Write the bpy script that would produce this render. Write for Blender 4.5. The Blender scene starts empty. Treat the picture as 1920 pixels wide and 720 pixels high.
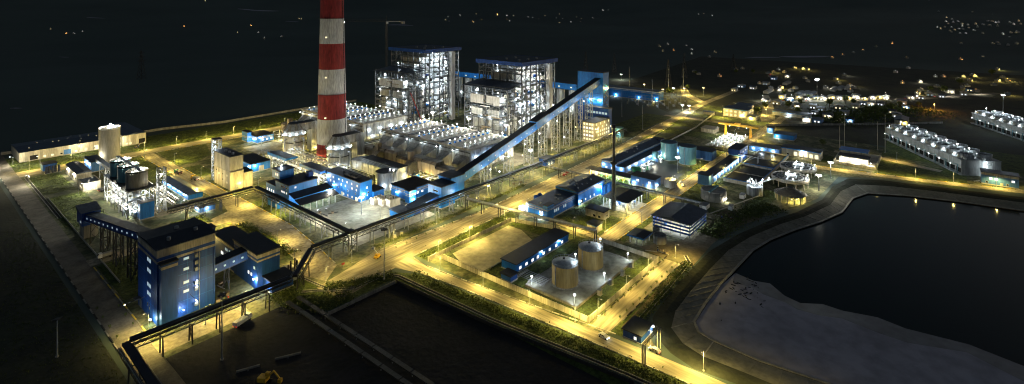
import bpy, bmesh, math, random
from mathutils import Vector, Matrix
random.seed(11)
S = bpy.context.scene
C = S.collection
R = math.radians

# ------------------------------------------------------------------ camera, sky, moon, exposure
# Plan coordinates: X runs along the long plant roads (away to the right), Y across them (away to the left), metres.
CAM_H, F_PX, HZ = 130.0, 975.0, 15.0
YAW = math.atan2(975, 808)
cam = bpy.data.cameras.new('camera')
cam.sensor_width = 36.0
cam.lens = 36.0 * F_PX / 1920.0
cam.shift_y = -(360.0 - HZ) / 1920.0
cam.clip_start, cam.clip_end = 1.0, 30000.0
camo = bpy.data.objects.new('camera', cam)
C.objects.link(camo)
camo.location = (0, 0, CAM_H)
camo.rotation_euler = (R(90), 0, -YAW)
S.camera = camo

W = bpy.data.worlds.new('World')
S.world = W
W.use_nodes = True
wn = W.node_tree
sky = wn.nodes.new('ShaderNodeTexSky')
sky.sky_type = 'NISHITA'
sky.sun_disc = False
sky.sun_elevation = R(14)
sky.sun_rotation = R(120)
bg = wn.nodes['Background']
bg.inputs['Strength'].default_value = 0.0034
wn.links.new(sky.outputs['Color'], bg.inputs['Color'])

moon = bpy.data.lights.new('moon', 'SUN')
moon.energy = 0.010
moon.angle = R(0.5)
moon.color = (0.75, 0.85, 1.0)
moono = bpy.data.objects.new('moon', moon)
C.objects.link(moono)
moono.rotation_euler = (R(50), 0, R(-60))

S.view_settings.view_transform = 'Standard'
S.view_settings.look = 'None'
S.view_settings.exposure = 2.9
S.view_settings.gamma = 1.0
S.render.engine = 'CYCLES'
S.cycles.use_denoising = True
S.cycles.filter_width = 1.1
S.cycles.max_bounces = 4
S.cycles.diffuse_bounces = 2
S.cycles.glossy_bounces = 2
S.cycles.transmission_bounces = 2
S.cycles.sample_clamp_indirect = 2.0
S.cycles.caustics_reflective = False
S.cycles.caustics_refractive = False

# ------------------------------------------------------------------ materials
MATS = {}

def mat(name, c1, c2=None, scale=0.25, rough=0.8, metal=0.0, streak=False, bump=0.0, fine=2.0, contrast=(0.35, 0.65), spec=0.3, grit=0.5, lo=0.45, stretch=None, panel=0.0):
    m = bpy.data.materials.new(name)
    m.use_nodes = True
    n, l = m.node_tree.nodes, m.node_tree.links
    p = n['Principled BSDF']
    p.inputs['Roughness'].default_value = rough
    p.inputs['Metallic'].default_value = metal
    p.inputs['Specular IOR Level'].default_value = spec
    if c2 is None:
        c2 = tuple(x * 0.72 for x in c1)
    g = n.new('ShaderNodeNewGeometry')
    mp = n.new('ShaderNodeMapping')
    mp.inputs['Scale'].default_value = stretch or ((1, 1, 0.12) if streak else (1, 1, 1))
    l.new(g.outputs['Position'], mp.inputs['Vector'])
    t = n.new('ShaderNodeTexNoise')
    t.inputs['Scale'].default_value = scale
    t.inputs['Detail'].default_value = 6
    t.inputs['Roughness'].default_value = 0.62
    l.new(mp.outputs['Vector'], t.inputs['Vector'])
    r = n.new('ShaderNodeValToRGB')
    r.color_ramp.elements[0].position, r.color_ramp.elements[1].position = contrast
    r.color_ramp.elements[0].color = (*c2, 1)
    r.color_ramp.elements[1].color = (*c1, 1)
    l.new(t.outputs['Fac'], r.inputs['Fac'])
    t2 = n.new('ShaderNodeTexNoise')
    t2.inputs['Scale'].default_value = fine
    t2.inputs['Detail'].default_value = 3
    l.new(mp.outputs['Vector'], t2.inputs['Vector'])
    mx = n.new('ShaderNodeMix')
    mx.data_type = 'RGBA'
    mx.blend_type = 'MULTIPLY'
    mx.inputs['Factor'].default_value = grit
    l.new(r.outputs['Color'], mx.inputs[6])
    r2 = n.new('ShaderNodeValToRGB')
    r2.color_ramp.elements[0].position, r2.color_ramp.elements[1].position = 0.3, 0.6
    r2.color_ramp.elements[0].color = (lo, lo, lo, 1)
    l.new(t2.outputs['Fac'], r2.inputs['Fac'])
    l.new(r2.outputs['Color'], mx.inputs[7])
    out = mx.outputs[2]
    if panel:
        sx = n.new('ShaderNodeSeparateXYZ')
        l.new(g.outputs['Position'], sx.inputs[0])
        ad = n.new('ShaderNodeMath'); ad.operation = 'ADD'
        l.new(sx.outputs['X'], ad.inputs[0]); l.new(sx.outputs['Y'], ad.inputs[1])
        dv = n.new('ShaderNodeMath'); dv.operation = 'DIVIDE'; dv.inputs[1].default_value = 1.9
        l.new(ad.outputs[0], dv.inputs[0])
        fl = n.new('ShaderNodeMath'); fl.operation = 'FLOOR'
        l.new(dv.outputs[0], fl.inputs[0])
        wz = n.new('ShaderNodeTexWhiteNoise'); wz.noise_dimensions = '1D'
        l.new(fl.outputs[0], wz.inputs['W'])
        mr = n.new('ShaderNodeMapRange')
        mr.inputs[3].default_value, mr.inputs[4].default_value = 1 - panel, 1.0
        l.new(wz.outputs['Value'], mr.inputs[0])
        m2 = n.new('ShaderNodeMix'); m2.data_type = 'RGBA'; m2.blend_type = 'MULTIPLY'; m2.inputs['Factor'].default_value = 1.0
        l.new(out, m2.inputs[6]); l.new(mr.outputs[0], m2.inputs[7])
        out = m2.outputs[2]
    l.new(out, p.inputs['Base Color'])
    if bump:
        b = n.new('ShaderNodeBump')
        b.inputs['Strength'].default_value = bump
        b.inputs['Distance'].default_value = 0.4
        l.new(t2.outputs['Fac'], b.inputs['Height'])
        l.new(b.outputs['Normal'], p.inputs['Normal'])
    MATS[name] = m
    return m

def emit(name, col, strength):
    m = bpy.data.materials.new(name)
    m.use_nodes = True
    p = m.node_tree.nodes['Principled BSDF']
    p.inputs['Base Color'].default_value = (*[0.5 * x for x in col], 1)
    p.inputs['Emission Color'].default_value = (*col, 1)
    p.inputs['Emission Strength'].default_value = strength
    MATS[name] = m
    return m

BLUE = mat('blue_cladding', (0.013, 0.17, 0.52), (0.009, 0.125, 0.41), 0.5, 0.5, streak=True, panel=0.16, lo=0.5)
BLUD = mat('dim_blue_cladding', (0.013, 0.064, 0.27), (0.009, 0.048, 0.205), 0.4, 0.5, streak=True, panel=0.16, lo=0.5)  # the blue cladding again, darker: dim light is put into its colour
BLUL = mat('pale_blue_render', (0.08, 0.20, 0.44), (0.055, 0.15, 0.35), 0.4, 0.7, streak=True, panel=0.16, lo=0.5)
BEIGE = mat('beige_cladding', (0.46, 0.42, 0.33), (0.36, 0.32, 0.25), 0.5, 0.6, streak=True, panel=0.38, lo=0.3)
CREAM = mat('cream_render', (0.62, 0.57, 0.44), (0.45, 0.40, 0.30), 0.35, 0.85, streak=True, panel=0.38, lo=0.3)
ROOF = mat('dark_metal_roof', (0.020, 0.023, 0.032), (0.012, 0.014, 0.019), 0.3, 0.6)
ROOFB = mat('slate_blue_roof', (0.05, 0.068, 0.10), (0.028, 0.04, 0.062), 0.3, 0.5)
ROOFG = mat('grey_metal_roof', (0.17, 0.18, 0.19), (0.10, 0.11, 0.12), 0.3, 0.5)
CONC = mat('concrete', (0.42, 0.39, 0.33), (0.27, 0.25, 0.21), 0.3, 0.9, streak=True)
GREYC = mat('grey_tower_concrete', (0.40, 0.41, 0.40), (0.26, 0.27, 0.265), 0.3, 0.9, streak=True)
CONCD = mat('weathered_concrete', (0.30, 0.28, 0.24), (0.14, 0.13, 0.11), 0.3, 0.9, streak=True)
STEEL = mat('grey_steel', (0.30, 0.32, 0.33), (0.19, 0.20, 0.21), 0.8, 0.45, 0.3)
STEELB = mat('silhouette_dark_steel', (0.13, 0.14, 0.15), (0.07, 0.075, 0.08), 0.8, 0.5, 0.2)  # darker copy of the grey steel, backlit silhouette tone put into its colour
STEELD = mat('dark_steel', (0.055, 0.055, 0.055), (0.03, 0.03, 0.03), 0.8, 0.5, 0.2)
GALV = mat('galvanised_sheet', (0.46, 0.47, 0.47), (0.32, 0.33, 0.33), 0.5, 0.4, 0.35, streak=True, panel=0.38, lo=0.3)
TAN = mat('tan_duct_sheet', (0.42, 0.34, 0.23), (0.26, 0.19, 0.12), 0.35, 0.55, 0.1, streak=True, panel=0.38, lo=0.3)
WHITE = mat('white_paint', (0.72, 0.72, 0.70), (0.56, 0.56, 0.54), 0.5, 0.6)
RED = mat('red_chimney_paint', (0.34, 0.035, 0.035), (0.19, 0.022, 0.022), 0.6, 0.75, streak=True, lo=0.35, grit=.7)
CHW = mat('white_chimney_paint', (0.62, 0.61, 0.60), (0.45, 0.44, 0.43), 0.6, 0.75, streak=True, lo=0.35, grit=.7)
TANKY = mat('ochre_tank_paint', (0.34, 0.235, 0.08), (0.25, 0.17, 0.055), 0.35, 0.6, streak=True)
TEAL = mat('teal_tank_paint', (0.11, 0.255, 0.29), (0.075, 0.18, 0.21), 0.35, 0.55, streak=True)
GREENP = mat('green_paint', (0.05, 0.32, 0.12), None, 0.5, 0.5)
YEL = mat('yellow_crane_paint', (0.75, 0.44, 0.03), (0.55, 0.30, 0.02), 0.6, 0.5)
REDP = mat('red_machine_paint', (0.45, 0.05, 0.04), None, 0.6, 0.5)
RUBBER = mat('black_rubber', (0.015, 0.015, 0.015), None, 1, 0.8)
GLASSD = mat('dark_window_glass', (0.02, 0.025, 0.03), None, 0.5, 0.12, spec=0.6)
OPEN = mat('dark_interior', (0.02, 0.02, 0.02), None, 0.5, 0.9)  # near-black colour stands in for shade inside openings; also tints the driftwood
ROADM = mat('pale_concrete_road', (0.34, 0.295, 0.205), (0.22, 0.185, 0.12), 0.14, 0.9, bump=0.15, fine=0.55, grit=0.75, lo=0.35)
ROADA = mat('tracked_concrete_road', (0.34, 0.295, 0.205), (0.19, 0.16, 0.105), 0.20, 0.9, fine=0.7, grit=0.8, lo=0.32, stretch=(0.10, 1, 1))
ROADB = mat('tracked_concrete_cross_road', (0.34, 0.295, 0.205), (0.19, 0.16, 0.105), 0.20, 0.9, fine=0.7, grit=0.8, lo=0.32, stretch=(1, 0.10, 1))
ROADD = mat('dusty_grey_road', (0.17, 0.15, 0.12), (0.085, 0.075, 0.058), 0.14, 0.9, bump=0.15, fine=0.9)
YARD = mat('dusty_yard', (0.155, 0.15, 0.078), (0.040, 0.055, 0.018), 0.07, 0.95, bump=0.4, fine=0.45, contrast=(0.42, 0.58), grit=0.85, lo=0.3)
PAD = mat('concrete_pad', (0.35, 0.32, 0.24), (0.21, 0.19, 0.14), 0.10, 0.9, bump=0.1, fine=0.35, grit=0.6, lo=0.45)
PADG = mat('grey_concrete_pad', (0.27, 0.265, 0.215), (0.16, 0.16, 0.12), 0.09, 0.85, bump=0.1, fine=0.4, contrast=(0.40, 0.60), grit=0.6, lo=0.4)
GRASS = mat('rough_grass', (0.105, 0.135, 0.026), (0.035, 0.055, 0.012), 0.16, 1.0, bump=0.8, fine=0.6, grit=0.85, lo=0.2)
GRASSD = mat('dark_scrub', (0.040, 0.045, 0.024), (0.022, 0.024, 0.016), 0.04, 1.0, bump=0.8, fine=0.5)
EARTH = mat('bare_earth', (0.15, 0.115, 0.07), (0.065, 0.06, 0.03), 0.08, 1.0, bump=0.6, fine=0.6)
COAL = mat('coal_dust', (0.022, 0.021, 0.021), (0.012, 0.012, 0.012), 0.07, 1.0, bump=0.6, fine=0.5)
LAND = mat('night_fields', (0.060, 0.082, 0.066), (0.044, 0.060, 0.050), 0.0012, 1.0, fine=0.004, contrast=(.35, .65), grit=.3, lo=.6)
LINING = mat('reservoir_lining', (0.20, 0.19, 0.15), (0.12, 0.118, 0.092), 0.09, 0.9, bump=0.4, fine=0.5)
CONCE = mat('pale_edge_concrete', (0.30, 0.29, 0.25), (0.20, 0.19, 0.17), 0.3, 0.9)
SILTW = mat('wet_silt', (0.16, 0.155, 0.165), (0.10, 0.098, 0.105), 0.08, 0.5, fine=0.3, grit=0.5)
SILT = mat('pale_grey_silt', (0.33, 0.31, 0.34), (0.27, 0.255, 0.28), 0.045, 0.95, bump=0.2, fine=0.18, grit=0.5, lo=0.55)
LEAF = mat('leaf_green', (0.11, 0.13, 0.026), (0.05, 0.075, 0.016), 0.5, 0.8)
BARK = mat('bark', (0.10, 0.07, 0.045), None, 1.0, 0.9)
YKERB = mat('yellow_kerb_paint', (0.62, 0.43, 0.05), None, 0.7, 0.8)
WKERB = mat('white_kerb_paint', (0.55, 0.52, 0.44), None, 0.7, 0.8)
WATER = mat('dark_reservoir_water', (0.004, 0.012, 0.011), None, 0.1, 0.10, spec=0.045)
BASIN = mat('dark_basin_water', (0.020, 0.022, 0.020), (0.012, 0.013, 0.012), 0.1, 0.5, spec=0.25)
BRONZE = mat('bronze_cone_slats', (0.26, 0.23, 0.19), (0.17, 0.15, 0.12), 0.4, 0.45, 0.3)

E_WARM = emit('sodium_lamp_glow', (1.0, 0.80, 0.36), 1.6)
E_WHITE = emit('white_lamp_glow', (0.92, 0.97, 1.0), 8)
E_WINW = emit('white_lit_window', (0.90, 0.95, 1.0), .22)
E_WINY = emit('warm_lit_window', (1.0, 0.86, 0.50), .20)
E_WINC = emit('cool_lit_window', (0.62, 0.86, 1.0), .07)
E_WING = emit('green_lit_bay', (0.55, 1.0, 0.45), .3)
E_RED = emit('red_signal_glow', (1.0, 0.05, 0.03), 1.2)
E_ORANGE = emit('orange_lamp_glow', (1.0, 0.48, 0.12), 2)
E_FARW = emit('far_white_glow', (0.95, 1.0, 0.92), .45)
E_FARY = emit('far_yellow_glow', (1.0, 0.78, 0.35), .4)

# ------------------------------------------------------------------ mesh helpers
CACHE = {}

def new_mesh(name, verts, faces, m, smooth=None):
    me = bpy.data.meshes.new(name)
    me.from_pydata([tuple(v) for v in verts], [], faces)
    me.materials.append(m)
    if smooth:
        for i, p in enumerate(me.polygons):
            p.use_smooth = smooth(i)
    me.update()
    return me

def cube_mesh(m):
    k = ('cube', m.name)
    if k not in CACHE:
        v = [(x, y, z) for z in (-.5, .5) for y in (-.5, .5) for x in (-.5, .5)]
        f = [(0, 2, 3, 1), (4, 5, 7, 6), (0, 1, 5, 4), (2, 6, 7, 3), (0, 4, 6, 2), (1, 3, 7, 5)]
        CACHE[k] = new_mesh('block', v, f, m)
    return CACHE[k]

def cyl_mesh(m, n=16, taper=1.0):
    k = ('cyl', m.name, n, taper)
    if k not in CACHE:
        v = [(math.cos(2 * math.pi * i / n), math.sin(2 * math.pi * i / n), 0) for i in range(n)]
        v += [(taper * x, taper * y, 1) for x, y, _ in v]
        v += list(v)
        f = [(i, (i + 1) % n, n + (i + 1) % n, n + i) for i in range(n)]
        f += [tuple(range(3 * n - 1, 2 * n - 1, -1)), tuple(range(3 * n, 4 * n))]
        CACHE[k] = new_mesh('drum', v, f, m, lambda i: i < n)
    return CACHE[k]

def link(name, me, parent=None):
    o = bpy.data.objects.new(name, me)
    C.objects.link(o)
    if parent is not None:
        o.parent = parent
    return o

def tag(o, label, cat, group=None, kind=None):
    if label: o['label'] = label
    if cat: o['category'] = cat
    if group: o['group'] = group
    if kind: o['kind'] = kind
    return o

def thing(name, label, cat, loc=(0, 0, 0), rz=0.0, group=None):
    o = bpy.data.objects.new(name, None)
    C.objects.link(o)
    o.location = loc
    o.rotation_euler = (0, 0, rz)
    o.empty_display_size = 1
    return tag(o, label, cat, group)

def box(p, name, m, a, b):
    o = link(name, cube_mesh(m), p)
    o.location = [(a[i] + b[i]) / 2 for i in range(3)]
    o.scale = [max(abs(b[i] - a[i]), 0.01) for i in range(3)]
    return o

def cyl(p, name, m, c, r, h, n=16, taper=1.0):
    o = link(name, cyl_mesh(m, n, taper), p)
    o.location = c
    o.scale = (r, r, h)
    return o

def beam(p, name, m, a, b, w=0.4, d=None):
    a, b = Vector(a), Vector(b)
    v = b - a
    o = link(name, cube_mesh(m), p)
    o.location = (a + b) / 2
    o.rotation_mode = 'QUATERNION'
    o.rotation_quaternion = v.to_track_quat('X', 'Z')
    o.scale = (v.length, w, d or w)
    return o

def pipe(p, name, m, a, b, r, n=10):
    a, b = Vector(a), Vector(b)
    v = b - a
    o = link(name, cyl_mesh(m, n), p)
    o.location = a
    o.rotation_mode = 'QUATERNION'
    o.rotation_quaternion = v.to_track_quat('Z', 'Y')
    o.scale = (r, r, v.length)
    return o

def lathe(p, name, m, prof, n=32, loc=(0, 0, 0), cap=True):
    v, f = [], []
    for r, z in prof:
        v += [(r * math.cos(2 * math.pi * i / n), r * math.sin(2 * math.pi * i / n), z) for i in range(n)]
    for j in range(len(prof) - 1):
        for i in range(n):
            f.append((j * n + i, j * n + (i + 1) % n, (j + 1) * n + (i + 1) % n, (j + 1) * n + i))
    ns = len(f)
    if cap:
        k = len(v)
        v += v[(len(prof) - 1) * n:] + v[:n]
        f.append(tuple(range(k, k + n)))
        f.append(tuple(range(k + 2 * n - 1, k + n - 1, -1)))
    o = link(name, new_mesh(name, v, f, m, lambda i: i < ns), p)
    o.location = loc
    return o

def mesh(p, name, m, v, f):
    return link(name, new_mesh(name, v, f, m), p)

def prism(p, name, m, pts, z0, z1):
    """Upright solid over a plan outline (counter-clockwise)."""
    n = len(pts)
    v = [(x, y, z0) for x, y in pts] + [(x, y, z1) for x, y in pts]
    f = [tuple(range(n - 1, -1, -1)), tuple(range(n, 2 * n))]
    f += [(i, (i + 1) % n, n + (i + 1) % n, n + i) for i in range(n)]
    return link(name, new_mesh(name, v, f, m), p)

def sheet(name, m, pts, z, label=None, kind='structure'):
    bm = bmesh.new()
    vs = [bm.verts.new((x, y, z)) for x, y in pts]
    bm.faces.new(vs)
    bmesh.ops.recalc_face_normals(bm, faces=bm.faces)
    for fc in bm.faces:
        if fc.normal.z < 0:
            fc.normal_flip()
    bmesh.ops.triangulate(bm, faces=bm.faces)
    me = bpy.data.meshes.new(name)
    bm.to_mesh(me)
    bm.free()
    me.materials.append(m)
    o = link(name, me)
    o['kind'] = kind
    if label: o['label'] = label
    return o

def rect(u0, u1, v0, v1):
    return [(u0, v0), (u1, v0), (u1, v1), (u0, v1)]

def gable(p, name, m, u0, u1, v0, v1, z, rise, axis='u', t=0.35):
    if axis == 'u':
        vm = (v0 + v1) / 2
        v = [(u0, v0, z), (u1, v0, z), (u1, v1, z), (u0, v1, z), (u0, vm, z + rise), (u1, vm, z + rise)]
        f = [(0, 1, 5, 4), (2, 3, 4, 5), (0, 4, 3), (1, 2, 5), (3, 2, 1, 0)]
    else:
        um = (u0 + u1) / 2
        v = [(u0, v0, z), (u1, v0, z), (u1, v1, z), (u0, v1, z), (um, v0, z + rise), (um, v1, z + rise)]
        f = [(0, 4, 5, 3), (1, 2, 5, 4), (0, 1, 4), (2, 3, 5), (3, 2, 1, 0)]
    return mesh(p, name, m, v, f)

LIGHTS = {}

def light(p, loc, col, w, r=0.3, spot=None):
    w = w * (0.55 if col == WHT else 0.85 if col == NEU else 1.28 if spot else 1.05)
    k = (col, w, r, spot)
    if k not in LIGHTS:
        d = bpy.data.lights.new('lamp_light', 'SPOT' if spot else 'POINT')
        d.color = col
        d.energy = w
        d.shadow_soft_size = r
        if spot:
            d.spot_size = R(spot)
            d.spot_blend = 0.6
        LIGHTS[k] = d
    o = bpy.data.objects.new('lamp_light', LIGHTS[k])
    C.objects.link(o)
    o.location = loc
    if p is not None:
        o.parent = p
    return o

SOD = (1.0, 0.76, 0.20)
WHT = (0.76, 0.91, 1.0)
NEU = (1.0, 0.93, 0.72)
ORD = ['first', 'second', 'third', 'fourth', 'fifth', 'sixth', 'seventh', 'eighth', 'ninth', 'tenth', 'eleventh', 'twelfth',
       'thirteenth', 'fourteenth', 'fifteenth', 'sixteenth', 'seventeenth', 'eighteenth', 'nineteenth', 'twentieth']

# a lamp fixed to a building or a structure: a small glowing head (part of that thing) and its light
def fixture(p, loc, col=WHT, w=600, size=0.45, glow=None, lit=True):
    e = glow or (E_WARM if col == SOD else E_WHITE)
    box(p, 'lamp', e, (loc[0] - size / 2, loc[1] - size / 2, loc[2] - size / 2), (loc[0] + size / 2, loc[1] + size / 2, loc[2] + size / 2))
    if lit:
        light(p, (loc[0], loc[1], loc[2] - size / 2 - 0.35), col, w)

def window(p, face, a, z, w, h, u0, v0, glass, frame=None, off=0.0):
    """face S lies on the plane v=v0 and runs along u; face W lies on u=u0 and runs along v. a = centre along the face."""
    fr = frame or WHITE
    if face == 'S':
        f = box(p, 'window', fr, (a - w / 2 - .1, v0 - .07 - off, z - .1), (a + w / 2 + .1, v0 + .1, z + h + .1))
        g = box(None, 'pane', glass, (a - w / 2, v0 - .11 - off, z), (a + w / 2, v0 - .02 - off, z + h))
    else:
        f = box(p, 'window', fr, (u0 - .07 - off, a - w / 2 - .1, z - .1), (u0 + .1, a + w / 2 + .1, z + h + .1))
        g = box(None, 'pane', glass, (u0 - .11 - off, a - w / 2, z), (u0 - .02 - off, a + w / 2, z + h))
    nest(g, f)
    return f

def nest(g, f):
    """make g (given in the coordinates of f's parent) a child of the scaled part f without moving it"""
    g.parent = f
    s, l = f.scale, f.location
    g.location = [(g.location[i] - l[i]) / s[i] for i in range(3)]
    g.scale = [g.scale[i] / s[i] for i in range(3)]

def door(p, face, a, w, h, u0, v0, m=STEEL, name='door'):
    if face == 'S':
        return box(p, name, m, (a - w / 2, v0 - .08, 0.02), (a + w / 2, v0 + .1, h))
    return box(p, name, m, (u0 - .08, a - w / 2, 0.02), (u0 + .1, a + w / 2, h))

def building(name, label, cat, u0, u1, v0, v1, H, wall, roof=None, bands=(), top='flat', rise=1.5, over=0.5, plinth=True,
             S_=(), W_=(), doors=(), lamps=(), vents=0, group=None, axis='u'):
    """A hall or hut standing on the ground: local coordinates start at its nearest corner.
    S_/W_: (z, h, w, [positions], glass)"""
    t = thing(name, label, cat, (u0, v0, 0), group=group)
    L, D = u1 - u0, v1 - v0
    roof = roof or ROOF
    box(t, 'wall', wall, (0, 0, 0), (L, D, H))
    if plinth:
        box(t, 'plinth', CONC, (-.12, -.12, 0), (L + .12, D + .12, 0.7))
    for z0, z1, m in bands:
        box(t, 'band', m, (-.06, -.06, z0), (L + .06, D + .06, z1))
    if top == 'flat':
        box(t, 'roof', roof, (-over, -over, H), (L + over, D + over, H + .45))
    elif top == 'parapet':
        box(t, 'roof', roof, (-.02, -.02, H), (L + .02, D + .02, H + .15))
        for a, b in (((-.1, -.1, H - .2), (L + .1, .2, H + .9)), ((-.1, D - .2, H - .2), (L + .1, D + .1, H + .9)),
                     ((-.1, .2, H - .2), (.2, D - .2, H + .9)), ((L - .2, .2, H - .2), (L + .1, D - .2, H + .9))):
            box(t, 'parapet', wall, a, b)
    else:
        gable(t, 'roof', roof, -over, L + over, -over, D + over, H, rise, axis)
    for z, h, w, pos, g in S_:
        for a in pos:
            window(t, 'S', a, z, w, h, 0, 0, g)
    for z, h, w, pos, g in W_:
        for a in pos:
            window(t, 'W', a, z, w, h, 0, 0, g)
    for face, a, w, h, m in doors:
        door(t, face, a, w, h, 0, 0, m)
    for face, a, z, col, e in lamps:
        loc = (a, -0.7, z) if face == 'S' else (-0.7, a, z)
        fixture(t, loc, col, e)
    rr = random.Random(hash(label) % 9999 if False else len(label) * 31 + int(u0 * 7))
    for i in range(vents):
        x, y = rr.uniform(.1, .9) * L, rr.uniform(.15, .85) * D
        zz = H + (rise * (1 - abs(2 * y / D - 1)) if top == 'gable' and axis == 'u' else rise * (1 - abs(2 * x / L - 1)) if top == 'gable' else 0.4)
        box(t, 'roof_vent', GALV, (x - .5, y - .5, zz - .3), (x + .5, y + .5, zz + .7))
    return t

def spread(a, b, n):
    return [a + (b - a) * (i + .5) / n for i in range(n)]

def street_lamp(u, v, label, h=7.5, ang=0.0, col=SOD, w=1500, group='sodium street lamps', spot=162):
    t = thing('street_lamp', label, 'street lamp', (u, v, 0), R(ang), group)
    cyl(t, 'base', CONC, (0, 0, 0), .35, .4, 8)
    cyl(t, 'pole', STEEL, (0, 0, .4), .12, h - .4, 8, 0.6)
    beam(t, 'arm', STEEL, (0, 0, h - .1), (1.5, 0, h + .25), .1)
    box(t, 'lamp_head', GALV, (1.3, -.2, h + .12), (2.0, .2, h + .28))
    box(t, 'lamp_glass', E_WARM if col == SOD else E_WHITE, (1.35, -.17, h + .06), (1.95, .17, h + .115))
    light(t, (1.7, 0, h - .15), col, w * (1.0, .7, 1.3, .85, 1.0, 1.2, .6)[int(u * 3 + v * 5) % 7], 0.35, spot)
    return t

def mast(u, v, label, h, heads=4, col=WHT, w=6000, name='lighting_mast', lit=True, e=None, big=.35):
    t = thing(name, label, 'lighting mast', (u, v, 0))
    cyl(t, 'base', CONC, (0, 0, 0), .6, .5, 8)
    cyl(t, 'pole', STEEL, (0, 0, .5), .32, h - .5, 10, 0.45)
    cyl(t, 'head_ring', STEELD, (0, 0, h), .9, .35, 12)
    for i in range(heads):
        a = 2 * math.pi * i / heads
        box(t, 'floodlight', (e or (E_WARM if col == SOD else E_WHITE)) if lit else STEELD,
            (1.2 * math.cos(a) - big, 1.2 * math.sin(a) - big, h - .15), (1.2 * math.cos(a) + big, 1.2 * math.sin(a) + big, h + big))
    if lit:
        light(t, (0, 0, h - 1.0), col, w, 0.6)
    return t

def lattice_bent(p, base, zt, w, m, horiz='v', br=True):
    """two-legged trestle under a conveyor: legs, cross beam, braces; base=(u,v,z)"""
    u, v, z0 = base
    du, dv = (0, w / 2) if horiz == 'v' else (w / 2, 0)
    a0, b0 = (u - du * 1.25, v - dv * 1.25, z0), (u + du * 1.25, v + dv * 1.25, z0)
    a1, b1 = (u - du, v - dv, zt), (u + du, v + dv, zt)
    beam(p, 'leg', m, a0, a1, .4)
    beam(p, 'leg', m, b0, b1, .4)
    beam(p, 'cross_beam', m, (a1[0], a1[1], zt - .3), (b1[0], b1[1], zt - .3), .35)
    if br:
        H = zt - z0
        n = max(1, round(H / 7))
        for i in range(n):
            f0, f1 = i / n, (i + 1) / n
            q = lambda s, f: tuple((a0 if s else b0)[k] * (1 - f) + (a1 if s else b1)[k] * f for k in range(3))
            beam(p, 'brace', m, q(True, f0), q(False, f1), .22)
            beam(p, 'brace', m, q(False, f0), q(True, f1), .22)

def trestle_tower(p, u, v, zt, w, d, m, sp=8):
    pts = [(u - w / 2, v - d / 2), (u + w / 2, v - d / 2), (u + w / 2, v + d / 2), (u - w / 2, v + d / 2)]
    for x, y in pts:
        beam(p, 'leg', m, (x, y, 0), (x, y, zt), .55)
    n = max(1, round(zt / sp))
    for i in range(n):
        z0, z1 = zt * i / n, zt * (i + 1) / n
        for j in range(4):
            a, b = pts[j], pts[(j + 1) % 4]
            beam(p, 'cross_beam', m, (*a, z1 - .3), (*b, z1 - .3), .32)
            if (i + j) % 2:
                a, b = b, a
            beam(p, 'brace', m, (*a, z0), (*b, z1), .26)

def frame(p, us, vs, zs, m, w=.35, brace=True, deck=None, seed=0):
    """open steelwork: columns at every us x vs, beams at every level"""
    rr = random.Random(seed)
    for u in us:
        for v in vs:
            beam(p, 'column', m, (u, v, 0), (u, v, zs[-1]), w)
    for z in zs:
        for u in us:
            beam(p, 'beam', m, (u, vs[0], z - .2), (u, vs[-1], z - .2), w * .8)
        for v in vs:
            beam(p, 'beam', m, (us[0], v, z - .25), (us[-1], v, z - .25), w * .8)
    if brace:
        zz = [0] + list(zs)
        for i in range(len(zz) - 1):
            for k in range(len(us) - 1):
                if rr.random() < .45:
                    a, b = (us[k], us[k + 1]) if rr.random() < .5 else (us[k + 1], us[k])
                    beam(p, 'brace', m, (a, vs[0], zz[i]), (b, vs[0], zz[i + 1]), w * .55)
            for k in range(len(vs) - 1):
                if rr.random() < .45:
                    a, b = (vs[k], vs[k + 1]) if rr.random() < .5 else (vs[k + 1], vs[k])
                    beam(p, 'brace', m, (us[0], a, zz[i]), (us[0], b, zz[i + 1]), w * .55)

def on_ground(px, py, z=0.0):
    d = F_PX * (CAM_H - z) / (py - HZ)
    x = (px - 960) / F_PX * d
    c, s = math.cos(YAW), math.sin(YAW)
    return (x * c + d * s, -x * s + d * c)

# ================================================================== the setting
CREST = [(185, -260), (187, 20), (188, 55), (186, 69), (189, 79), (196, 89), (206, 94), (223, 95.5), (250, 96.5), (282, 96), (312, 91), (344, 82), (370, 72),
         (406, 63), (440, 62), (468, 56), (480, 37), (488, 5), (499, -43), (516, -120), (520, -260)]
TOE = [(215, -245), (215, 30), (212, 54), (213, 71), (215, 78), (221, 82), (237, 83), (260, 83), (284, 82), (307, 81), (327, 77), (351, 69), (375, 59),
       (401, 51), (435, 49), (454, 42), (466, 20), (475, -9), (481, -42), (496, -120), (498, -245)]

def ground_sheet():
    bm = bmesh.new()
    def loop(pts):
        vs = [bm.verts.new((x, y, 0)) for x, y in pts]
        return [bm.edges.new((vs[i], vs[(i + 1) % len(vs)])) for i in range(len(vs))]
    e = loop([(-9000, -9000), (9000, -9000), (9000, 9000), (-9000, 9000)]) + loop(CREST)
    bmesh.ops.triangle_fill(bm, use_beauty=True, use_dissolve=False, edges=e)
    for f in bm.faces:
        if f.normal.z < 0: f.normal_flip()
    me = bpy.data.meshes.new('ground')
    bm.to_mesh(me)
    bm.free()
    me.materials.append(LAND)
    o = link('ground', me)
    o['kind'] = 'structure'
ground_sheet()

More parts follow.
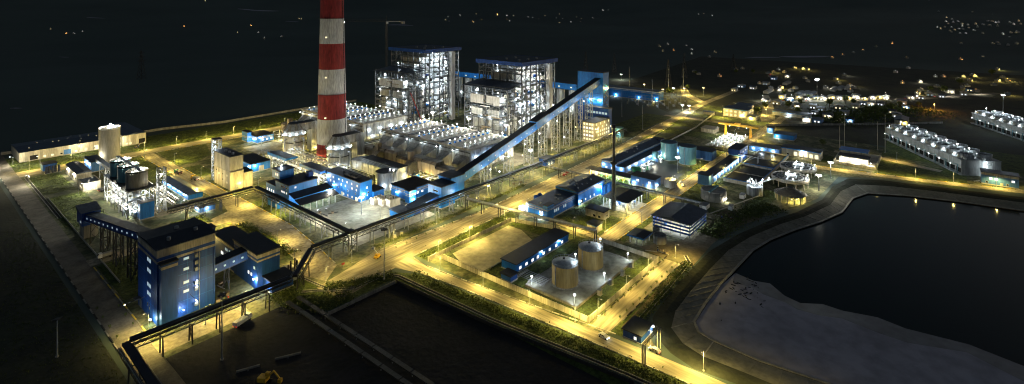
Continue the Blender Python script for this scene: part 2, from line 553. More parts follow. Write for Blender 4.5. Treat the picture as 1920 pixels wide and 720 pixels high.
# reservoir: sloping lined banks with concrete slabs, pale toe kerb, silt flat and water
def bank():
    n = len(CREST)
    v, f, k = [], [], 0
    def strip(name, m, rings):
        v, f = [], []
        for ring, z in rings:
            for c, t in zip(CREST, TOE):
                v.append((c[0] + (t[0] - c[0]) * ring, c[1] + (t[1] - c[1]) * ring, z))
        for j in range(len(rings) - 1):
            for i in range(n):
                q = (i + 1) % n
                f.append((j * n + i, j * n + q, (j + 1) * n + q, (j + 1) * n + i))
        o = mesh(None, name, m, v, f)
        o['kind'] = 'structure'
        return o
    strip('grass_slope', GRASSD, ((0.0, 0), (0.22, -.5), (0.42, -1.55)))
    o = strip('reservoir_bank', LINING, ((0.42, -1.55), (0.7, -2.75), (1.0, -4.0)))
    # joints between the lining slabs are narrow raised ribs running down the slope
    for i in range(1, n - 2):
        c0, c1, t0, t1 = Vector(CREST[i]), Vector(CREST[i + 1]), Vector(TOE[i]), Vector(TOE[i + 1])
        m = max(1, round((t1 - t0).length / 9))
        for j in range(m):
            fr = j / m
            a, b = c0.lerp(c1, fr), t0.lerp(t1, fr)
            a = a.lerp(b, .42); beam(o, 'slab_joint', CONCE if j == 0 and i % 2 else LINING, (a.x, a.y, -1.53), (b.x, b.y, -3.98), .45, .16)
    for i in range(1, n - 2):
        a, b = Vector(TOE[i]), Vector(TOE[i + 1])
        beam(o, 'toe_kerb', CONCE, (a.x, a.y, -3.95), (b.x, b.y, -3.95), 1.1, .5)
    return o
bank()
sheet('water', WATER, TOE, -4.6)
mud = [(215, -245), (215, 30), (212.5, 54), (213.5, 71), (216, 78), (222, 81.5), (240, 82.5), (260, 82.5), (275, 81), (273, 72), (275, 65), (268, 57), (266, 50), (271, 42),
       (270, 34), (274, 22), (272, 12), (276, -8), (272, -23), (280, -80), (282, -245)]
sheet('silt_flat', SILT, mud, -4.35)
rr = random.Random(4)
edge = mud[8:]
wet = [(x + rr.uniform(0, 1.5), y) for x, y in edge] + [(x - rr.uniform(5, 13), y - rr.uniform(-2, 2)) for x, y in reversed(edge)]
sheet('wet_silt', SILTW, wet, -4.335)
# driftwood and weed lumps along the silt edge
bmw = bmesh.new()
rr = random.Random(3)
for i in range(45):
    u, v = rr.gauss(262, 9), rr.gauss(74, 5)
    if v > 80: continue
    s = rr.uniform(.15, .6)
    bmesh.ops.create_icosphere(bmw, subdivisions=1, radius=1, matrix=Matrix.Translation((u, v, -4.3)) @ Matrix.Rotation(rr.uniform(0, 3), 4, 'Z') @ Matrix.Diagonal((s * 2.5, s * .7, s * .4, 1)))
me = bpy.data.meshes.new('debris')
bmw.to_mesh(me); bmw.free()
me.materials.append(OPEN)
o = link('driftwood_debris', me)
tag(o, 'dark driftwood and weed strewn on the pale reservoir silt', 'debris', kind='stuff')

# far hills
def hz_noise(x, y):
    return (math.sin(x * .0011 + 1.3) * math.cos(y * .0009 - .4) + .5 * math.sin(x * .0031 + y * .0017) + .25 * math.sin(x * .0067 - y * .0053 + 2))

def terrain(u, v):
    r = math.hypot(u, v)
    t = min(1, max(0, (r - 1500) / 4200))
    z = 330 * t * t * (3 - 2 * t) * (1 + .10 * hz_noise(u, v)) + 9 * min(1, max(0, (r - 1500) / 500)) * (hz_noise(u * 2.5, v * 2.5) + 1)
    return z

def hills():
    rs = [1450, 1550, 1700, 1900, 2100, 2350, 2600, 2900, 3200, 3600, 4000, 4500, 5000, 5600, 6200, 7000]
    na = 140
    v, f = [], []
    fa = math.atan2(math.cos(YAW), math.sin(YAW))
    for r in rs:
        for i in range(na + 1):
            a = fa + R(-85 + 170 * i / na)
            u, w = r * math.cos(a), r * math.sin(a)
            v.append((u, w, terrain(u, w) - (1.5 if r < 1500 else 0)))
    for j in range(len(rs) - 1):
        for i in range(na):
            k = j * (na + 1) + i
            f.append((k, k + na + 1, k + na + 2, k + 1))
    o = link('hills', new_mesh('hills', v, f, LAND, lambda i: True))
    o['kind'] = 'structure'
hills()

def far_point(px, py):
    """the spot of land seen in that direction"""
    c, s = math.cos(YAW), math.sin(YAW)
    dx, dy, dz = (px - 960) / F_PX, 1.0, -(py - HZ) / F_PX
    t = 300.0
    while t < 9000:
        x, y, z = dx * t, t, CAM_H + dz * t
        u, v = x * c + y * s, -x * s + y * c
        if z <= terrain(u, v): return (u, v, terrain(u, v), t)
        t += 6
    return (u, v, 0, t)

# the plant ground, laid in sheets each a few millimetres above the one below
sheet('plant_yard', YARD, [(66, 200), (110, 200), (128, 216), (150, 226), (160, 232), (420, 240), (520, 240), (520, 300), (500, 420), (500, 560), (420, 575), (66, 600), (66, 200)][:-1], .02)
sheet('field', GRASSD, [(-60, 120), (54, 120), (54, 560), (30, 620), (-60, 640)], .02)
sheet('plant_yard', YARD, [(178, 112), (186, 100), (268, 100), (330, 94), (372, 76), (405, 66), (468, 62), (484, 40), (492, 5), (520, -50), (560, -50), (600, 60), (600, 212), (178, 212)], .02)
sheet('coal_yard', COAL, [(-60, 60), (165, 60), (165, 82), (158, 142), (154, 199), (120, 200), (112, 222), (66, 222), (66, 200), (-60, 118)], .024)
sheet('field', GRASSD, [(600, -400), (1400, -400), (1400, 500), (760, 420), (620, 260), (600, 212)], .016)

ROADZ = .034
def road(name, pts, m=ROADM):
    return sheet(name, m, pts, ROADZ + .004 * (len([o for o in C.objects if o.name.startswith('road')]) % 9))

road('road', rect(57, 66.5, 40, 660), ROADD)                                                   # by the left field
road('road', [(130, 206), (162, 211), (168, 211), (176, 214), (274, 214), (360, 211), (460, 222), (560, 232), (700, 246), (860, 246), (860, 256), (690, 256), (550, 245), (455, 236),
              (380, 233), (300, 229), (240, 227), (165, 233), (150, 229), (128, 224)], ROADA)                # the main road
road('road', [(174, -60), (176, 0), (178, 67), (175.5, 116), (171, 174), (168, 196), (162, 214), (177, 216), (174, 200), (176, 178), (180.5, 137), (185, 79), (186, 53), (185, 0), (183, -60)], ROADB)   # the road in front of the tanks
road('road', [(184, 103), (262, 103), (262, 111), (184, 111)], ROADA)                              # between tanks and reservoir
road('road', rect(252, 720, 141, 150.5), ROADA)                                                     # water-works road
road('road', [(255, 150), (260, 150), (266, 180), (262, 212), (254, 212), (258, 180)])
road('road', rect(326, 334, 98, 141))
road('road', [(480, 141), (480, 80), (486, 50), (492, 20), (505, -30), (530, -110), (538, -110), (513, -28), (500, 22), (494, 52), (489, 82), (489, 141)])    # along the reservoir crest
road('road', [(66, 545), (420, 548), (420, 561), (66, 562)], ROADA)                                    # back road under the bank
road('road', [(66, 562), (84, 562), (84, 594), (66, 594)])
road('road', [(66, 566), (160, 566), (160, 590), (66, 590)])
road('road', rect(144, 154, 360, 545), ROADB)                                                        # past the concrete house
road('road', [(66, 339), (110, 339), (122, 344), (140, 352), (144, 372), (155, 372), (155, 300), (150, 262), (146, 236), (134, 226), (130, 238), (136, 262), (140, 290), (139, 318), (132, 334), (118, 334), (104, 330), (66, 330)])
road('road', rect(98, 104.5, 276, 330), ROADM)
road('road', rect(66, 100, 226, 236), ROADM)
road('road', [(546, 42), (546, 76), (554, 76), (556, 42), (540, 0), (533, 2)])
road('road', rect(600, 608, 150, 260))
road('road', [(700, 246), (716, 246), (770, 290), (850, 330), (845, 338), (760, 300)])
road('road', [(640, 160), (660, 150), (780, 180), (840, 200), (836, 208), (775, 190), (660, 166)])
road('road', [(760, 196), (860, 100), (960, 10), (1080, -70), (1088, -60), (968, 20), (868, 110), (768, 204)], ROADD)   # the town street

# paved pads and lawns
sheet('concrete_pad', PAD, [(188, 175), (230, 174), (238, 190), (238, 200), (192, 200), (188, 190)], .03)
sheet('grey_yard', PADG, rect(164, 222, 246, 312), .0525)
sheet('grey_yard', PADG, rect(208, 270, 370, 395), .0525)
sheet('grey_yard', PADG, rect(212, 262, 468, 502), .0525)
sheet('concrete_pad', PAD, rect(286, 322, 105, 136), .03)
sheet('concrete_pad', PAD, rect(300, 325, 151, 175), .03)
sheet('concrete_pad', PAD, rect(496, 560, 145, 174), .03)
sheet('concrete_pad', PAD, rect(330, 362, 270, 520), .0525)
lawns = [rect(178, 266, 204, 213), [(110, 222), (122, 203), (153, 203), (160, 208), (150, 222), (140, 214), (130, 222), (128, 240), (112, 238)],
         [(160, 83), (167, 84), (178, 66), (174, 116), (169, 174), (166, 198), (160, 208), (155, 200), (159, 142)], rect(187, 252, 150, 174), rect(187, 252, 113, 121.5),
         rect(186, 190, 122, 174), rect(239, 250, 174, 201), rect(186, 262, 98, 102.5), rect(259, 290, 152, 184), rect(290, 326, 174, 183), rect(323, 340, 152, 172),
         rect(262, 323, 136, 140.5), rect(324, 345, 106, 124), rect(345, 382, 123, 140), rect(400, 480, 152, 162), rect(440, 476, 162, 215), rect(382, 480, 125, 130.5),
         rect(520, 545, 174, 240), rect(560, 600, 175, 236), rect(470, 600, 228, 231), rect(500, 600, 248, 282), rect(492, 545, -14, 42), rect(505, 530, 84, 40),
         [(157, 550), (155, 486), (166, 484), (185, 500), (197, 546)], rect(155.5, 167, 441, 475), rect(134, 142.5, 262, 330), rect(156.5, 163, 300, 356), rect(110, 128, 342, 360),
         rect(68, 95, 280, 328), rect(68, 88, 480, 540), rect(68, 90, 395, 470), rect(110, 142, 450, 540), [(66, 563.5), (420, 562.5), (420, 620), (66, 620)],
         rect(560, 640, -60, 42), rect(620, 640, 150, 240), rect(664, 700, 206, 240), rect(345, 402, 88, 100)]
for i, q in enumerate(lawns):
    sheet('lawn', GRASS, q, .026 + .0035 * (i % 7))
sheet('earth_bank', EARTH, [(258, 97), (300, 98), (330, 92), (345, 86), (345, 108), (326, 112), (286, 112), (262, 128), (258, 112)], .052)
sheet('earth_bank', EARTH, [(188, 84), (200, 97.5), (262, 98), (262, 102), (192, 101), (186, 92)], .052)
sheet('earth_bank', EARTH, [(107, 375), (130, 375), (130, 390), (107, 390)], .052)
sheet('basin', BASIN, rect(366, 428, 178, 194), .06)
sheet('basin', BASIN, rect(366, 418, 156, 178), .064)

# kerbs: single painted kerb stones, a child of the road they edge
def kerbs(road_o, path, step=5.0, gap=.5, a=WKERB, b=CONCD):
    k = 0
    for i in range(len(path) - 1):
        p, q = Vector((*path[i], 0)), Vector((*path[i + 1], 0))
        L = (q - p).length
        n = max(1, int(L / step))
        for j in range(n):
            s, e = p.lerp(q, j / n), p.lerp(q, (j + 1) / n - gap / L)
            beam(road_o, 'kerb_stone', a if k % 2 else b, (s.x, s.y, .11), (e.x, e.y, .11), .5, .24)
            k += 1
roads = [o for o in C.objects if o.name.startswith('road')]
kerbs(roads[1], [(176.5, 213.6), (274, 213.6), (360, 210.6), (460, 221.6), (560, 231.6)])
kerbs(roads[1], [(165, 233.4), (240, 227.4), (300, 229.4), (380, 233.4), (455, 236.4), (550, 245.4)])
kerbs(roads[2], [(167.6, 196), (170.6, 174), (175.1, 116), (177.6, 67), (175.6, 0)])
kerbs(roads[2], [(174.4, 200), (176.4, 178), (180.9, 137), (186, 100)], 4)
kerbs(roads[3], [(190, 111.4), (262, 111.4)], 4, .5, RUBBER, CONCD)
kerbs(roads[3], [(196, 102.6), (262, 102.6)], 4, .5, RUBBER, CONCD)
kerbs(roads[4], [(266, 151), (480, 151)], 5, .5, YKERB, WKERB)
kerbs(roads[4], [(262, 140.5), (326, 140.5)], 3, .5, YKERB, WKERB)
kerbs(roads[4], [(334, 140.5), (480, 140.5)], 5, .5, YKERB, WKERB)
kerbs(roads[7], [(489.4, 82), (494.4, 52), (500.4, 22), (513.4, -28), (538, -108)], 6, .5, YKERB, WKERB)
kerbs(roads[12], [(155.4, 372), (155.4, 300), (150.4, 262), (146.4, 238)], 4, .5, YKERB, WKERB)
kerbs(roads[12], [(136, 262), (139.6, 290), (138.6, 318), (131.8, 333.6)], 4, .5, YKERB, WKERB)
kerbs(roads[11], [(143.6, 376), (143.6, 540)], 5, .5, YKERB, WKERB)
kerbs(roads[11], [(154.4, 376), (154.4, 480)], 5, .5, YKERB, WKERB)
kerbs(roads[0], [(56.6, 230), (56.6, 560)], 6, .5, RUBBER, CONCD)
kerbs(roads[0], [(66.9, 240), (66.9, 328)], 6, .5, YKERB, CONCD)
kerbs(roads[8], [(84, 544.6), (142, 544.6)], 6, .5, YKERB, WKERB)
kerbs(roads[8], [(156, 544.6), (330, 545.4)], 6, .5, YKERB, WKERB)

# open drains: concrete troughs
def drain(label, path, w=1.6):
    t = thing('concrete_drain', label, 'drain')
    for i in range(len(path) - 1):
        a, b = Vector(path[i]), Vector(path[i + 1])
        n = (b - a).normalized()
        s = Vector((-n.y, n.x))
        for k in (-1, 1):
            beam(t, 'drain_wall', CONC, (*(a + s * k * w / 2), .1), (*(b + s * k * w / 2), .1), .3, .5)
        beam(t, 'drain_floor', OPEN, (*a, .06), (*b, .06), w - .3, .06)
drain('long open concrete drain between the coal yard wall and the front road', [(122, 226), (139, 210), (156, 209), (159, 203), (161.5, 146), (168, 85), (171, 20)])
drain('open concrete drain on the reservoir side of the tank compound road', [(190, 97), (211, 97.6), (262, 99.6), (268, 104)])
drain('open drain along the left edge of the plant beside the long field road', [(69, 420), (69, 540)])
drain('short concrete drain below the bend of the dark conveyor', [(112, 242), (128, 240), (131, 218)], 1.2)

def wall(label, path, h=2.2, m=CONC, name='boundary_wall', panel=4.0):
    t = thing(name, label, 'wall')
    for i in range(len(path) - 1):
        a, b = Vector(path[i]), Vector(path[i + 1])
        L = (b - a).length
        n = max(1, round(L / panel))
        for j in range(n):
            p, q = a.lerp(b, j / n), a.lerp(b, (j + 1) / n - .12 / L)
            beam(t, 'wall_panel', m, (*p, h / 2), (*q, h / 2), .22, h)
            if j % 2 == 0:
                box(t, 'post', m, (p.x - .2, p.y - .2, 0), (p.x + .2, p.y + .2, h + .2))
    return t
wall('pale concrete wall of the oil tank compound along the front road', [(184.5, 200), (184.8, 160), (185.5, 113)], 2.6, CREAM)
wall('pale concrete wall of the oil tank compound facing the reservoir', [(185.8, 112.6), (253, 112.2)], 2.6, CREAM)
wall('pale wall closing the far side of the oil tank compound', [(253.3, 112.6), (254, 146)], 2.4, CREAM)
wall('pale wall between the empty concrete pad and the hedge', [(178, 203.4), (243, 202.6)], 2.4, CREAM)
wall('low wall behind the empty pad under the pipe bridge', [(243.5, 202), (252, 172)], 2.2, CREAM)
wall('thin boundary wall on the dark bank behind the back road', [(66, 640), (190, 640), (243, 626), (330, 630), (420, 630)], 2.5, CONCD, panel=8)
wall('low dark retaining wall along the near edge of the coal yard', [(120, 200), (154, 199)], 1.5, CONCD)
wall('low dark retaining wall between the coal yard and the front drain', [(154.4, 198.6), (158, 142), (165, 82)], 1.5, STEELD)
wall('low kerb wall along the yard side of the empty concrete pad', [(193, 174), (226, 174)], .6, CONC)
wall('long wall across the dark fields behind the town houses', [(620, 150), (700, 60), (760, 0)], 2.2, CONCD, panel=9)
wall('long thin boundary wall of the dark basins by the main road', [(470, 205), (560, 206), (640, 215)], 1.6, CONC, panel=8)
wall('left edge wall running between the field road and the tank rack', [(71, 300), (71, 470)], 1.0, CONC, panel=8)

# ================================================================== coal handling (front left)
def gallery(name, label, a, b, w, h, wall_m, roof_m=ROOF, n_win=0, glass=E_WINC, trestles=(), tm=STEEL, sp=8, side=(1, -1), sw=.9, tdepth=3.0):
    """closed inclined conveyor gallery from a to b (underside centre line)"""
    t = thing(name, label, 'conveyor', (0, 0, 0))
    A, B = Vector(a), Vector(b)
    d = (B - A)
    n = Vector((-d.y, d.x, 0)).normalized()
    up = Vector((0, 0, 1))
    L = d.length
    def slab(nm, m, off, wd, z0, z1):
        return beam(t, nm, m, A + n * off + up * (z0 + z1) / 2, B + n * off + up * (z0 + z1) / 2, wd, z1 - z0)
    slab('floor', STEELD, 0, w - .1, 0, .4)
    ns = max(2, round(L / 12))
    for s in (1, -1):
        for i in range(ns):
            p, q = A.lerp(B, i / ns), A.lerp(B, (i + 1) / ns - .08 / L)
            o = n * s * (w / 2)
            beam(t, 'side_panel', wall_m, p + o + up * (h / 2 + .2), q + o + up * (h / 2 + .2), .15, h - .4)
    for i in range(ns):
        p, q = A.lerp(B, i / ns), A.lerp(B, (i + 1) / ns - .08 / L)
        beam(t, 'roof_panel', roof_m, p + up * (h + .15), q + up * (h + .15), w + .4, .25)
    for i in range(n_win):
        f = (i + .6) / (n_win + .2)
        for s in side:
            c = A.lerp(B, f) + n * s * (w / 2 + .1) + up * (h * .52)
            e = d.normalized() * (sw / 2)
            beam(t, 'window', glass, c - e, c + e, .12, .8)
    for f, kind in trestles:
        c = A.lerp(B, f)
        if kind == 'tower':
            trestle_tower(t, c.x, c.y, c.z, tdepth, w, tm, sp)
        else:
            lattice_bent(t, (c.x, c.y, 0), c.z, w * .8, tm, 'v' if abs(d.x) > abs(d.y) else 'u')
    return t

# -- the tall blue crusher tower
t = thing('crusher_tower', 'tall dim blue crusher tower with beige top band at the left front', 'tower', (71, 247, 0))
box(t, 'wall', BLUD, (0, 0, 0), (22, 25, 27.6))
box(t, 'top_band', BEIGE, (-.08, -.08, 27.6), (22.08, 25.08, 31))
box(t, 'stripe', BEIGE, (-.08, -.08, 25.2), (22.08, 25.08, 26.2))
mesh(t, 'roof', ROOF, [(-.6, -.6, 31), (22.6, -.6, 31), (22.6, 25.6, 31), (-.6, 25.6, 31), (-.6, 12, 32.1), (22.6, 12, 32.1)],
     [(0, 1, 5, 4), (2, 3, 4, 5), (0, 4, 3), (1, 2, 5), (3, 2, 1, 0)])
b = box(t, 'stair_bay', BLUD, (.6, -3.2, 0), (6.4, -.02, 25.6))
box(t, 'stair_bay_band', BEIGE, (.5, -3.3, 23.6), (6.5, -.12, 24.7))
box(t, 'stair_bay_roof', ROOF, (.2, -3.6, 25.6), (6.8, -.14, 26))
for k in range(1, 6):
    box(t, 'sheet_joint', BEIGE, (k * 22 / 6 - .05, -.13, 27.7), (k * 22 / 6 + .05, -.09, 30.9)); box(t, 'sheet_joint', BEIGE, (-.13, k * 25 / 6 - .05, 27.7), (-.09, k * 25 / 6 + .05, 30.9))
    if k > 1: box(t, 'sheet_joint', BLUE, (k * 22 / 6 - .06, -.05, .8), (k * 22 / 6 + .06, -.01, 25.1))
    box(t, 'sheet_joint', BLUE, (-.05, k * 25 / 6 - .06, .8), (-.01, k * 25 / 6 + .06, 25.1))
for z in (6.3, 12.2, 17.6, 21.9): box(t, 'girt_joint', BLUE, (-.04, -.04, z), (22.04, 25.04, z + .1))
for k in range(9): box(t, 'roof_rib', ROOFG, (k * 2.75 - .06, -.6, 31.3), (k * 2.75 + .06, -.4, 31.5))
box(t, 'gutter', ROOFG, (-.7, -.75, 30.9), (22.7, -.6, 31.15)); box(t, 'gutter', ROOFG, (-.75, -.58, 30.9), (-.61, 25.6, 31.15))
for x, y in ((6, 6), (12, 16), (17, 8)): cyl(t, 'roof_vent', STEEL, (x, y, 31.3), .8, 1.6, 12)
for z in (23.3, 18.9, 12.8, 9.2):
    for y in (8.2, 10.8):
        for k in (0, .95):
            window(t, 'W', y + k, z, .75, 1.5, 0, 0, E_WINC if z > 9 else GLASSD, STEEL)
window(t, 'W', 9.5, 3.5, .8, 1.4, 0, 0, GLASSD, STEEL); window(t, 'W', 12.0, 4.2, .8, 1.4, 0, 0, GLASSD, STEEL)
for z in (23.4, 19.0, 13.4, 9.6):
    window(t, 'S', 10.6, z, 2.0, 1.0, 0, 0, E_WINC, STEEL)
for z in (24, 21, 18.2, 12.2, 9.8, 3.2):
    box(t, 'vent_hood', STEEL, (13.6, -1.1, z - .6), (14.9, -.05, z + .9))
for z in (13.5, 11.2, 4.5):
    fixture(t, (14.2, -1.5, z), WHT, 25, .3)
pipe(t, 'downpipe', BLUD, (21.4, -.25, 0), (21.4, -.25, 25), .18)
pipe(t, 'downpipe', STEEL, (15.6, -.25, 0), (15.6, -.25, 25), .15)
box(t, 'loading_canopy', STEELD, (-2.4, 20, 4.2), (-.1, 23, 4.6))
door(t, 'W', 21.5, 2.4, 3.6, 0, 0, STEEL)
fixture(t, (-1.6, 3.0, 2.4), WHT, 260)
fixture(t, (9, -2.0, 3.4), WHT, 220, .3); fixture(t, (12, -7, 8), WHT, 240, .25); fixture(t, (-8, 12, 8), WHT, 190, .25); beam(t, 'added_lamp_arm', STEELD, (12, 0, 8.3), (12, -7, 8.3), .12); beam(t, 'added_lamp_arm', STEELD, (0, 12, 8.3), (-8, 12, 8.3), .12)  # both lamps on arms are added to light the tower cladding

t = thing('motor_house', 'dim blue block with beige band beside the crusher tower', 'building', (109.5, 243, 0))
box(t, 'wall', BLUD, (0, 0, 0), (10.5, 25, 14.4)); box(t, 'top_band', BEIGE, (-.07, -.07, 14.4), (10.57, 25.07, 16.2)); box(t, 'stripe', BEIGE, (-.07, -.07, 12.8), (10.57, 25.07, 13.5))
box(t, 'roof', ROOF, (-.5, -.5, 16.2), (11, 25.5, 16.7))
window(t, 'W', 3, 9, 1.4, 1, 0, 0, E_WINC); window(t, 'W', 6, 5, 1.2, 1.2, 0, 0, E_WINW); window(t, 'W', 9, 5, 1.2, 1.2, 0, 0, E_WINW)
fixture(t, (-1, 1.5, 5), WHT, 900)
building('pump_annex', 'low dark-roofed annex with pipes in front of the navy motor house', 'building', 112, 122, 234, 242.9, 5.5, BLUD, lamps=(('W', 3, 3.5, WHT, 300),), doors=(('W', 6, 2, 2.6, STEEL),))
t = thing('dust_collector', 'cluster of vertical grey pipes and drums on the annex roof edge', 'machine', (122.3, 240, 0))
for i in range(4):
    pipe(t, 'vent_pipe', STEELD, (1.2 + i * 1.6, 1.5 + (i % 2), 0), (1.2 + i * 1.6, 1.5 + (i % 2), 7 + i % 3), .4)
box(t, 'casing', GALV, (1, 4, 0), (6, 9, 3.5)); box(t, 'hopper', STEEL, (1.5, -1.8, 0), (5, .8, 3))
t = building('switch_house', 'navy building with lit windows behind the motor house', 'building', 109.5, 120, 268.2, 295, 12.2, BLUD, ROOF, ((10.6, 12.2, BEIGE),),
             W_=((5, 1.4, 1.0, [5, 8, 9.6, 13, 14.6], E_WINW), (8.2, 1.2, 1.0, [5, 8, 9.6], E_WINC)))
building('roof_plant_room', 'small blue box room beside the switch house roof', 'building', 108.5, 111.5, 296, 303, 14, BLUD, ROOF)
gallery('link_gallery', 'short dim blue gallery joining the crusher tower to the motor house', (93.2, 256, 9.5), (109.4, 256, 11), 6, 4.2, BLUD, n_win=4, glass=E_WINC, trestles=((.5, 'bent'),), tm=STEELD)
gallery('inclined_gallery', 'long dim blue inclined gallery with lit windows rising to the crusher tower', (74.5, 372, 10), (77, 272.3, 25), 5, 3.6, BLUD, n_win=13, glass=E_WINC,
        trestles=((.1, 'bent'), (.28, 'tower'), (.5, 'tower'), (.72, 'tower'), (.9, 'bent')), tm=STEELD, side=(-1, 1), sw=1.2)
t = thing('transfer_house', 'dim blue transfer house with grey sloped roof at the tail of the inclined gallery', 'building', (70.5, 371, 0))
box(t, 'wall', BLUD, (0, 0, 7.5), (8.5, 12, 15)); box(t, 'base_wall', CONCD, (1, 1, 0), (7.5, 11, 7.5))
mesh(t, 'roof', ROOFG, [(-.5, -.5, 15), (9, -.5, 15), (9, 12.5, 16.6), (-.5, 12.5, 16.6), (-.5, 12.5, 15), (9, 12.5, 15)], [(0, 1, 2, 3), (0, 4, 5, 1), (3, 2, 5, 4), (0, 3, 4), (1, 5, 2)])
for y in (2, 3.6): window(t, 'W', y, 9, .8, 1, 0, 0, E_WINC, STEEL)

# -- open belt conveyors
def conveyor(label, a, b, w=3.4, step=12.0, cover=True, tm=STEEL, tower_at=(), name='belt_conveyor'):
    t = thing(name, label, 'conveyor')
    A, B = Vector(a), Vector(b)
    d = B - A
    L = d.length
    e = d.normalized()
    n = Vector((-d.y, d.x, 0)).normalized()
    up = Vector((0, 0, 1))
    nb = max(1, round(L / step))
    beam(t, 'belt', RUBBER, A + up * .75, B + up * .75, w * .45, .2)
    for i in range(nb):
        p, q = A.lerp(B, i / nb), A.lerp(B, (i + 1) / nb)
        q2 = q - e * .12
        if cover:
            beam(t, 'hood', ROOF, p + up * 1.25, q2 + up * 1.25, w * .55, .7)
        beam(t, 'walkway', STEELD, p + n * (w * .42), q2 + n * (w * .42), w * .18, .15)
        beam(t, 'walkway', STEELD, p - n * (w * .42), q2 - n * (w * .42), w * .18, .15)
        for s in (1, -1):
            o = n * s * w / 2
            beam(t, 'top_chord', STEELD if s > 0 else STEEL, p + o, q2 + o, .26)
            beam(t, 'bottom_chord', STEELD, p + o - up * 1.5, q2 + o - up * 1.5, .24)
            beam(t, 'handrail', STEEL, p + o + up * 1.15, q2 + o + up * 1.15, .1)
            k = 3
            for j in range(k):
                x0, x1, xm = p.lerp(q, j / k), p.lerp(q, (j + 1) / k), p.lerp(q, (j + .5) / k)
                beam(t, 'truss_brace', STEELD, x0 + o - up * 1.5, xm + o, .14)
                beam(t, 'truss_brace', STEELD, xm + o, x1 + o - up * 1.5, .14)
        if i:
            if i in tower_at:
                trestle_tower(t, p.x, p.y, p.z - 1.6, 3.5, 3.5, tm, 5)
            else:
                lattice_bent(t, (p.x, p.y, 0), p.z - 1.6, w * .7, tm, 'v' if abs(d.x) > abs(d.y) else 'u', br=i % 2 == 0)
    return t
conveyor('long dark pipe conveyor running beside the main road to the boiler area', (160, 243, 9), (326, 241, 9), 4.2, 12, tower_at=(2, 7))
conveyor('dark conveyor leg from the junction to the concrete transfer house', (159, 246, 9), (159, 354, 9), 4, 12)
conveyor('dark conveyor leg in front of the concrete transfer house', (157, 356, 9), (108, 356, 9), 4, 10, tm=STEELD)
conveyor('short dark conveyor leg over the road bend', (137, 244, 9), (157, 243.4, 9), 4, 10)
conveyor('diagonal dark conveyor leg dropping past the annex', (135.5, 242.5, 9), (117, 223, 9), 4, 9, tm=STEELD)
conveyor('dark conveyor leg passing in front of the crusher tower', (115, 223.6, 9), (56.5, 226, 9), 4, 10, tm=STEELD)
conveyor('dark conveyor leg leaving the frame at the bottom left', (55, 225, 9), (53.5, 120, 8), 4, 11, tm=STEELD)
t = thing('conveyor_junction', 'small lattice tower where the three dark conveyors meet', 'tower', (158.5, 243.5, 0))
trestle_tower(t, 0, 0, 10.5, 5, 5, STEEL, 5); box(t, 'hood', ROOF, (-2, -2, 10.5), (2, 2, 11.4))
conveyor('dark conveyor beyond the junction climbing behind the offices', (330, 241, 9), (470, 243, 9), 4, 12)

# low twin tracks of the stockyard belts in the coal yard
for i, (u0, lab) in enumerate(((113, 'inner'), (118, 'outer'))):
    t = thing('ground_conveyor', f'{lab} of two low ground conveyors running into the coal yard', 'conveyor')
    for j in range(14):
        v0 = 222 - j * 11
        beam(t, 'belt_section', STEELD, (u0 + (222 - v0) * .02, v0, .9), (u0 + (222 - v0 + 10.6) * .02, v0 - 10.6, .9), 1.8, .5)
        for s in (-1, 1): box(t, 'support', STEEL, (u0 + s * .7 - .12 + (222 - v0) * .02, v0 - 1, .02), (u0 + s * .7 + .12 + (222 - v0) * .02, v0 - .7, .7))

# -- lime / slurry tank rack with lit steelwork
t = thing('tank_rack', 'steel rack carrying three dark round tanks, brightly lit from inside', 'tank rack', (95, 385, 0))
frame(t, [0, 7, 14], [0, 9, 18, 27, 36, 45, 52], [5.5, 11, 17], STEEL, .45, seed=4)
box(t, 'deck', STEELD, (-.5, -.5, 17), (14.5, 52.5, 17.3))
for i, y in enumerate((8, 26, 44)):
    c = lathe(t, 'tank', [CONCD, TEAL, TEAL][i], [(5.8, 17.3), (5.8, 26.2), (5.5, 26.4)], 28, (7, y, 0))
    k = lathe(t, 'tank_rail', STEELD, [(5.95, 26.4), (5.95, 26.55), (5.95, 27.5)], 20, (7, y, 0), cap=False)
    box(t, 'roof_machine', STEEL, (5.5, y - 1.2, 26.4), (8.5, y + 1.2, 28))
    cyl(t, 'hopper', GALV, (7, y, 11), 2, 6, 16, 1.8)
    fixture(t, (3.6, y - 3.6, 27.6), NEU, 900)
    fixture(t, (10, y + 3, 27.6), NEU, 900)
box(t, 'roof_strip', STEEL, (6, 0, 28.3), (8, 52, 28.5))
for y in spread(0, 52, 14): box(t, 'walkway_post', STEEL, (6, y - .08, 26.4), (6.15, y + .08, 29.4))
rr = random.Random(5)
for i in range(26):
    fixture(t, (rr.choice([0.3, 3.5, 9, 13.6]), rr.uniform(1, 51), rr.choice([4.6, 10, 15.8])), NEU if i % 3 else WHT, 380, .35)
for i in range(8):
    box(t, 'floor_plate', STEEL, (rr.uniform(0, 6), 6.2 * i, 11.05), (rr.uniform(8, 14), 6.2 * i + 5, 11.2))
    box(t, 'machine', GALV, (rr.uniform(1, 4), 6.4 * i, .3), (rr.uniform(6, 12), 6.4 * i + 4, rr.uniform(2, 4.5)))
t = thing('stair_tower', 'open steel stair tower beside the dark round tanks', 'stair tower', (111, 383, 0))
trestle_tower(t, 2, 2, 28, 4, 4, STEEL, 4)
for i in range(7): beam(t, 'stair_flight', STEEL, (.6 if i % 2 else 3.4, 1 + i % 2 * 2, i * 4), (3.4 if i % 2 else .6, 1 + i % 2 * 2, i * 4 + 4), .8, .2)
for z in (7.5, 15.5, 23.5): fixture(t, (2, 2, z), NEU, 300)
building('blue_panel_house', 'blue windowless box house at the foot of the tank rack', 'building', 99.6, 107, 377.5, 382, 10.3, BLUE, ROOFG)
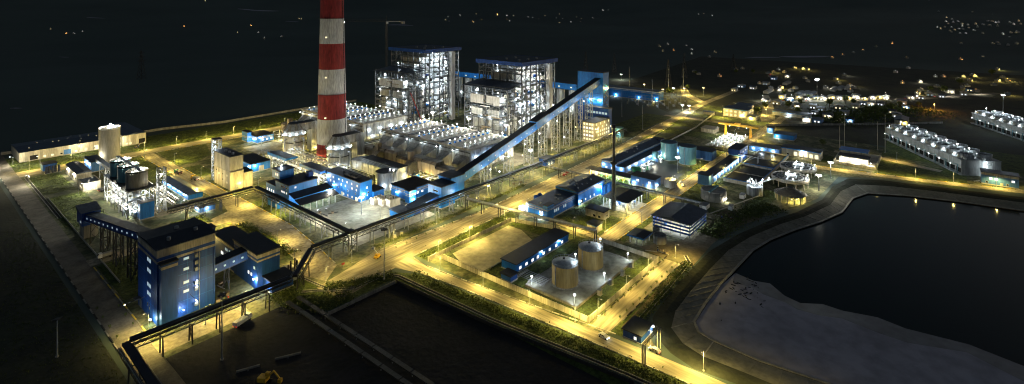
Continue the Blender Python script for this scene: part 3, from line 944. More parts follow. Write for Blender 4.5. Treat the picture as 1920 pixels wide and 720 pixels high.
t = thing('lime_silo', 'tall round concrete silo with a bright lamp on its railed top', 'silo', (121.5, 543, 0))
for i in range(6): cyl(t, 'drum_ring', CONC, (0, 0, i * 4.6 + .01), 7.3 + .01 * (i % 2), 4.6, 32)
cyl(t, 'top_slab', CONC, (0, 0, 27.6), 7.6, .5, 32)
lathe(t, 'guard_rail', WHITE, [(7.4, 28.1), (7.4, 29.4)], 24, cap=False)
box(t, 'filter_house', GALV, (-2, -2, 28.1), (2, 2, 31)); box(t, 'blower', WHITE, (3, -3, 28.1), (5, -1, 30))
fixture(t, (0, -3.4, 32.2), WHT, 3000, 1.0)
fixture(t, (-6.5, 0, 29.2), NEU, 900); fixture(t, (4, 5, 29.2), NEU, 900)
light(t, (-9, -5, 8), NEU, 700)  # bare point light beside the silo foot, no lamp head built
building('long_warehouse', 'very long cream warehouse with dark roof at the far left', 'warehouse', 72.3, 142.3, 597, 640, 8.3, CREAM, ROOFB, top='gable', rise=1.6, vents=14,
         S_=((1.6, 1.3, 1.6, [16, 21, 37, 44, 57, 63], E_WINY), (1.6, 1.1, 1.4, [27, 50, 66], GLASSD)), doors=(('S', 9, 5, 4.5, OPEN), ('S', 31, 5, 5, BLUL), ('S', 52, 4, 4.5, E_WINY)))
building('warehouse_wing', 'taller cream warehouse end block with a dark doorway', 'warehouse', 142.6, 161, 592, 660, 10, CREAM, ROOFB, top='gable', rise=1.2, axis='v',
         S_=((1.6, 1.2, 1.5, [3, 6], E_WINY),), doors=(('S', 15, 5, 5, OPEN),))
building('blue_hut', 'small pale blue hut with flat roof near the long warehouse', 'building', 80, 88.4, 548.6, 558, 5.6, BLUL, ROOF)
t = thing('gas_bottle_rack', 'row of dark upright cylinders in front of the small blue hut', 'tank rack', (81, 541, 0))
for i in range(5): cyl(t, 'cylinder', STEELD, (i * 1.9, (i % 2) * 1.5, .1), .8, 5.2, 10, .9)
box(t, 'rack_base', CONC, (-1.2, -1.2, 0), (9, 3, .14))
building('cream_workshop', 'cream gabled workshop between the tank rack and the warehouse', 'building', 91, 99.5, 493.8, 532, 7, CREAM, ROOFB, top='gable', axis='v', rise=1.2, W_=((2, 1.3, 1.6, [5, 13, 22], GLASSD),), lamps=(('W', 8, 5.5, NEU, 700), ('W', 28, 5.5, NEU, 700)))
building('cream_annex', 'low cream flat-roofed annex in front of the cream workshop', 'building', 89.5, 99.5, 467, 484, 5.2, CREAM, ROOFG, top='parapet', W_=((1.8, 1.3, 1.5, [4, 9], E_WINY),), lamps=(('S', 4, 4.4, NEU, 700),), vents=3)
building('silo_pump_house', 'small blue lit house beside the concrete silo foot', 'building', 104, 112, 517, 540, 8, BLUL, ROOFB, lamps=(('W', 6, 6, WHT, 900), ('W', 16, 6, WHT, 900)))
gallery('dark_inclined_belt', 'dark inclined belt running from the silo down to the tank rack', (107, 510, 9), (103, 440, 15), 3, 2.4, ROOFG, ROOF, trestles=((.2, 'bent'), (.5, 'bent'), (.8, 'bent')))
building('long_blue_shed', 'long low blue shed with dark roof beside the white tank', 'shed', 130.5, 139.5, 391.3, 443, 3.9, BLUE, ROOFB, top='gable', axis='v', rise=1.3, lamps=tuple(('W', y, 3.2, WHT, 220) for y in (6, 16, 26, 36, 46)))
t = thing('horizontal_tank', 'white horizontal tank on saddles behind the long blue shed', 'tank', (122, 440, 0))
pipe(t, 'shell', WHITE, (0, 0, 2.2), (0, 11, 2.2), 2, 20)
for y in (2, 9): box(t, 'saddle', CONC, (-1.4, y - .4, 0), (1.4, y + .4, 1.2))
for i, v in enumerate((392, 398)):
    t = thing('lit_channel', ['nearer', 'farther'][i] + ' of two pale concrete channels beside the long blue shed', 'channel', (121 + i * 4, v, 0))
    for s in (0, 2): box(t, 'channel_wall', CONC, (s, 0, 0), (s + .3, 44, 1.1))
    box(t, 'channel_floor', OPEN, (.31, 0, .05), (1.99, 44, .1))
    for y in spread(0, 44, 6): fixture(t, (1.1, y, 1.6), NEU, 110, .3)
building('blue_booth', 'small blue lit booth under the conveyor in front of the shed', 'building', 127, 136, 361, 370, 3.6, BLUL, ROOFB, lamps=(('W', 4, 3, WHT, 300), ('S', 4, 3, WHT, 300)))
t = thing('ash_house', 'weathered concrete house with taller windowless upper block', 'building', (157, 390, 0))
box(t, 'wall', CREAM, (0, 0, 0), (9, 29, 13)); box(t, 'upper_wall', CONC, (-.05, 1, 13), (9.05, 29.05, 23.6)); box(t, 'roof', ROOF, (-.4, .6, 23.6), (9.4, 29.4, 24))
box(t, 'side_block', CREAM, (9.05, -1, 0), (15, 12, 11)); box(t, 'side_roof', ROOF, (9.06, -1.3, 11), (15.3, 12.3, 11.3)); box(t, 'ledge', CONC, (-.3, -.3, 12.7), (9.3, 29.3, 13.1))
for i in range(5): box(t, 'pilaster', CREAM, (-.22, i * 7 + .2, 0), (.02, i * 7 + .7, 12.6)); box(t, 'upper_pilaster', CONC, (-.25, 1.2 + i * 6.7, 13.2), (.02, 1.7 + i * 6.7, 23.5))
for y, z in ((6, 9), (6, 4), (13, 9), (13, 5), (20, 8), (24, 10)): window(t, 'W', y, z, 1, 1.2, 0, 0, E_WINY if y in (6, 20) else GLASSD)
door(t, 'S', 4, 2.4, 3.4, 0, 0, STEEL); fixture(t, (6, -1.6, 4.5), SOD, 200)
for y in (6, 12, 18): cyl(t, 'roof_vent', GALV, (4, y, 24), .9, 1.4, 12)
t = thing('lit_stair_tower', 'white-lit lattice stair tower behind the concrete ash house', 'stair tower', (158, 421, 0))
trestle_tower(t, 2.5, 2.5, 31, 5, 5, STEEL, 4); box(t, 'cap', ROOF, (-.4, -.4, 31), (5.4, 5.4, 31.4))
for z in (6, 12, 18, 22, 25.5, 29): fixture(t, (.6 if z % 4 else 3.5, .6, z), WHT, 400)

# ================================================================== chimney and gas cleaning
t = thing('chimney', 'huge red and white banded concrete chimney rising out of the picture', 'chimney', (243.5, 401, 0))
zs = [0, 16, 36.8, 57.5, 78.5, 100, 121, 142, 163, 184, 205, 226]
rad = lambda z: 12.6 - z * .0238
for i in range(len(zs) - 1):
    lathe(t, 'red_band' if i % 2 == 0 else 'white_band', RED if i % 2 == 0 else CHW, [(rad(zs[i]), zs[i]), (rad(zs[i + 1]), zs[i + 1] - .02)], 64)
lathe(t, 'plinth', CONC, [(13.6, 0), (13.4, 2.4), (12.5, 2.6)], 48)
for z in (38.5, 72, 105.5, 139):
    a = R(212)
    c = (rad(z) * math.cos(a), rad(z) * math.sin(a), z)
    beam(t, 'lit_opening', E_WINY, (c[0] - .1, c[1] - .1, z), (c[0] + .1, c[1] + .1, z + .01), 1.6, 1.1)
for z in (57.5, 121):
    lathe(t, 'gallery_ring', STEELD, [(rad(z) + .05, z), (rad(z) + .9, z), (rad(z) + .9, z + .2)], 40, cap=False)
for k in range(60):
    a = R(300)
    beam(t, 'ladder_section', STEELD, ((rad(k * 3) + .3) * math.cos(a), (rad(k * 3) + .3) * math.sin(a), k * 3), ((rad(k * 3 + 3) + .3) * math.cos(a), (rad(k * 3 + 3) + .3) * math.sin(a), k * 3 + 2.8), .5, .3)

def absorber(u, v, label, m):
    t = thing('absorber_vessel', label, 'absorber', (u, v, 0))
    lathe(t, 'vessel', m, [(9, 0), (9, 20)], 32)
    lathe(t, 'belt_ring', STEELD, [(9.05, 13), (9.5, 13), (9.5, 13.6), (9.05, 13.6)], 32, cap=False)
    lathe(t, 'platform', STEEL, [(9.05, 19.4), (10.4, 19.4), (10.4, 19.8), (9.05, 19.8)], 32, cap=False)
    n = 16
    for i in range(n):
        a0, a1 = 2 * math.pi * i / n, 2 * math.pi * (i + .97) / n
        q = lambda r, a, z: (r * math.cos(a), r * math.sin(a), z)
        mesh(t, 'hood_panel', CONCD if i % 2 else GALV, [q(9.1, a0, 20), q(9.1, a1, 20), q(8.6, a1, 23), q(8.6, a0, 23), q(4.8, a1, 28.6), q(4.8, a0, 28.6)], [(0, 1, 2, 3), (3, 2, 4, 5)])
    cyl(t, 'hood_cap', ROOF, (0, 0, 28.3), 4.9, .5, 24)
    box(t, 'outlet_duct', CONCD, (3, -4, 21.5), (17.5, 4, 28.2))
    box(t, 'duct_roof', ROOF, (4, -4.2, 28.2), (17.5, 4.2, 28.5))
    pipe(t, 'duct_elbow', GALV, (17.5, -4, 24.2), (17.5, 4, 24.2), 4.2, 24)
    box(t, 'down_duct', GALV, (14.5, -3.9, 2), (21.4, 3.9, 24))
    for a in (200, 245, 290):
        x, y = 11.2 * math.cos(R(a)), 11.2 * math.sin(R(a))
        pipe(t, 'recycle_pipe', GALV, (x, y, .5), (x, y, 14 + (a % 3)), .7)
        pipe(t, 'pipe_branch', GALV, (x, y, 14 + (a % 3)), (x * .8, y * .8, 14 + (a % 3)), .6)
    box(t, 'pump', WHITE, (-15, -10, 0), (-11, -7, 2.2)); box(t, 'pump', WHITE, (-14, -4, 0), (-11, -1, 2.2))
    for a, z in ((190, 20.9), (225, 20.9), (255, 20.9), (300, 20.9), (235, 8), (270, 5), (205, 4)):
        fixture(t, (10.9 * math.cos(R(a)), 10.9 * math.sin(R(a)), z), WHT, 300, .4)
    return t
absorber(231, 371, 'grey domed absorber vessel in front of the chimney foot', GALV)
absorber(230, 440, 'grey domed absorber vessel left of the chimney foot', CONC)

t = thing('raw_gas_duct', 'big grey flat-topped duct between the absorber and the round white tank', 'duct', (236, 304, 0))
mesh(t, 'duct_shell', GALV, [(0, 0, 4), (10, 0, 4), (10, 60, 4), (0, 60, 4), (0, 0, 11), (2, 0, 13.5), (10, 0, 13.5), (0, 44, 11), (2, 44, 13.5), (10, 44, 13.5), (0, 60, 9), (2, 60, 10), (10, 60, 10)],
     [(0, 1, 6, 5, 4), (4, 5, 8, 7), (5, 6, 9, 8), (7, 8, 11, 10), (8, 9, 12, 11), (0, 4, 7, 10, 3), (3, 10, 11, 12, 2), (1, 2, 12, 9, 6), (0, 3, 2, 1)])
box(t, 'roof_sheet', ROOF, (1.6, -.3, 13.5), (10.3, 44, 13.8))
for y in range(2, 60, 8):
    for x in (1, 9): box(t, 'leg', STEEL, (x - .3, y - .3, 0), (x + .3, y + .3, 4))
    box(t, 'stiffener', STEEL, (-.2, y - .15, 4), (.02, y + .15, 10.8))
for y in (2, 6): fixture(t, (-1, y, 12.6), WHT, 900, .6)
t = thing('process_tank', 'round pale grey steel tank with dark roof by the blue switchgear building', 'tank', (231, 310.5, 0))
for i in range(3): cyl(t, 'shell_course', GALV, (0, 0, i * 4 + .01), 6.7 + .02 * i, 3.98, 32)
cyl(t, 'roof', ROOF, (0, 0, 12), 6.6, .3, 32); lathe(t, 'rim', STEEL, [(6.75, 11.7), (6.85, 12.4)], 32, cap=False)
fixture(t, (2, -8.0, 2.6), NEU, 900, .6); fixture(t, (-5.5, -6, 4), WHT, 500)

# ---- electrostatic precipitators
def precipitator(v0, v1, label, u0=276, u1=325, zt=24.5):
    t = thing('precipitator', label, 'precipitator', (u0, v0, 0))
    Lu, Lv = u1 - u0, v1 - v0
    n = 3
    sec = Lv / n
    for i in range(n):
        y0, y1 = i * sec + (1.2 if i else 0), (i + 1) * sec - (1.2 if i < n - 1 else 0)
        box(t, 'casing', GALV, (0, y0, 10), (Lu, y1, zt))
        box(t, 'roof_deck', CONC, (-.6, y0, zt), (Lu + .6, y1, zt + .3))
        for k in range(5):
            for j in range(2):
                ux, vy = 2 + k * (Lu - 4) / 5, y0 + j * (y1 - y0) / 2
                w, d = (Lu - 4) / 5, (y1 - y0) / 2
                mesh(t, 'hopper', STEEL, [(ux, vy, 10), (ux + w - .3, vy, 10), (ux + w - .3, vy + d - .3, 10), (ux, vy + d - .3, 10), (ux + w * .4, vy + d * .4, 3.5), (ux + w * .6, vy + d * .4, 3.5), (ux + w * .6, vy + d * .6, 3.5), (ux + w * .4, vy + d * .6, 3.5)],
                     [(0, 4, 5, 1), (1, 5, 6, 2), (2, 6, 7, 3), (3, 7, 4, 0), (4, 7, 6, 5)])
        for j, f in enumerate((.26, .74)):
            yy = y0 + f * (y1 - y0)
            for k in range(9):
                x = 3 + k * (Lu - 6) / 8
                box(t, 'transformer', BLUE if j else WHITE, (x - .8, yy - 1.0, zt + .3), (x + .8, yy + .4, zt + 1.4))
                box(t, 'lamp_post', WHITE, (x + 1.3, yy + .9, zt + .3), (x + 1.45, yy + 1.05, zt + 2.6))
                fixture(t, (x + 1.3, yy + 1.0, zt + 2.9), WHT, 150, .32, lit=k % 2 == 0)
        for x in spread(0, Lu, 7):
            box(t, 'wall_rib', GALV, (x - .15, -.3 if i == 0 else y0, 10.2), (x + .15, .02 if i == 0 else y0 + .1, zt - .1)) if i == 0 else None
    for y in spread(0, Lv, 6):
        # outlet nozzles: pyramid hoods on the long front wall
        mesh(t, 'outlet_nozzle', CONCD, [(-.05, y - 7, 11), (-.05, y + 7, 11), (-.05, y + 7, 20), (-.05, y - 7, 20), (-8, y - 3, 10), (-8, y + 3, 10), (-8, y + 3, 15), (-8, y - 3, 15)],
             [(0, 4, 5, 1), (1, 5, 6, 2), (2, 6, 7, 3), (3, 7, 4, 0), (4, 7, 6, 5)])
        fixture(t, (-2.2, y + 8.2, 22.4), WHT, 170, .4)
    box(t, 'parapet', CONC, (-.9, -.3, zt + .3), (-.62, Lv + .3, zt + 1.2))
    box(t, 'eave_walkway', STEELD, (-2, 0, zt - 1.6), (-.62, Lv, zt - 1.4))
    for y in spread(0, Lv, 14): box(t, 'rail_post', STEEL, (-2, y - .06, zt - 1.4), (-1.85, y + .06, zt - .3))
    box(t, 'roof_strip', ROOF, (1, sec - 1.9, zt - .6), (Lu - 1, sec + 1.9, zt + .9)); box(t, 'roof_strip', ROOF, (1, 2 * sec - 1.9, zt - .6), (Lu - 1, 2 * sec + 1.9, zt + .9))  # dark boxes stand for the shaded slots between the three casings
    for x in spread(0, Lu, 5):
        for y in spread(0, Lv, 10): box(t, 'support_column', STEEL, (x - .3, y - .3, 0), (x + .3, y + .3, 10))
    for x in spread(0, Lu, 4): fixture(t, (x, -1.6, 19), WHT, 330, .4); fixture(t, (x + 4, -1.6, 13), WHT, 200, .4)
    for x in spread(0, Lu, 3):
        for y in spread(0, Lv, 4): fixture(t, (x, y, 3), NEU, 260, .4)
    return t
precipitator(268, 376, 'wide flat precipitator with rows of roof lamps in front of the nearer boiler')
precipitator(403, 512, 'wide flat precipitator with rows of roof lamps behind the chimney')
for i, (u, v) in enumerate(((331, 372), (333, 326), (335, 284))):
    mast(u, v, ['warm floodlight mast at the left end of the nearer precipitator', 'warm floodlight mast at the middle back of the nearer precipitator', 'warm floodlight mast at the conveyor end of the nearer precipitator'][i], 31, 4, NEU, 9000)

def fan_duct(v0, v1, label):
    t = thing('flue_gas_duct', label, 'duct', (254, v0, 0))
    Lv = v1 - v0
    n = 7
    for i in range(n):
        y0, y1 = i * Lv / n, (i + 1) * Lv / n - .1
        zt = 15 if i in (0, 3, 6) else 17.5
        mesh(t, 'duct_section', TAN, [(0, y0, 9), (9, y0, 9), (9, y1, 9), (0, y1, 9), (0, y0, zt - 1.5), (1.5, y0, zt), (9, y0, zt), (0, y1, zt - 1.5), (1.5, y1, zt), (9, y1, zt)],
             [(0, 1, 6, 5, 4), (3, 7, 8, 9, 2), (0, 4, 7, 3), (4, 5, 8, 7), (5, 6, 9, 8), (1, 2, 9, 6), (0, 3, 2, 1)])
        box(t, 'flange', STEELD, (-.15, y1, 8.8), (9.1, y1 + .1, zt + .1))
    for y in (Lv * .33, Lv * .72):
        pipe(t, 'fan_casing', TAN, (-3.2, y, 10.5), (-3.2, y + 6, 10.5), 5.4, 28)
        pipe(t, 'fan_rim', STEELD, (-3.2, y - .25, 10.5), (-3.2, y, 10.5), 5.5, 28)
        box(t, 'fan_stack', TAN, (-1, y + 7, 9), (3, y + 10, 21)); box(t, 'fan_base', CONC, (-7, y - 1, 0), (1, y + 7, 5))
        box(t, 'motor', BLUE, (-5, y - 5, 5), (-2, y - 1.5, 7.5))
    frame(t, [-9, -3, 4, 11], spread(-2, Lv + 2, 9), [4.5, 8.6], STEEL, .3, seed=int(v0))
    rr = random.Random(int(v0))
    for i in range(22): fixture(t, (rr.uniform(-8, 10), rr.uniform(0, Lv), rr.choice([3.8, 7.8])), SOD if i % 3 else NEU, 520, .4)
    for i in range(16):
        y = rr.uniform(0, Lv)
        pipe(t, 'process_pipe', GALV, (-9, y, rr.choice([3, 5, 6.2])), (11, y, rr.choice([3, 5, 6.2])), .25)
    return t
fan_duct(268, 372, 'tan flue duct with round fan casings below the nearer precipitator')
fan_duct(424, 512, 'tan flue duct behind the chimney below the farther precipitator')

def pipe_rack(label, a, b, w, zs, step, lamps, col=SOD, name='pipe_rack', e=420, m=STEEL, pipes=5, seed=1):
    t = thing(name, label, 'pipe rack')
    A, B = Vector(a), Vector(b)
    d = B - A
    n = Vector((-d.y, d.x)).normalized()
    k = max(1, round(d.length / step))
    for i in range(k + 1):
        p = A.lerp(B, i / k)
        for s in (-1, 1):
            q = p + n * s * w / 2
            box(t, 'column', m, (q.x - .2, q.y - .2, 0), (q.x + .2, q.y + .2, zs[-1]))
        for z in zs:
            beam(t, 'cross_beam', m, (*(p - n * w / 2), z - .2), (*(p + n * w / 2), z - .2), .3)
        if i % 3 == 0 and i < k:
            q = A.lerp(B, (i + 1) / k)
            beam(t, 'brace', m, (*(p - n * w / 2), .1), (*(q - n * w / 2), zs[0]), .18)
    rr = random.Random(seed)
    for z in zs:
        for s in (-1, 1):
            beam(t, 'runner', m, (*(A + n * s * w / 2), z - .45), (*(B + n * s * w / 2), z - .45), .28)
        for j in range(pipes):
            o = n * (w * (-.42 + .84 * j / max(1, pipes - 1)))
            r = rr.uniform(.12, .4)
            pipe(t, 'pipe', rr.choice([GALV, GALV, STEEL, WHITE, STEELD]), (*(A + o), z + r), (*(B + o), z + r), r)
    for i in range(lamps):
        p = A.lerp(B, (i + .5) / lamps)
        fixture(t, (p.x, p.y, zs[0] - 1.0), col, e, .4)
    return t
pipe_rack('pipe bridge on posts crossing from the main road to the tank compound', (240, 237), (251, 148), 2.6, [6.8], 13, 0, m=STEELD, pipes=4)
pipe_rack('pipe rack crossing the road behind the tall grey stack', (330, 238), (330, 118), 3, [6.5], 12, 0, m=STEELD, pipes=4, seed=2)
pipe_rack('far pipe rack beside the teal tanks', (461, 204), (461, 118), 3, [7], 12, 0, m=STEEL, pipes=4, seed=3)
pipe_rack('tall pipe rack under the blue canopies left of the chimney', (204, 338), (204, 440), 9, [5.5, 10.5], 8, 12, NEU, e=600, pipes=6, seed=4)
pipe_rack('wide pipe rack behind the blue switchgear building', (222, 318), (222, 430), 8, [5, 9], 8, 12, SOD, e=650, pipes=6, seed=5)
pipe_rack('pipe rack in the alley between the two precipitators', (250, 389), (340, 389), 10, [6, 11], 9, 9, SOD, e=700, pipes=6, seed=6)
for (v0, v1, lab) in ((392, 422, 'blue-edged canopy roof on the pipe rack, farther left one'), (342, 371, 'blue-edged canopy roof on the pipe rack beside the chimney')):
    t = thing('canopy_roof', lab, 'canopy', (198.5, v0, 0))
    for x in (.6, 8.6):
        for y in spread(0, v1 - v0, 4): box(t, 'post', STEEL, (x - .2, y - .2, 0), (x + .2, y + .2, 12.6))
    mesh(t, 'roof', ROOFB, [(0, 0, 13), (9.4, 0, 12.4), (9.4, v1 - v0, 12.4), (0, v1 - v0, 13), (0, 0, 13.3), (9.4, 0, 12.7), (9.4, v1 - v0, 12.7), (0, v1 - v0, 13.3)],
         [(0, 3, 2, 1), (4, 5, 6, 7), (0, 1, 5, 4), (1, 2, 6, 5), (2, 3, 7, 6), (3, 0, 4, 7)])
    box(t, 'fascia', BLUE, (-.25, -.2, 11.3), (-.03, v1 - v0 + .2, 13.4)); box(t, 'end_fascia', BLUE, (-.02, -.25, 11.6), (9.4, -.03, 13.2))

# ================================================================== boiler houses
def boiler(u0, u1, v0, v1, zt, uw, zw, label, seed):
    t = thing('boiler_house', label, 'boiler house', (uw, v0, 0))
    rr = random.Random(seed)
    X0, X1, Y1 = u0 - uw, u1 - uw, v1 - v0
    us = [X0 + (X1 - X0) * f for f in (0, .12, .25, .42, .52, .69, .84, 1)]
    vs = [Y1 * i / 6 for i in range(7)]
    ws = [0, X0 / 2]
    nz = 13
    zs = [zt * (i + 1 + (rr.uniform(-.28, .28) if i < nz - 1 else 0)) / nz for i in range(nz)]
    zl = [z for z in zs if z < zw - 3]
    def col(x, y, h, w=.9): box(t, 'column', STEELB, (x - w / 2, y - w / 2, 0), (x + w / 2, y + w / 2, h))
    for x in us:
        for y in vs:
            if x in (us[0], us[-1]) or y in (vs[0], vs[-1]): col(x, y, zt)
    for x in ws:
        for y in vs: col(x, y, zw if x else zw - 1.5, .8)
    # perimeter beams on every floor
    for z in zs:
        beam(t, 'floor_beam', STEELB, (X0, Y1, z - .4), (X1, Y1, z - .4), .5, .8)
        for k in range(7):
            if rr.random() < .7 or z > zt - 1: beam(t, 'floor_beam', STEELB, (us[k] + .46, 0, z - .4), (us[k + 1] - .46, 0, z - .4), .45, rr.choice([.5, .8]))
        for x in (X0, X1): beam(t, 'floor_beam', STEELB, (x, 0, z - .4), (x, Y1, z - .4), .5, .8)
        # grating walkways round the furnace
        if z < zt - 2:
            box(t, 'walkway', STEELD, (X0 + .5, 1.0, z - .15), (X1 - .5, 5.0, z))
            box(t, 'walkway', STEELD, (X0 + .5, 5.2, z - .15), (X0 + 4.6, Y1 - .6, z))
            beam(t, 'guard_rail', STEEL, (X0, .3, z + 1.1), (X1, .3, z + 1.1), .12)
            beam(t, 'guard_rail', STEEL, (X0 + .3, 0, z + 1.1), (X0 + .3, Y1, z + 1.1), .12)
    for z in zl + [zw - .6]:
        for x in ws: beam(t, 'floor_beam', STEELB, (x, 0, z - .4), (x, Y1, z - .4), .45, .7)
        for y in vs[::2]: beam(t, 'floor_beam', STEELB, (0, y, z - .4), (X0, y, z - .4), .45, .7)
        if z < zw - 4:
            box(t, 'walkway', STEELD, (.5, .6, z - .15), (X0 - .6, 4, z))
            beam(t, 'guard_rail', STEEL, (.1, -.1, z + 1.1), (X0, -.1, z + 1.1), .12)
            beam(t, 'guard_rail', STEEL, (-.2, 0, z + 1.1), (-.2, Y1, z + 1.1), .12)
    # braces in the two visible faces
    lv = [0] + zs
    for i in range(nz):
        for k in range(7):
            if rr.random() < .62:
                a, b = (us[k], us[k + 1]) if rr.random() < .5 else (us[k + 1], us[k])
                beam(t, 'brace', STEELB, (a, 0, lv[i]), (b, 0, lv[i + 1]), .38)
        if lv[i + 1] > zw - 6:
            for k in (0, 1, 4, 5):
                a, b = (vs[k], vs[k + 1]) if k % 2 else (vs[k + 1], vs[k])
                beam(t, 'brace', STEELB, (X0, a, lv[i]), (X0, b, lv[i + 1]), .38)
        if lv[i + 1] < zw:
            for k in (0, 5):
                a, b = (vs[k], vs[k + 1]) if i % 2 else (vs[k + 1], vs[k])
                beam(t, 'brace', STEELB, (0, a, lv[i]), (0, b, lv[i + 1]), .36)
            if rr.random() < .8: beam(t, 'brace', STEELB, (0, 0, lv[i]), (X0 / 2, 0, lv[i + 1]), .34)
            if rr.random() < .8: beam(t, 'brace', STEELB, (X0, 0, lv[i]), (X0 / 2, 0, lv[i + 1]), .34)
    # furnace, back pass and heaters
    box(t, 'furnace', GALV, (X0 + 16, 15, 8), (X1 - 8, Y1 - 9, zt - 6))
    for z in range(12, int(zt - 8), 5): box(t, 'buckstay', STEEL, (X0 + 15.7, 14.7, z), (X1 - 7.7, Y1 - 8.7, z + .5))
    box(t, 'back_pass', GALV, (X0 + 6.5, 12, 24), (X0 + 15.6, Y1 - 10, zt - 9))
    box(t, 'steam_drum_casing', CONC, (X0 + 2.5, 14, zt - 17), (X0 + 6.4, Y1 - 14, zt - 9.5))
    for i, y in enumerate((8.5, Y1 / 2 + 2)):
        box(t, 'heater_casing', CHW, (-1.2, y, zw - 18), (8, y + Y1 / 2 - 11, zw - 9.5))
        box(t, 'duct_casing', GALV, (-.8, y + 1, zw - 29), (6, y + Y1 / 2 - 12, zw - 22.5))
        box(t, 'lower_duct', GALV, (1.2, y + 1.5, 8), (9, y + Y1 / 2 - 12, zw - 32))
        box(t, 'casing_flange', STEELD, (-1.4, y - .2, zw - 9.5), (8.2, y + Y1 / 2 - 10.8, zw - 9.1))
    for i in range(34):
        z = rr.uniform(6, zt - 10)
        x = rr.uniform(X0 + 2, X1 - 12)
        pipe(t, 'steam_pipe', rr.choice([GALV, WHITE]), (x, 2 + rr.random() * 4, z), (x + rr.uniform(5, 12), 2 + rr.random() * 4, z), rr.uniform(.3, .8))
    for i in range(30):
        x, y = rr.uniform(X0 + 1, X1 - 3), rr.uniform(1.4, 9)
        z = rr.uniform(4, 30)
        pipe(t, 'upright_pipe', rr.choice([GALV, WHITE, STEEL]), (x, y, z), (x, y, z + rr.uniform(15, 35)), rr.uniform(.3, .7))
    for i in range(9):
        x, z = rr.uniform(0, X0 - 6), rr.choice(zl)
        box(t, 'machine', rr.choice([BLUE, GALV, WHITE, GALV]), (x, 1.4, z), (x + rr.uniform(2.5, 5), 4.5, z + rr.uniform(1.6, 3)))
        x, z = rr.uniform(X0, X1 - 6), rr.choice(zs[:8])
        box(t, 'machine', rr.choice([BLUE, GALV, WHITE, GALV]), (x, 1.4, z), (x + rr.uniform(2.5, 5), 4.5, z + rr.uniform(1.6, 3)))
    for i in range(26):
        z, x = rr.uniform(5, zw - 8), rr.uniform(-1.5, 1)
        y = rr.uniform(0, Y1 - 14)
        pipe(t, 'air_pipe', rr.choice([GALV, WHITE, STEEL, TAN]), (x, y, z), (x, y + rr.uniform(6, 14), z), rr.uniform(.25, .7))
        x, y = rr.uniform(0, X0 - 1), rr.uniform(-.2, .5)
        pipe(t, 'down_pipe', rr.choice([GALV, WHITE, STEELB]), (x, y, z * .5), (x, y, z * .5 + rr.uniform(8, 22)), rr.uniform(.2, .5))
    for i in range(nz - 1):
        for k in range(7):
            if rr.random() < .55:
                w_, h_ = us[1] - us[0], lv[1]
                a, b = sorted((rr.random(), rr.random()))
                x, z, y = us[k] + w_ * a * .6, lv[i] + .3 + h_ * rr.random() * .4, rr.uniform(.8, 10)
                box(t, rr.choice(['duct_box', 'cable_tray', 'casing_panel']), rr.choice([GALV, STEELD, STEELB, CONCD, BLUD, TAN, STEELD]), (x, y, z), (x + w_ * rr.uniform(.2, .8), y + rr.uniform(.4, 3), z + h_ * rr.uniform(.1, .55)))
    # roofs
    box(t, 'roof', ROOF, (X0 - 2.5, -2.5, zt + .2), (X1 + 2, Y1 + 2.5, zt + .9))
    for a, b in (((X0 - 2.6, -2.7, zt - 2.6), (X1 + 2.1, -2.45, zt + 1.1)), ((X0 - 2.7, -2.44, zt - 2.6), (X0 - 2.45, Y1 + 2.6, zt + 1.1)),
                 ((X1 + 1.95, -2.44, zt - 2.6), (X1 + 2.15, Y1 + 2.6, zt + 1.1)), ((X0 - 2.4, Y1 + 2.4, zt - 2.6), (X1 + 1.9, Y1 + 2.6, zt + 1.1))):
        box(t, 'fascia', BLUD, a, b)
    mesh(t, 'wing_roof', ROOFB, [(-2, -2, zw - 2.4), (X0 - .8, -2, zw + .5), (X0 - .8, Y1 + 2, zw + .5), (-2, Y1 + 2, zw - 2.4), (-2, -2, zw - 1.9), (X0 - .8, -2, zw + 1), (X0 - .8, Y1 + 2, zw + 1), (-2, Y1 + 2, zw - 1.9)],
         [(0, 3, 2, 1), (4, 5, 6, 7), (0, 1, 5, 4), (1, 2, 6, 5), (2, 3, 7, 6), (3, 0, 4, 7)])
    for i in range(5): box(t, 'roof_vent', STEEL, (X0 + 6 + i * 7, 8 + (i % 2) * 22, zt + .9), (X0 + 8 + i * 7, 10 + (i % 2) * 22, zt + 2.6))
    # lift shaft
    sx = X0 + (X1 - X0) * .70
    box(t, 'lift_shaft', CHW, (sx, -5.2, 0), (sx + 5, -.7, zt - 4)); box(t, 'lift_shaft_cap', CONC, (sx - .2, -5.4, zt - 4), (sx + 5.2, -.5, zt - 3.4))
    for z in zs[:-1]: box(t, 'landing', STEELB, (sx - 2.5, -3, z - .2), (sx - .05, -.6, z))
    # lamps on every floor
    n = 0
    for z in zs[:-1]:
        for x in spread(X0, X1, 6):
            n += 1
            if rr.random() < .3: continue
            fixture(t, (x + rr.uniform(-2, 2), rr.choice([2.6, 5.6, 7.5]), z + 3.9 + rr.uniform(-.9, .9)), rr.choice([WHT, WHT, WHT, NEU]), rr.choice([350, 700, 1100, 1900]), rr.choice([.3, .42, .55]), lit=rr.random() < .85)
        for y in spread(0, Y1, 4):
            if z < zw - 6:
                fixture(t, (rr.choice([-.9, 2.5]), y + rr.uniform(-3, 3), z - 1.6), WHT, 600, .42, lit=rr.random() < .6)
            elif z > zw + 2 and rr.random() < .4:
                fixture(t, (X0 + 4, y, z + 2.6), WHT, 300, .45)
    for y in (Y1 * .25, Y1 * .75): fixture(t, (2, y, zw - 6.5), WHT, 700, .5)
    fixture(t, (-1.6, Y1 * .66, zw - 4.5), WHT, 700, .7); fixture(t, (X0 / 2, -1.4, zw - 12), WHT, 700, .7)
    return t
boiler(385, 437, 445, 505, 82.5, 362, 60, 'open steel boiler house farther left, blue-edged roof and pale lift shaft', 21)
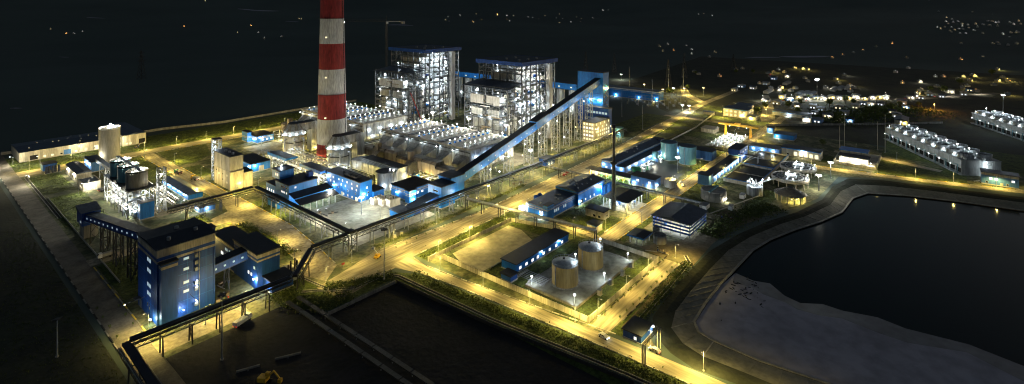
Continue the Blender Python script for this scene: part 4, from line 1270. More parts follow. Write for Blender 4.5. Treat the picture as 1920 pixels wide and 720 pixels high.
boiler(385, 439, 307, 362, 77.5, 364, 57, 'open steel boiler house beside the blue inclined conveyor, blue-edged roof', 22)

# bunker bay behind the boilers
t = thing('tripper_gallery', 'long blue gallery on round bunkers behind the two boiler houses', 'conveyor', (476, 304, 0))
for i in range(12):
    box(t, 'side_panel', BLUE, (0, i * 16, 41), (.2, i * 16 + 15.9, 47.5)); box(t, 'far_panel', BLUE, (9.8, i * 16, 41), (10, i * 16 + 15.9, 47.5)); box(t, 'roof_panel', ROOF, (-.5, i * 16, 47.5), (10.5, i * 16 + 15.9, 48))
    beam(t, 'window', E_WINY, (-.05, i * 16 + 6, 43.6), (-.05, i * 16 + 8, 43.6), .12, 1.1)
    cyl(t, 'bunker', GALV, (5, i * 16 + 8, 16), 4.6, 24.6, 20); cyl(t, 'bunker_cone', GALV, (5, i * 16 + 8, 8), 1.2, 8, 16, 3.7)
    for x in (-.4, 10.4): box(t, 'column', STEEL, (x - .4, i * 16 - .4, 0), (x + .4, i * 16 + .4, 41))
    beam(t, 'brace', STEEL, (-.4, i * 16, 16 if i % 2 else 36), (-.4, i * 16 + 16, 36 if i % 2 else 16), .35); beam(t, 'beam', STEEL, (-.4, i * 16, 16), (-.4, i * 16 + 16, 16), .5)
box(t, 'floor', STEELD, (.2, 0, 40.6), (9.8, 192, 41))
for i in range(8): fixture(t, (-1.5, i * 24 + 6, 22), WHT, 700, .6)
t = thing('transfer_tower', 'tall blue transfer tower at the top of the inclined conveyor', 'tower', (478, 273, 0))
box(t, 'wall', BLUE, (0, 0, 26), (12, 31, 62)); box(t, 'lower_wall', BLUD, (.3, .3, 0), (11.7, 30.7, 26)); box(t, 'roof', ROOF, (-.6, -.6, 62), (12.6, 31.6, 62.6)); box(t, 'wall_seam', BLUD, (-.1, -.1, 40), (12.1, 31.1, 40.5))
for z in (30, 36, 44): window(t, 'S', 4, z, 1.6, 1.4, 0, 0, GLASSD)
fixture(t, (7, -1.5, 46), SOD, 900, .8); fixture(t, (-1.6, 14, 34), NEU, 1200, .8); fixture(t, (-1.6, 4, 34), NEU, 900, .8)
for i in range(5): beam(t, 'stair_flight', STEEL, (2 if i % 2 else 9, -1.4, 26 + i * 5), (9 if i % 2 else 2, -1.4, 31 + i * 5), .9, .25)

t = gallery('main_inclined_conveyor', 'long bright blue inclined conveyor gallery climbing to the transfer tower', (252, 257.5, 9.2), (479, 279, 50.2), 6.4, 6.2, BLUE, ROOF, n_win=26, glass=E_WINC,
            trestles=((.14, 'tower'), (.27, 'tower'), (.40, 'tower'), (.50, 'tower'), (.60, 'tower'), (.70, 'tower'), (.80, 'tower'), (.90, 'tower')), tm=STEEL, sp=7, sw=.5, tdepth=4)
A, B = Vector((252, 257.5, 10)), Vector((479, 279, 51))
p, q = A.lerp(B, .43), A.lerp(B, .52)
beam(t, 'junction_house', BLUE, p + Vector((0, 0, 3.2)), q + Vector((0, 0, 3.2)), 7.6, 6.6); beam(t, 'junction_roof', ROOF, p + Vector((0, 0, 6.7)), q + Vector((0, 0, 6.7)), 8.2, .4)
for f in (.12, .22, .32, .42, .55, .66, .78):  # lamps on arms added to light the blue side of the gallery
    c = A.lerp(B, f)
    fixture(t, (c.x, c.y - 8.5, c.z - 1.5), WHT, 750, .4); beam(t, 'added_lamp_arm', STEEL, (c.x, c.y - 3, c.z - .4), (c.x, c.y - 8.5, c.z - 1.3), .18)
for i, f in enumerate((.2, .34, .45, .55, .65, .75, .85, .95)):
    c = A.lerp(B, f)
    fixture(t, (c.x, c.y - 3, 6 + (i % 3) * 5), SOD if i % 2 else NEU, 900, .5)

# blue buildings between chimney and conveyor
building('tail_house', 'blue box house at the foot of the inclined conveyor', 'building', 229.3, 241.4, 249.3, 262, 14, BLUE, ROOF, W_=((10.4, .9, 4.5, [5.6], GLASSD),))
building('head_house', 'higher blue block where the inclined conveyor starts', 'building', 241.6, 254, 253, 265.6, 16, BLUE, ROOF)
gallery('sunken_gallery', 'dark roofed sloping gallery running down from the blue tail house', (229.2, 255.5, 4.5), (210.5, 257.5, .6), 9, 4.2, BLUD, ROOFB)
building('low_blue_house', 'low blue house at the lower end of the sloping gallery', 'building', 201.3, 210.4, 253.3, 266, 4.2, BLUE, ROOFB)
t = building('compressor_house', 'blue building with pale stripes behind the tail house', 'building', 224.5, 246, 276.3, 295, 7.6, BLUE, ROOF, ((6, 6.6, BEIGE), (5, 5.4, BEIGE)), lamps=(('S', 2, 4, WHT, 600), ('W', 12, 4, WHT, 400)), S_=((3.4, 1.2, 1.6, [8, 12], E_WINW),))
building('stair_block', 'small blue stair block in front of the striped blue building', 'building', 221.5, 227, 271.5, 276.2, 8.6, BLUE, ROOF, ((6, 6.6, BEIGE), (5, 5.4, BEIGE)), lamps=(('S', 3, 2.8, WHT, 350),))
rows = [(1.6, 1.1, .9), (5.2, 1.1, .9), (8.0, 1.1, .9), (10.6, 1.1, .9)]
t = building('switchgear_building', 'four storey blue building with many small lit windows', 'building', 202, 211.5, 299, 340, 13.5, BLUE, ROOF,
             W_=((1.4, 1.2, .9, [2.5, 9, 14, 19, 30, 36], E_WINY), (4.6, 1.1, .9, [5, 14, 26, 34], GLASSD), (7.2, 1.2, 1.0, [4, 9, 17, 22, 31, 35.5], E_WINW), (10.2, 1.2, 1.0, [3, 9.5, 15, 20.5, 25, 32, 36], E_WINY)),
             S_=((8.4, 1.1, 1.2, [5.5], E_WINY), (5, 1.0, 1.2, [3, 6.5], GLASSD)), vents=2, doors=(('W', 4, 2.2, 3, E_WINY), ('W', 21, 2.2, 3, CREAM)),
             lamps=(('W', 39, 11, WHT, 900), ('S', 3, 5.5, WHT, 700), ('W', 31, 5.8, WHT, 300)))
for x0, x1, y0, y1 in ((2, 3, 8, 22), (6, 7, 8, 22), (3, 6, 8, 9), (3, 6, 14, 15)): box(t, 'roof_duct', CONCD, (x0, y0, 13.95), (x1, y1, 14.9))
building('switchgear_annex', 'low blue annex at the end of the four storey blue building', 'building', 211.7, 220, 297, 308, 5.4, BLUE, ROOF)
for i, (v0, lab) in enumerate(((291.5, 'white transformer unit against the four storey blue building'), (286.2, 'middle white transformer unit of three'), (281, 'outer white transformer unit towards the conveyor'))):
    t = thing('transformer_unit', lab, 'transformer', (205 + i * 2.4, v0 - 4.4, 0))
    box(t, 'tank', CREAM, (0, 0, .4), (8, 4.2, 4.6)); box(t, 'base', CONC, (-.4, -.3, 0), (8.4, 4.5, .4))
    for k in range(7): box(t, 'radiator_fin', WHITE, (-.5, .3 + k * .55, .8), (-.02, .55 + k * .55, 4))
    for k in range(3): cyl(t, 'bushing', BARK, (2 + k * 2, 2, 4.6), .25, 1.4, 8)
    fixture(t, (-1.6, 2, 5.2), NEU, 120, .35)
# blue workshop with lean-to
t = thing('blue_workshop', 'blue workshop with dark lean-to canopy and white-lit open bay', 'building', (168, 328, 0))
box(t, 'wall', BLUE, (0, 0, 0), (20, 18, 14)); box(t, 'roof', ROOF, (-.4, -.4, 14), (20.4, 18.4, 14.4)); box(t, 'upper_wall', BLUE, (1.5, 15.6, 14.4), (11.5, 26, 20)); box(t, 'upper_roof', ROOF, (1, 15.2, 20), (12, 26.4, 20.4))
box(t, 'rear_wall', BLUE, (.2, 18.1, 0), (12, 32, 10)); box(t, 'rear_roof', ROOF, (-.2, 18, 10), (12.2, 32.4, 10.3)); box(t, 'roof_box', BLUD, (16.5, 5, 14.4), (19.8, 9, 18)); box(t, 'side_wall', BLUE, (-6, 3, 0), (-.05, 17, 5)); box(t, 'side_roof', ROOF, (-6.4, 2.6, 5), (-.06, 17.4, 5.3))
mesh(t, 'canopy', ROOF, [(-.5, -.1, 9), (27, -.1, 9), (27, -8, 7.2), (-.5, -8, 7.2), (-.5, -.1, 9.3), (27, -.1, 9.3), (27, -8, 7.5), (-.5, -8, 7.5)], [(0, 1, 2, 3), (4, 7, 6, 5), (0, 4, 5, 1), (1, 5, 6, 2), (2, 6, 7, 3), (3, 7, 4, 0)])
mesh(t, 'canopy', ROOF, [(-.5, -8.1, 6.8), (27, -8.1, 6.8), (27, -15.5, 5), (-.5, -15.5, 5), (-.5, -8.1, 7.1), (27, -8.1, 7.1), (27, -15.5, 5.3), (-.5, -15.5, 5.3)], [(0, 1, 2, 3), (4, 7, 6, 5), (0, 4, 5, 1), (1, 5, 6, 2), (2, 6, 7, 3), (3, 7, 4, 0)])
box(t, 'fascia', BLUE, (-.5, -8.3, 6.9), (27, -8.11, 7.6)); box(t, 'bay_back_wall', WHITE, (20.2, -.6, 0), (27, -.2, 8.6))
for x in spread(0, 26.5, 6): box(t, 'post', WHITE, (x - .2, -15.2, 0), (x + .2, -14.8, 5.1))
for x in spread(0, 26.5, 4): fixture(t, (x, -7, 5.6), WHT, 800, .4)
for z, g in ((11.4, GLASSD), (8, E_WINW)):
    for y in (3, 6, 7.6, 9.2): window(t, 'W', y, z, .9, 1.1, 0, 0, g)
window(t, 'S', 4.5, 11.5, 1, 1, 0, 0, E_WINW)
for y in (21, 24, 27, 30): window(t, 'W', y, 5, 1, 1.6, .2, 0, E_WINW)
for y in (18, 20.5): window(t, 'W', y, 16.5, 1, 1.6, 1.5, 0, E_WINW)
fixture(t, (6, 22, 21.5), WHT, 700)
building('gypsum_house', 'blue flat-roofed house with bright corner behind the concrete ash house', 'building', 184, 199, 419, 449, 6.8, BLUE, ROOF, lamps=(('S', 3, 5.5, WHT, 800), ('W', 3, 5, WHT, 500), ('W', 20, 5, WHT, 300)), doors=(('S', 8, 4, 4.5, CREAM),))
building('striped_blue_house', 'blue house with two pale stripes near the back road', 'building', 227.5, 244, 506, 528, 6.6, BLUE, ROOF, ((5.2, 5.7, BEIGE), (4.2, 4.6, BEIGE)), S_=((2.2, 1.2, 1.6, [6, 10, 14], E_WINW),), lamps=(('W', 6, 4, WHT, 900),))
building('striped_blue_stair', 'blue stair head with stripes on the end of the striped blue house', 'building', 223.5, 227.4, 517, 529, 9.6, BLUE, ROOF, ((5.2, 5.7, BEIGE), (4.2, 4.6, BEIGE)))
building('office_block', 'pale five storey office block with lit windows under the inclined conveyor', 'building', 436, 466, 258, 272, 19, CONCD, ROOF, top='flat',
         W_=tuple((2 + k * 3.6, 1.6, 1.6, [2.5, 5.5, 8.5, 11.5], E_WINY if k % 2 == 0 else E_WINW) for k in range(5)),
         S_=tuple((2 + k * 3.6, 1.6, 1.6, [3, 7, 11, 15, 19, 23, 27][k % 2::2 if k > 2 else 1], E_WINY) for k in range(5)))
building('office_wing', 'blue-banded office wing with a strip of lit windows behind the pale block', 'building', 470, 477, 262, 290, 27, BLUD, ROOF, W_=((21, 2, 2.4, [3, 6.5, 10, 13.5, 17, 20.5, 24], E_WINC), (15, 1.8, 2, [4, 10, 16], E_WINW)))
cyl_t = thing('teal_cistern', 'small teal round cistern beside the office block', 'tank', (474, 252, 0))
lathe(cyl_t, 'shell', TEAL, [(4.5, 0), (4.5, 9)], 24); cyl(cyl_t, 'roof', TEAL, (0, 0, 9), 4.4, .4, 24); fixture(cyl_t, (-6, -2, 6), WHT, 900)
building('blue_kiosk', 'small blue kiosk under the inclined conveyor trestles', 'building', 345, 356, 249, 257, 6, BLUD, ROOF, S_=((1.5, 1.6, 1.4, [3, 7], E_WINW),))
t = thing('crawler_crane', 'red lattice crane boom standing between the boilers', 'crane', (372, 432, 0))
box(t, 'crawler_track', RUBBER, (-2.5, -3, 0), (4.5, -1.8, 1.4)); box(t, 'crawler_track', RUBBER, (-2.5, 1.8, 0), (4.5, 3, 1.4)); box(t, 'cab', REDP, (-2, -1.7, 1.4), (4, 1.7, 4.4))
for k in range(9):
    f0, f1 = k / 9, (k + 1) / 9
    q = lambda f, s: (-1 - 6 * f, s + 14 * f, 4 + 34 * f)
    for s in (-.5, .5): beam(t, 'boom_chord', REDP, q(f0, s), q(f1, s), .3)
    beam(t, 'boom_brace', REDP, q(f0, -.5), q(f1, .5), .2)

# tower crane behind the boilers
t = thing('tower_crane', 'faint tower crane with a white lamp on its jib behind the chimney', 'crane', (432, 578, 0))
for k in range(16):
    z = k * 7
    for x, y in ((-1, -1), (1, -1), (1, 1), (-1, 1)): beam(t, 'mast_leg', STEELD, (x, y, z), (x, y, z + 7), .3)
    for s in (-1, 1): beam(t, 'mast_brace', STEELD, (-1, s, z if k % 2 else z + 7), (1, s, z + 7 if k % 2 else z), .2); beam(t, 'mast_brace', STEELD, (s, -1, z if k % 2 else z + 7), (s, 1, z + 7 if k % 2 else z), .2)
jd = Vector((-.5, .866, 0))
for k in range(10):
    a, b = jd * (k * 6.5), jd * (k * 6.5 + 6.4)
    beam(t, 'jib_chord', STEELD, a + Vector((0, 0, 112)), b + Vector((0, 0, 112)), .5); beam(t, 'jib_top', STEELD, a + Vector((0, 0, 114)), b + Vector((0, 0, 114)), .25); beam(t, 'jib_brace', STEELD, a + Vector((0, 0, 112)), b + Vector((0, 0, 114)), .2)
beam(t, 'counter_jib', GALV, Vector((0, 0, 112)), jd * -26 + Vector((0, 0, 112)), 1.2); box(t, 'counterweight', CONC, (9, -23, 109), (13, -19, 112))
beam(t, 'apex', STEELD, (0, 0, 112), (0, 0, 119), .5); box(t, 'cab', WHITE, (-1, -3, 109), (1, -1, 111.5))
fixture(t, tuple(jd * 62 + Vector((0, 0, 110.6))), NEU, 2500, 1.6); fixture(t, tuple(jd * -24 + Vector((0, 0, 110.6))), WHT, 500, .8)

# ================================================================== tank compound and the halls behind it
t = thing('tank_pad', 'grey raised concrete pad under the two ochre oil tanks', 'platform', (191, 122, 0))
box(t, 'slab', PADG, (0, 0, .0), (53, 28, .8))
for a, b in (((-.3, -.3, 0), (53.3, -.02, 1.1)), ((-.3, 28.02, 0), (53.3, 28.3, 1.1)), ((-.3, 0, 0), (-.02, 28, 1.1)), ((53.02, 0, 0), (53.3, 28, 1.1))): box(t, 'bund_wall', CONCD, a, b)
for x, y in ((1.5, 2), (51.5, 2), (2, 26), (26, 1.2)):
    cyl(t, 'lamp_post', WHITE, (x, y, .8), .1, 3.6, 8); fixture(t, (x, y, 4.6), WHT, 560, .45)
def oil_tank(u, v, label, h):
    t = thing('oil_tank', label, 'tank', (u, v, .82))
    for i in range(5): cyl(t, 'shell_course', TANKY, (0, 0, i * h / 5), 6.2 + .012 * (i % 2), h / 5, 40)
    lathe(t, 'roof', STEEL, [(6.15, h), (3, h + .5), (.2, h + .8)], 40)
    lathe(t, 'rail', STEEL, [(6.2, h + .95), (6.2, h + 1.1)], 32, cap=False)
    for i in range(20):
        a = 2 * math.pi * i / 20
        box(t, 'rail_post', STEEL, (6.2 * math.cos(a) - .05, 6.2 * math.sin(a) - .05, h), (6.2 * math.cos(a) + .05, 6.2 * math.sin(a) + .05, h + 1.1))
    lathe(t, 'base_ring', CONCD, [(6.9, 0), (6.9, .3), (6.25, .35)], 40)
    for k in range(14):
        a0, a1 = R(-30 + k * 7), R(-30 + (k + 1) * 7)
        beam(t, 'stair_step', STEEL, (6.8 * math.cos(a0), 6.8 * math.sin(a0), .4 + k * h / 14), (6.8 * math.cos(a1), 6.8 * math.sin(a1), .4 + (k + 1) * h / 14), .7, .15)
    cyl(t, 'roof_hatch', STEELD, (2, 2, h + .4), .6, .8, 12)
    cyl(t, 'roof_lamp_post', WHITE, (5.2, -2.4, h), .07, 2.6, 6); fixture(t, (5.2, -2.4, h + 2.8), WHT, 330, .4)
    pipe(t, 'fill_pipe', STEEL, (-6.5, 1, .5), (-6.5, 1, h), .2)
    return t
oil_tank(204.5, 137, 'ochre oil tank nearer the front wall, grey domed roof', 9.3)
oil_tank(226.5, 136.3, 'ochre oil tank farther back on the grey pad', 9.3)
t = thing('pump_manifold', 'low rows of pale pipes between the pump house and the oil tanks', 'pipes', (194, 151, 0))
for i in range(6): pipe(t, 'pipe', STEEL, (1 + i * 1.3, -8, 1.2), (1 + i * 1.3, 8, 1.2), .15)
for y in (-7, 0, 7): box(t, 'sleeper', CONC, (0, y - .2, .0), (9, y + .2, 1.02))
for i, (u, v) in enumerate(((206, 119), (217, 119.4), (228, 119), (238, 119.4))):
    t = thing('foam_cabinet', ['first', 'second', 'third', 'fourth'][i] + ' small pale cabinet from the front corner along the pad edge', 'cabinet', (u, v, 0))
    box(t, 'body', CREAM if i == 0 else STEEL, (0, 0, .2), (1.8, 1.6, 2.4)); box(t, 'plinth', CONC, (-.2, -.2, 0), (2, 1.8, .2)); box(t, 'lid', ROOFG, (-.1, -.1, 2.4), (1.9, 1.7, 2.55))
building('oil_pump_house', 'long dark-roofed blue pump house with lit windows behind the oil tanks', 'building', 197, 243, 160.5, 170, 4.5, BLUE, ROOF, S_=((1.4, 1.3, 1.7, [3, 8, 13, 17.5, 22.5, 28, 34, 39.5], E_WINW),), doors=(('S', 25, 1.2, 2.2, STEEL),), lamps=(('S', 20, 4, WHT, 90), ('S', 36, 4, WHT, 120)))
building('dark_hut', 'small dark hut by the front wall of the tank compound', 'building', 188.5, 193.5, 157, 163, 3, BLUD, ROOF)
building('gate_house', 'dark blue gate house by the reservoir corner with one bright lamp', 'building', 186, 196, 89.5, 97.2, 3.4, BLUD, ROOF, W_=((1.2, 1, 1, [2.5], E_WINW),), lamps=(('S', 9.2, 3.2, WHT, 160),))
t = thing('pipe_gantry', 'tall dark pipe gantry spanning the front road', 'pipe gantry', (176, 83, 0))
for x in (0, 13):
    for y in (0, 1.2): box(t, 'post', CONC, (x - .14, y - .14, 0), (x + .14, y + .14, 7.4))
    box(t, 'cap_beam', CONC, (x - .2, -.3, 7.4), (x + .2, 1.5, 7.7))
for y in (.1, .6, 1.1): pipe(t, 'pipe', STEELD, (-.5, y, 7.9), (13.6, y, 7.9), .14); pipe(t, 'drop_pipe', STEELD, (-.5, y, 0), (-.5, y, 7.9), .14)

t = building('turbine_workshop', 'long blue hall with pale stripes and skylights behind the pipe bridge', 'building', 258.2, 290, 186, 201, 7.4, BLUE, ROOFB, ((6, 6.5, BEIGE), (4.9, 5.3, BEIGE)), top='flat',
             S_=((3, 1.6, 1.0, [8, 10, 12, 18, 20], E_WINC),), W_=((3.6, 1.2, 1.0, [3.5, 5.5], E_WINW),), lamps=(('W', 4.5, 3.2, WHT, 500),), vents=6)
box(t, 'stair_wall', BLUE, (-.5, -.5, 0), (6, 3, 9)); box(t, 'stair_roof', ROOF, (-.8, -.8, 9), (6.3, 3.3, 9.3)); box(t, 'stair_band', BEIGE, (-.6, -.6, 6), (6.06, 3.06, 6.5))
building('turbine_hall', 'taller end of the long blue hall with rows of roof skylights', 'building', 290.2, 324, 184, 202, 9.2, BLUE, ROOFB, ((7.6, 8.1, BEIGE),), top='gable', rise=1.6, vents=12, S_=((1.6, 1.2, 1.0, [9, 15, 20], E_WINW),), doors=(('S', 4, 3.4, 3.6, OPEN),), lamps=(('S', 2, 3, WHT, 500), ('S', 27, 6.4, WHT, 2600)))
for i in range(4):
    t = thing('blue_silo', ORD[i] + ' of four slim blue cylinders at the lit end of the long blue hall', 'silo', (318.5 + i * 3.4, 181.6 - (i % 2) * .6, 0))
    lathe(t, 'shell', BLUE, [(1.5, .4), (1.5, 6.2), (.4, 7)], 20); cyl(t, 'base', CONC, (0, 0, 0), 1.7, .4, 16); pipe(t, 'vent', STEEL, (0, 0, 6.9), (0, 0, 7.6), .15)
for i in range(2):
    t = thing('blue_silo', ['nearer', 'farther'][i] + ' of two slim blue cylinders on the main road side of the long blue hall', 'silo', (272 + i * 4.5, 205, 0))
    lathe(t, 'shell', BLUD, [(1.6, .4), (1.6, 7.2), (.4, 7.8)], 20); cyl(t, 'base', CONC, (0, 0, 0), 1.8, .4, 16)
t = thing('lit_plant_skid', 'brightly lit white plant skid at the left end of the long blue hall', 'machine', (257, 203.5, 0))
for i in range(4): box(t, 'unit', WHITE, (i * 2.4, 0, .3), (i * 2.4 + 1.8, 4, 3 + (i % 2)))
box(t, 'base', CONC, (-.5, -.5, 0), (10, 4.6, .3)); fixture(t, (-1.2, 2, 4.8), NEU, 900); fixture(t, (5, -1, 5), NEU, 600)

def open_shed(name, label, u0, u1, v0, v1, H, roof, nu, nv, lamps, col=WHT, e=500, fascia=None, rise=1.0, rails=0, stuff=0):
    t = thing(name, label, 'shed', (u0, v0, 0))
    L, D = u1 - u0, v1 - v0
    for x in [i * L / nu for i in range(nu + 1)]:
        for y in [j * D / nv for j in range(nv + 1)]:
            if 0 < x < L and 0 < y < D: continue
            box(t, 'post', WHITE if rails == 0 else STEEL, (x - .2, y - .2, 0), (x + .2, y + .2, H))
    gable(t, 'roof', roof, -1.2, L + 1.2, -1.2, D + 1.2, H, rise, 'u')
    if fascia:
        box(t, 'fascia', fascia, (-1.3, -1.35, H - .7), (L + 1.3, -1.21, H + .1)); box(t, 'fascia', fascia, (-1.35, -1.2, H - .7), (-1.21, D + 1.3, H + .1))
    for k in range(rails):
        z = H * (k + 1) / (rails + 1)
        for a, b in (((0, -.25, z), (L, -.25, z)), ((-.25, 0, z), (-.25, D, z)), ((0, D + .25, z), (L, D + .25, z)), ((L + .25, 0, z), (L + .25, D, z))): beam(t, 'louvre_rail', BLUD, a, b, .15, H / (rails + 1) * .5)
    rr = random.Random(int(u0))
    for i in range(stuff):
        x, y = rr.uniform(1, L - 3), rr.uniform(1, D - 3)
        q = thing('pump', 'pale pump set standing inside the ' + label, 'pump', (u0 + x, v0 + y, .035), group='pumps inside the ' + name.replace('_', ' '))
        if len(q['label'].split()) > 16: q['label'] = 'pale pump set standing inside the ' + name.replace('_', ' ')
        m_ = rr.choice([WHITE, GALV, BLUL])
        box(q, 'base', CONC, (-.1, -.1, 0), (2.1, 1.5, .15)); pipe(q, 'casing', m_, (.3, .7, .8), (1.8, .7, .8), .55, 12); box(q, 'motor', m_, (0, .2, .15), (.7, 1.3, rr.uniform(1, 2.4))); pipe(q, 'riser', GALV, (1.5, .7, .8), (1.5, .7, rr.uniform(1.8, 2.8)), .2, 8)
    for i in range(lamps):
        fixture(t, (spread(0, L, lamps)[i], D * (.3 if i % 2 else .65), H - .9), col, e, .4)
    return t
open_shed('pump_shed', 'open-sided shed with bright white pumps beside the tall grey stack', 302, 323, 155, 172, 6, ROOF, 5, 4, 6, stuff=24, e=650)
open_shed('storage_shed', 'large open dark-roofed shed with blue louvre rails near the reservoir', 290, 316, 110, 132, 7.6, ROOFB, 5, 4, 8, col=WHT, e=520, rails=3, rise=1.8, stuff=6)
open_shed('small_shed', 'small blue-edged open shed in front of the large storage shed', 264.5, 273, 126.5, 134, 4.3, ROOF, 2, 2, 1, e=160, fascia=BLUE, rise=.5)
t = thing('vent_stack', 'tall slim grey vent stack beside the pump shed', 'stack', (299.2, 163, 0))
lathe(t, 'lower_barrel', STEELB, [(1.5, 0), (1.15, 30)], 24); lathe(t, 'upper_barrel', STEELD, [(0.8, 30), (0.7, 53)], 24); lathe(t, 'collar', STEELD, [(1.8, 29.6), (2.2, 30), (2.2, 30.8), (1.2, 30.9)], 24); lathe(t, 'cap', STEELD, [(1.4, 53), (1.4, 55), (1.1, 55)], 24)
building('cream_shed', 'cream block with dark flat roof on the lawn before the pump shed', 'building', 281, 288, 160, 173, 4.6, CREAM, ROOF, W_=((.6, 1.5, 1.8, [3, 6.5], GLASSD),), S_=((1.2, 1, 1.4, [4], GLASSD),))
building('cream_booth', 'small cream booth with blue roof edge at the lawn corner', 'building', 261.8, 268.5, 153.8, 160, 4.3, CREAM, ROOF, ((3.7, 4.3, BLUE),))
t = thing('sump_tank', 'dark low round tank beside the small blue-edged shed', 'tank', (274.5, 121, 0)); lathe(t, 'shell', CONCD, [(3.6, 0), (3.6, 4.4), (3.3, 4.4), (3.3, 3.8)], 28); box(t, 'ladder', STEEL, (-3.9, -.3, 0), (-3.65, .3, 4.6)); box(t, 'box_house', STEELD, (3.9, 3, 0), (6.5, 6, 5.4))

# ================================================================== water works
t = building('water_hall', 'long blue water hall with two-step slate roof and pale stripe', 'building', 369, 452, 198.5, 212, 8, BLUL, ROOFB, ((6.6, 7.4, BEIGE),), top='gable', rise=2, vents=10, W_=((2, 1.3, 1.4, [4, 9], E_WINW),), lamps=(('W', 2.5, 5, WHT, 500), ('W', 11.5, 5, WHT, 500)))
building('water_hall_aisle', 'lower aisle of the long blue water hall with lamps along it', 'building', 369, 452, 191.5, 198.3, 5.2, BLUL, ROOFB, lamps=tuple(('S', x, 4.4, WHT, 420) for x in (8, 20, 33, 46, 60, 74)) + (('W', 3, 4, WHT, 350),))
building('roof_lantern_house', 'small blue box on the far end of the water hall', 'building', 453, 461, 199, 207, 9, BLUD, ROOF)
building('far_water_wing', 'blue wing with dark roof behind the teal tanks', 'building', 446, 458, 150.5, 190, 8, BLUL, ROOF, lamps=(('W', 30, 5, WHT, 500), ('W', 18, 5, WHT, 400)))
for i, (u, v, lab) in enumerate(((432, 182, 'teal round tank next to the water hall'), (430, 165, 'teal round tank nearer the water-works road'))):
    t = thing('teal_tank', lab, 'tank', (u, v, 0))
    for k in range(4): cyl(t, 'shell_course', TEAL, (0, 0, k * 3.5), 6.9 + .012 * (k % 2), 3.5, 36)
    cyl(t, 'roof', ROOFB, (0, 0, 14), 6.8, .25, 36); lathe(t, 'base_ring', CONC, [(7.4, 0), (7.4, .3), (7, .32)], 36); lathe(t, 'rim', TEAL, [(7, 13.8), (7, 14.6)], 36, cap=False); pipe(t, 'overflow_pipe', STEEL, (-7.2, 0, 0), (-7.2, 0, 14), .25)
t = thing('small_teal_tank', 'small pale tank between the water hall and the teal tanks', 'tank', (420, 189, 0)); lathe(t, 'shell', TEAL, [(3, 0), (3, 7), (1, 7.6)], 24); cyl(t, 'base', CONC, (0, 0, 0), 3.4, .3, 24)
t = thing('green_tank', 'green round tank beside the water hall aisle', 'tank', (374, 184, 0)); lathe(t, 'shell', GREENP, [(3.8, .3), (3.8, 5.5)], 28); lathe(t, 'roof', GREENP, [(3.9, 5.5), (.4, 6.2)], 28); cyl(t, 'base', CONC, (0, 0, 0), 4.2, .3, 28)
t = thing('dosing_plant', 'cluttered lit dosing plant along the water hall aisle', 'machine', (378, 181, 0))
rr = random.Random(8)
for i in range(26):
    x, y = rr.uniform(4, 46), rr.uniform(0, 8)
    if i % 3: box(t, 'unit', rr.choice([GALV, WHITE, GREENP, STEEL]), (x, y, .1), (x + rr.uniform(.8, 2.4), y + rr.uniform(.8, 2), rr.uniform(1, 3)))
    else: cyl(t, 'drum', rr.choice([GALV, WHITE, BLUL]), (x, y, .1), rr.uniform(.6, 1.2), rr.uniform(1.5, 3.5), 14)
for x in (8, 20, 32, 44): fixture(t, (x, 4, 4.5), NEU, 420, .4)
t = building('chemical_house', 'pale blue house with lit windows beside the green-lit canopy', 'building', 351, 361, 158.5, 177, 7, BLUL, ROOF, W_=((3.6, 1.4, 1.8, [4, 13], E_WINW),), lamps=(('W', 4.5, 2.4, WHT, 350), ('W', 16, 2.6, WHT, 400), ('S', 3, 3, WHT, 400)), doors=(('W', 9, 1.6, 2.4, STEEL),))
t = thing('green_lit_canopy', 'long dark canopy with green and yellow lit bays beside the water works', 'canopy', (350.5, 177.3, 0))
box(t, 'roof', ROOF, (-1, 0, 4.6), (8, 38, 5)); box(t, 'back_wall', CREAM, (6.6, .2, 0), (7, 38, 4.6))
for i in range(8):
    y = 1 + i * 4.7
    box(t, 'post', WHITE, (-.2, y - .2, 0), (.2, y + .2, 4.6))
    q = thing('pump', f'{ORD[i]} pump under the green-lit canopy, counted from the chemical house', 'pump', (353, 178.1 + y, .035), group='pumps under the green-lit canopy'); box(q, 'motor', YEL if i % 3 == 1 else (GREENP if i % 2 else WHITE), (0, 0, .15), (1.1, 1.6, 1.8)); box(q, 'casing', WHITE, (1.12, .2, .15), (2.2, 1.4, 1.2)); box(q, 'base', CONC, (-.1, -.1, 0), (2.3, 1.7, .14))
    light(t, (2, y + 2.3, 4.1), (.65, 1.0, .5) if i < 5 else NEU, 300); box(t, 'lamp', E_WING if i < 5 else E_WHITE, (1.4, y + 2, 4.3), (2.6, y + 2.6, 4.5))
for u, v, r, h, lab in ((365, 152.8, 4, 5.5, 'pale round tank at the corner of the chemical house'), (363.5, 183.5, 2.6, 4.5, 'small dark round tank behind the green-lit canopy')):
    t = thing('round_basin', lab, 'tank', (u, v, 0)); lathe(t, 'shell', CONC, [(r, 0), (r, h), (r - .4, h), (r - .4, h - 1)], 28); box(t, 'bridge', STEEL, (-r, -.4, h), (r, .4, h + .3))
mast(399, 161, 'short mast with a starry white floodlight by the dark basins', 12, 4, WHT, 4500)

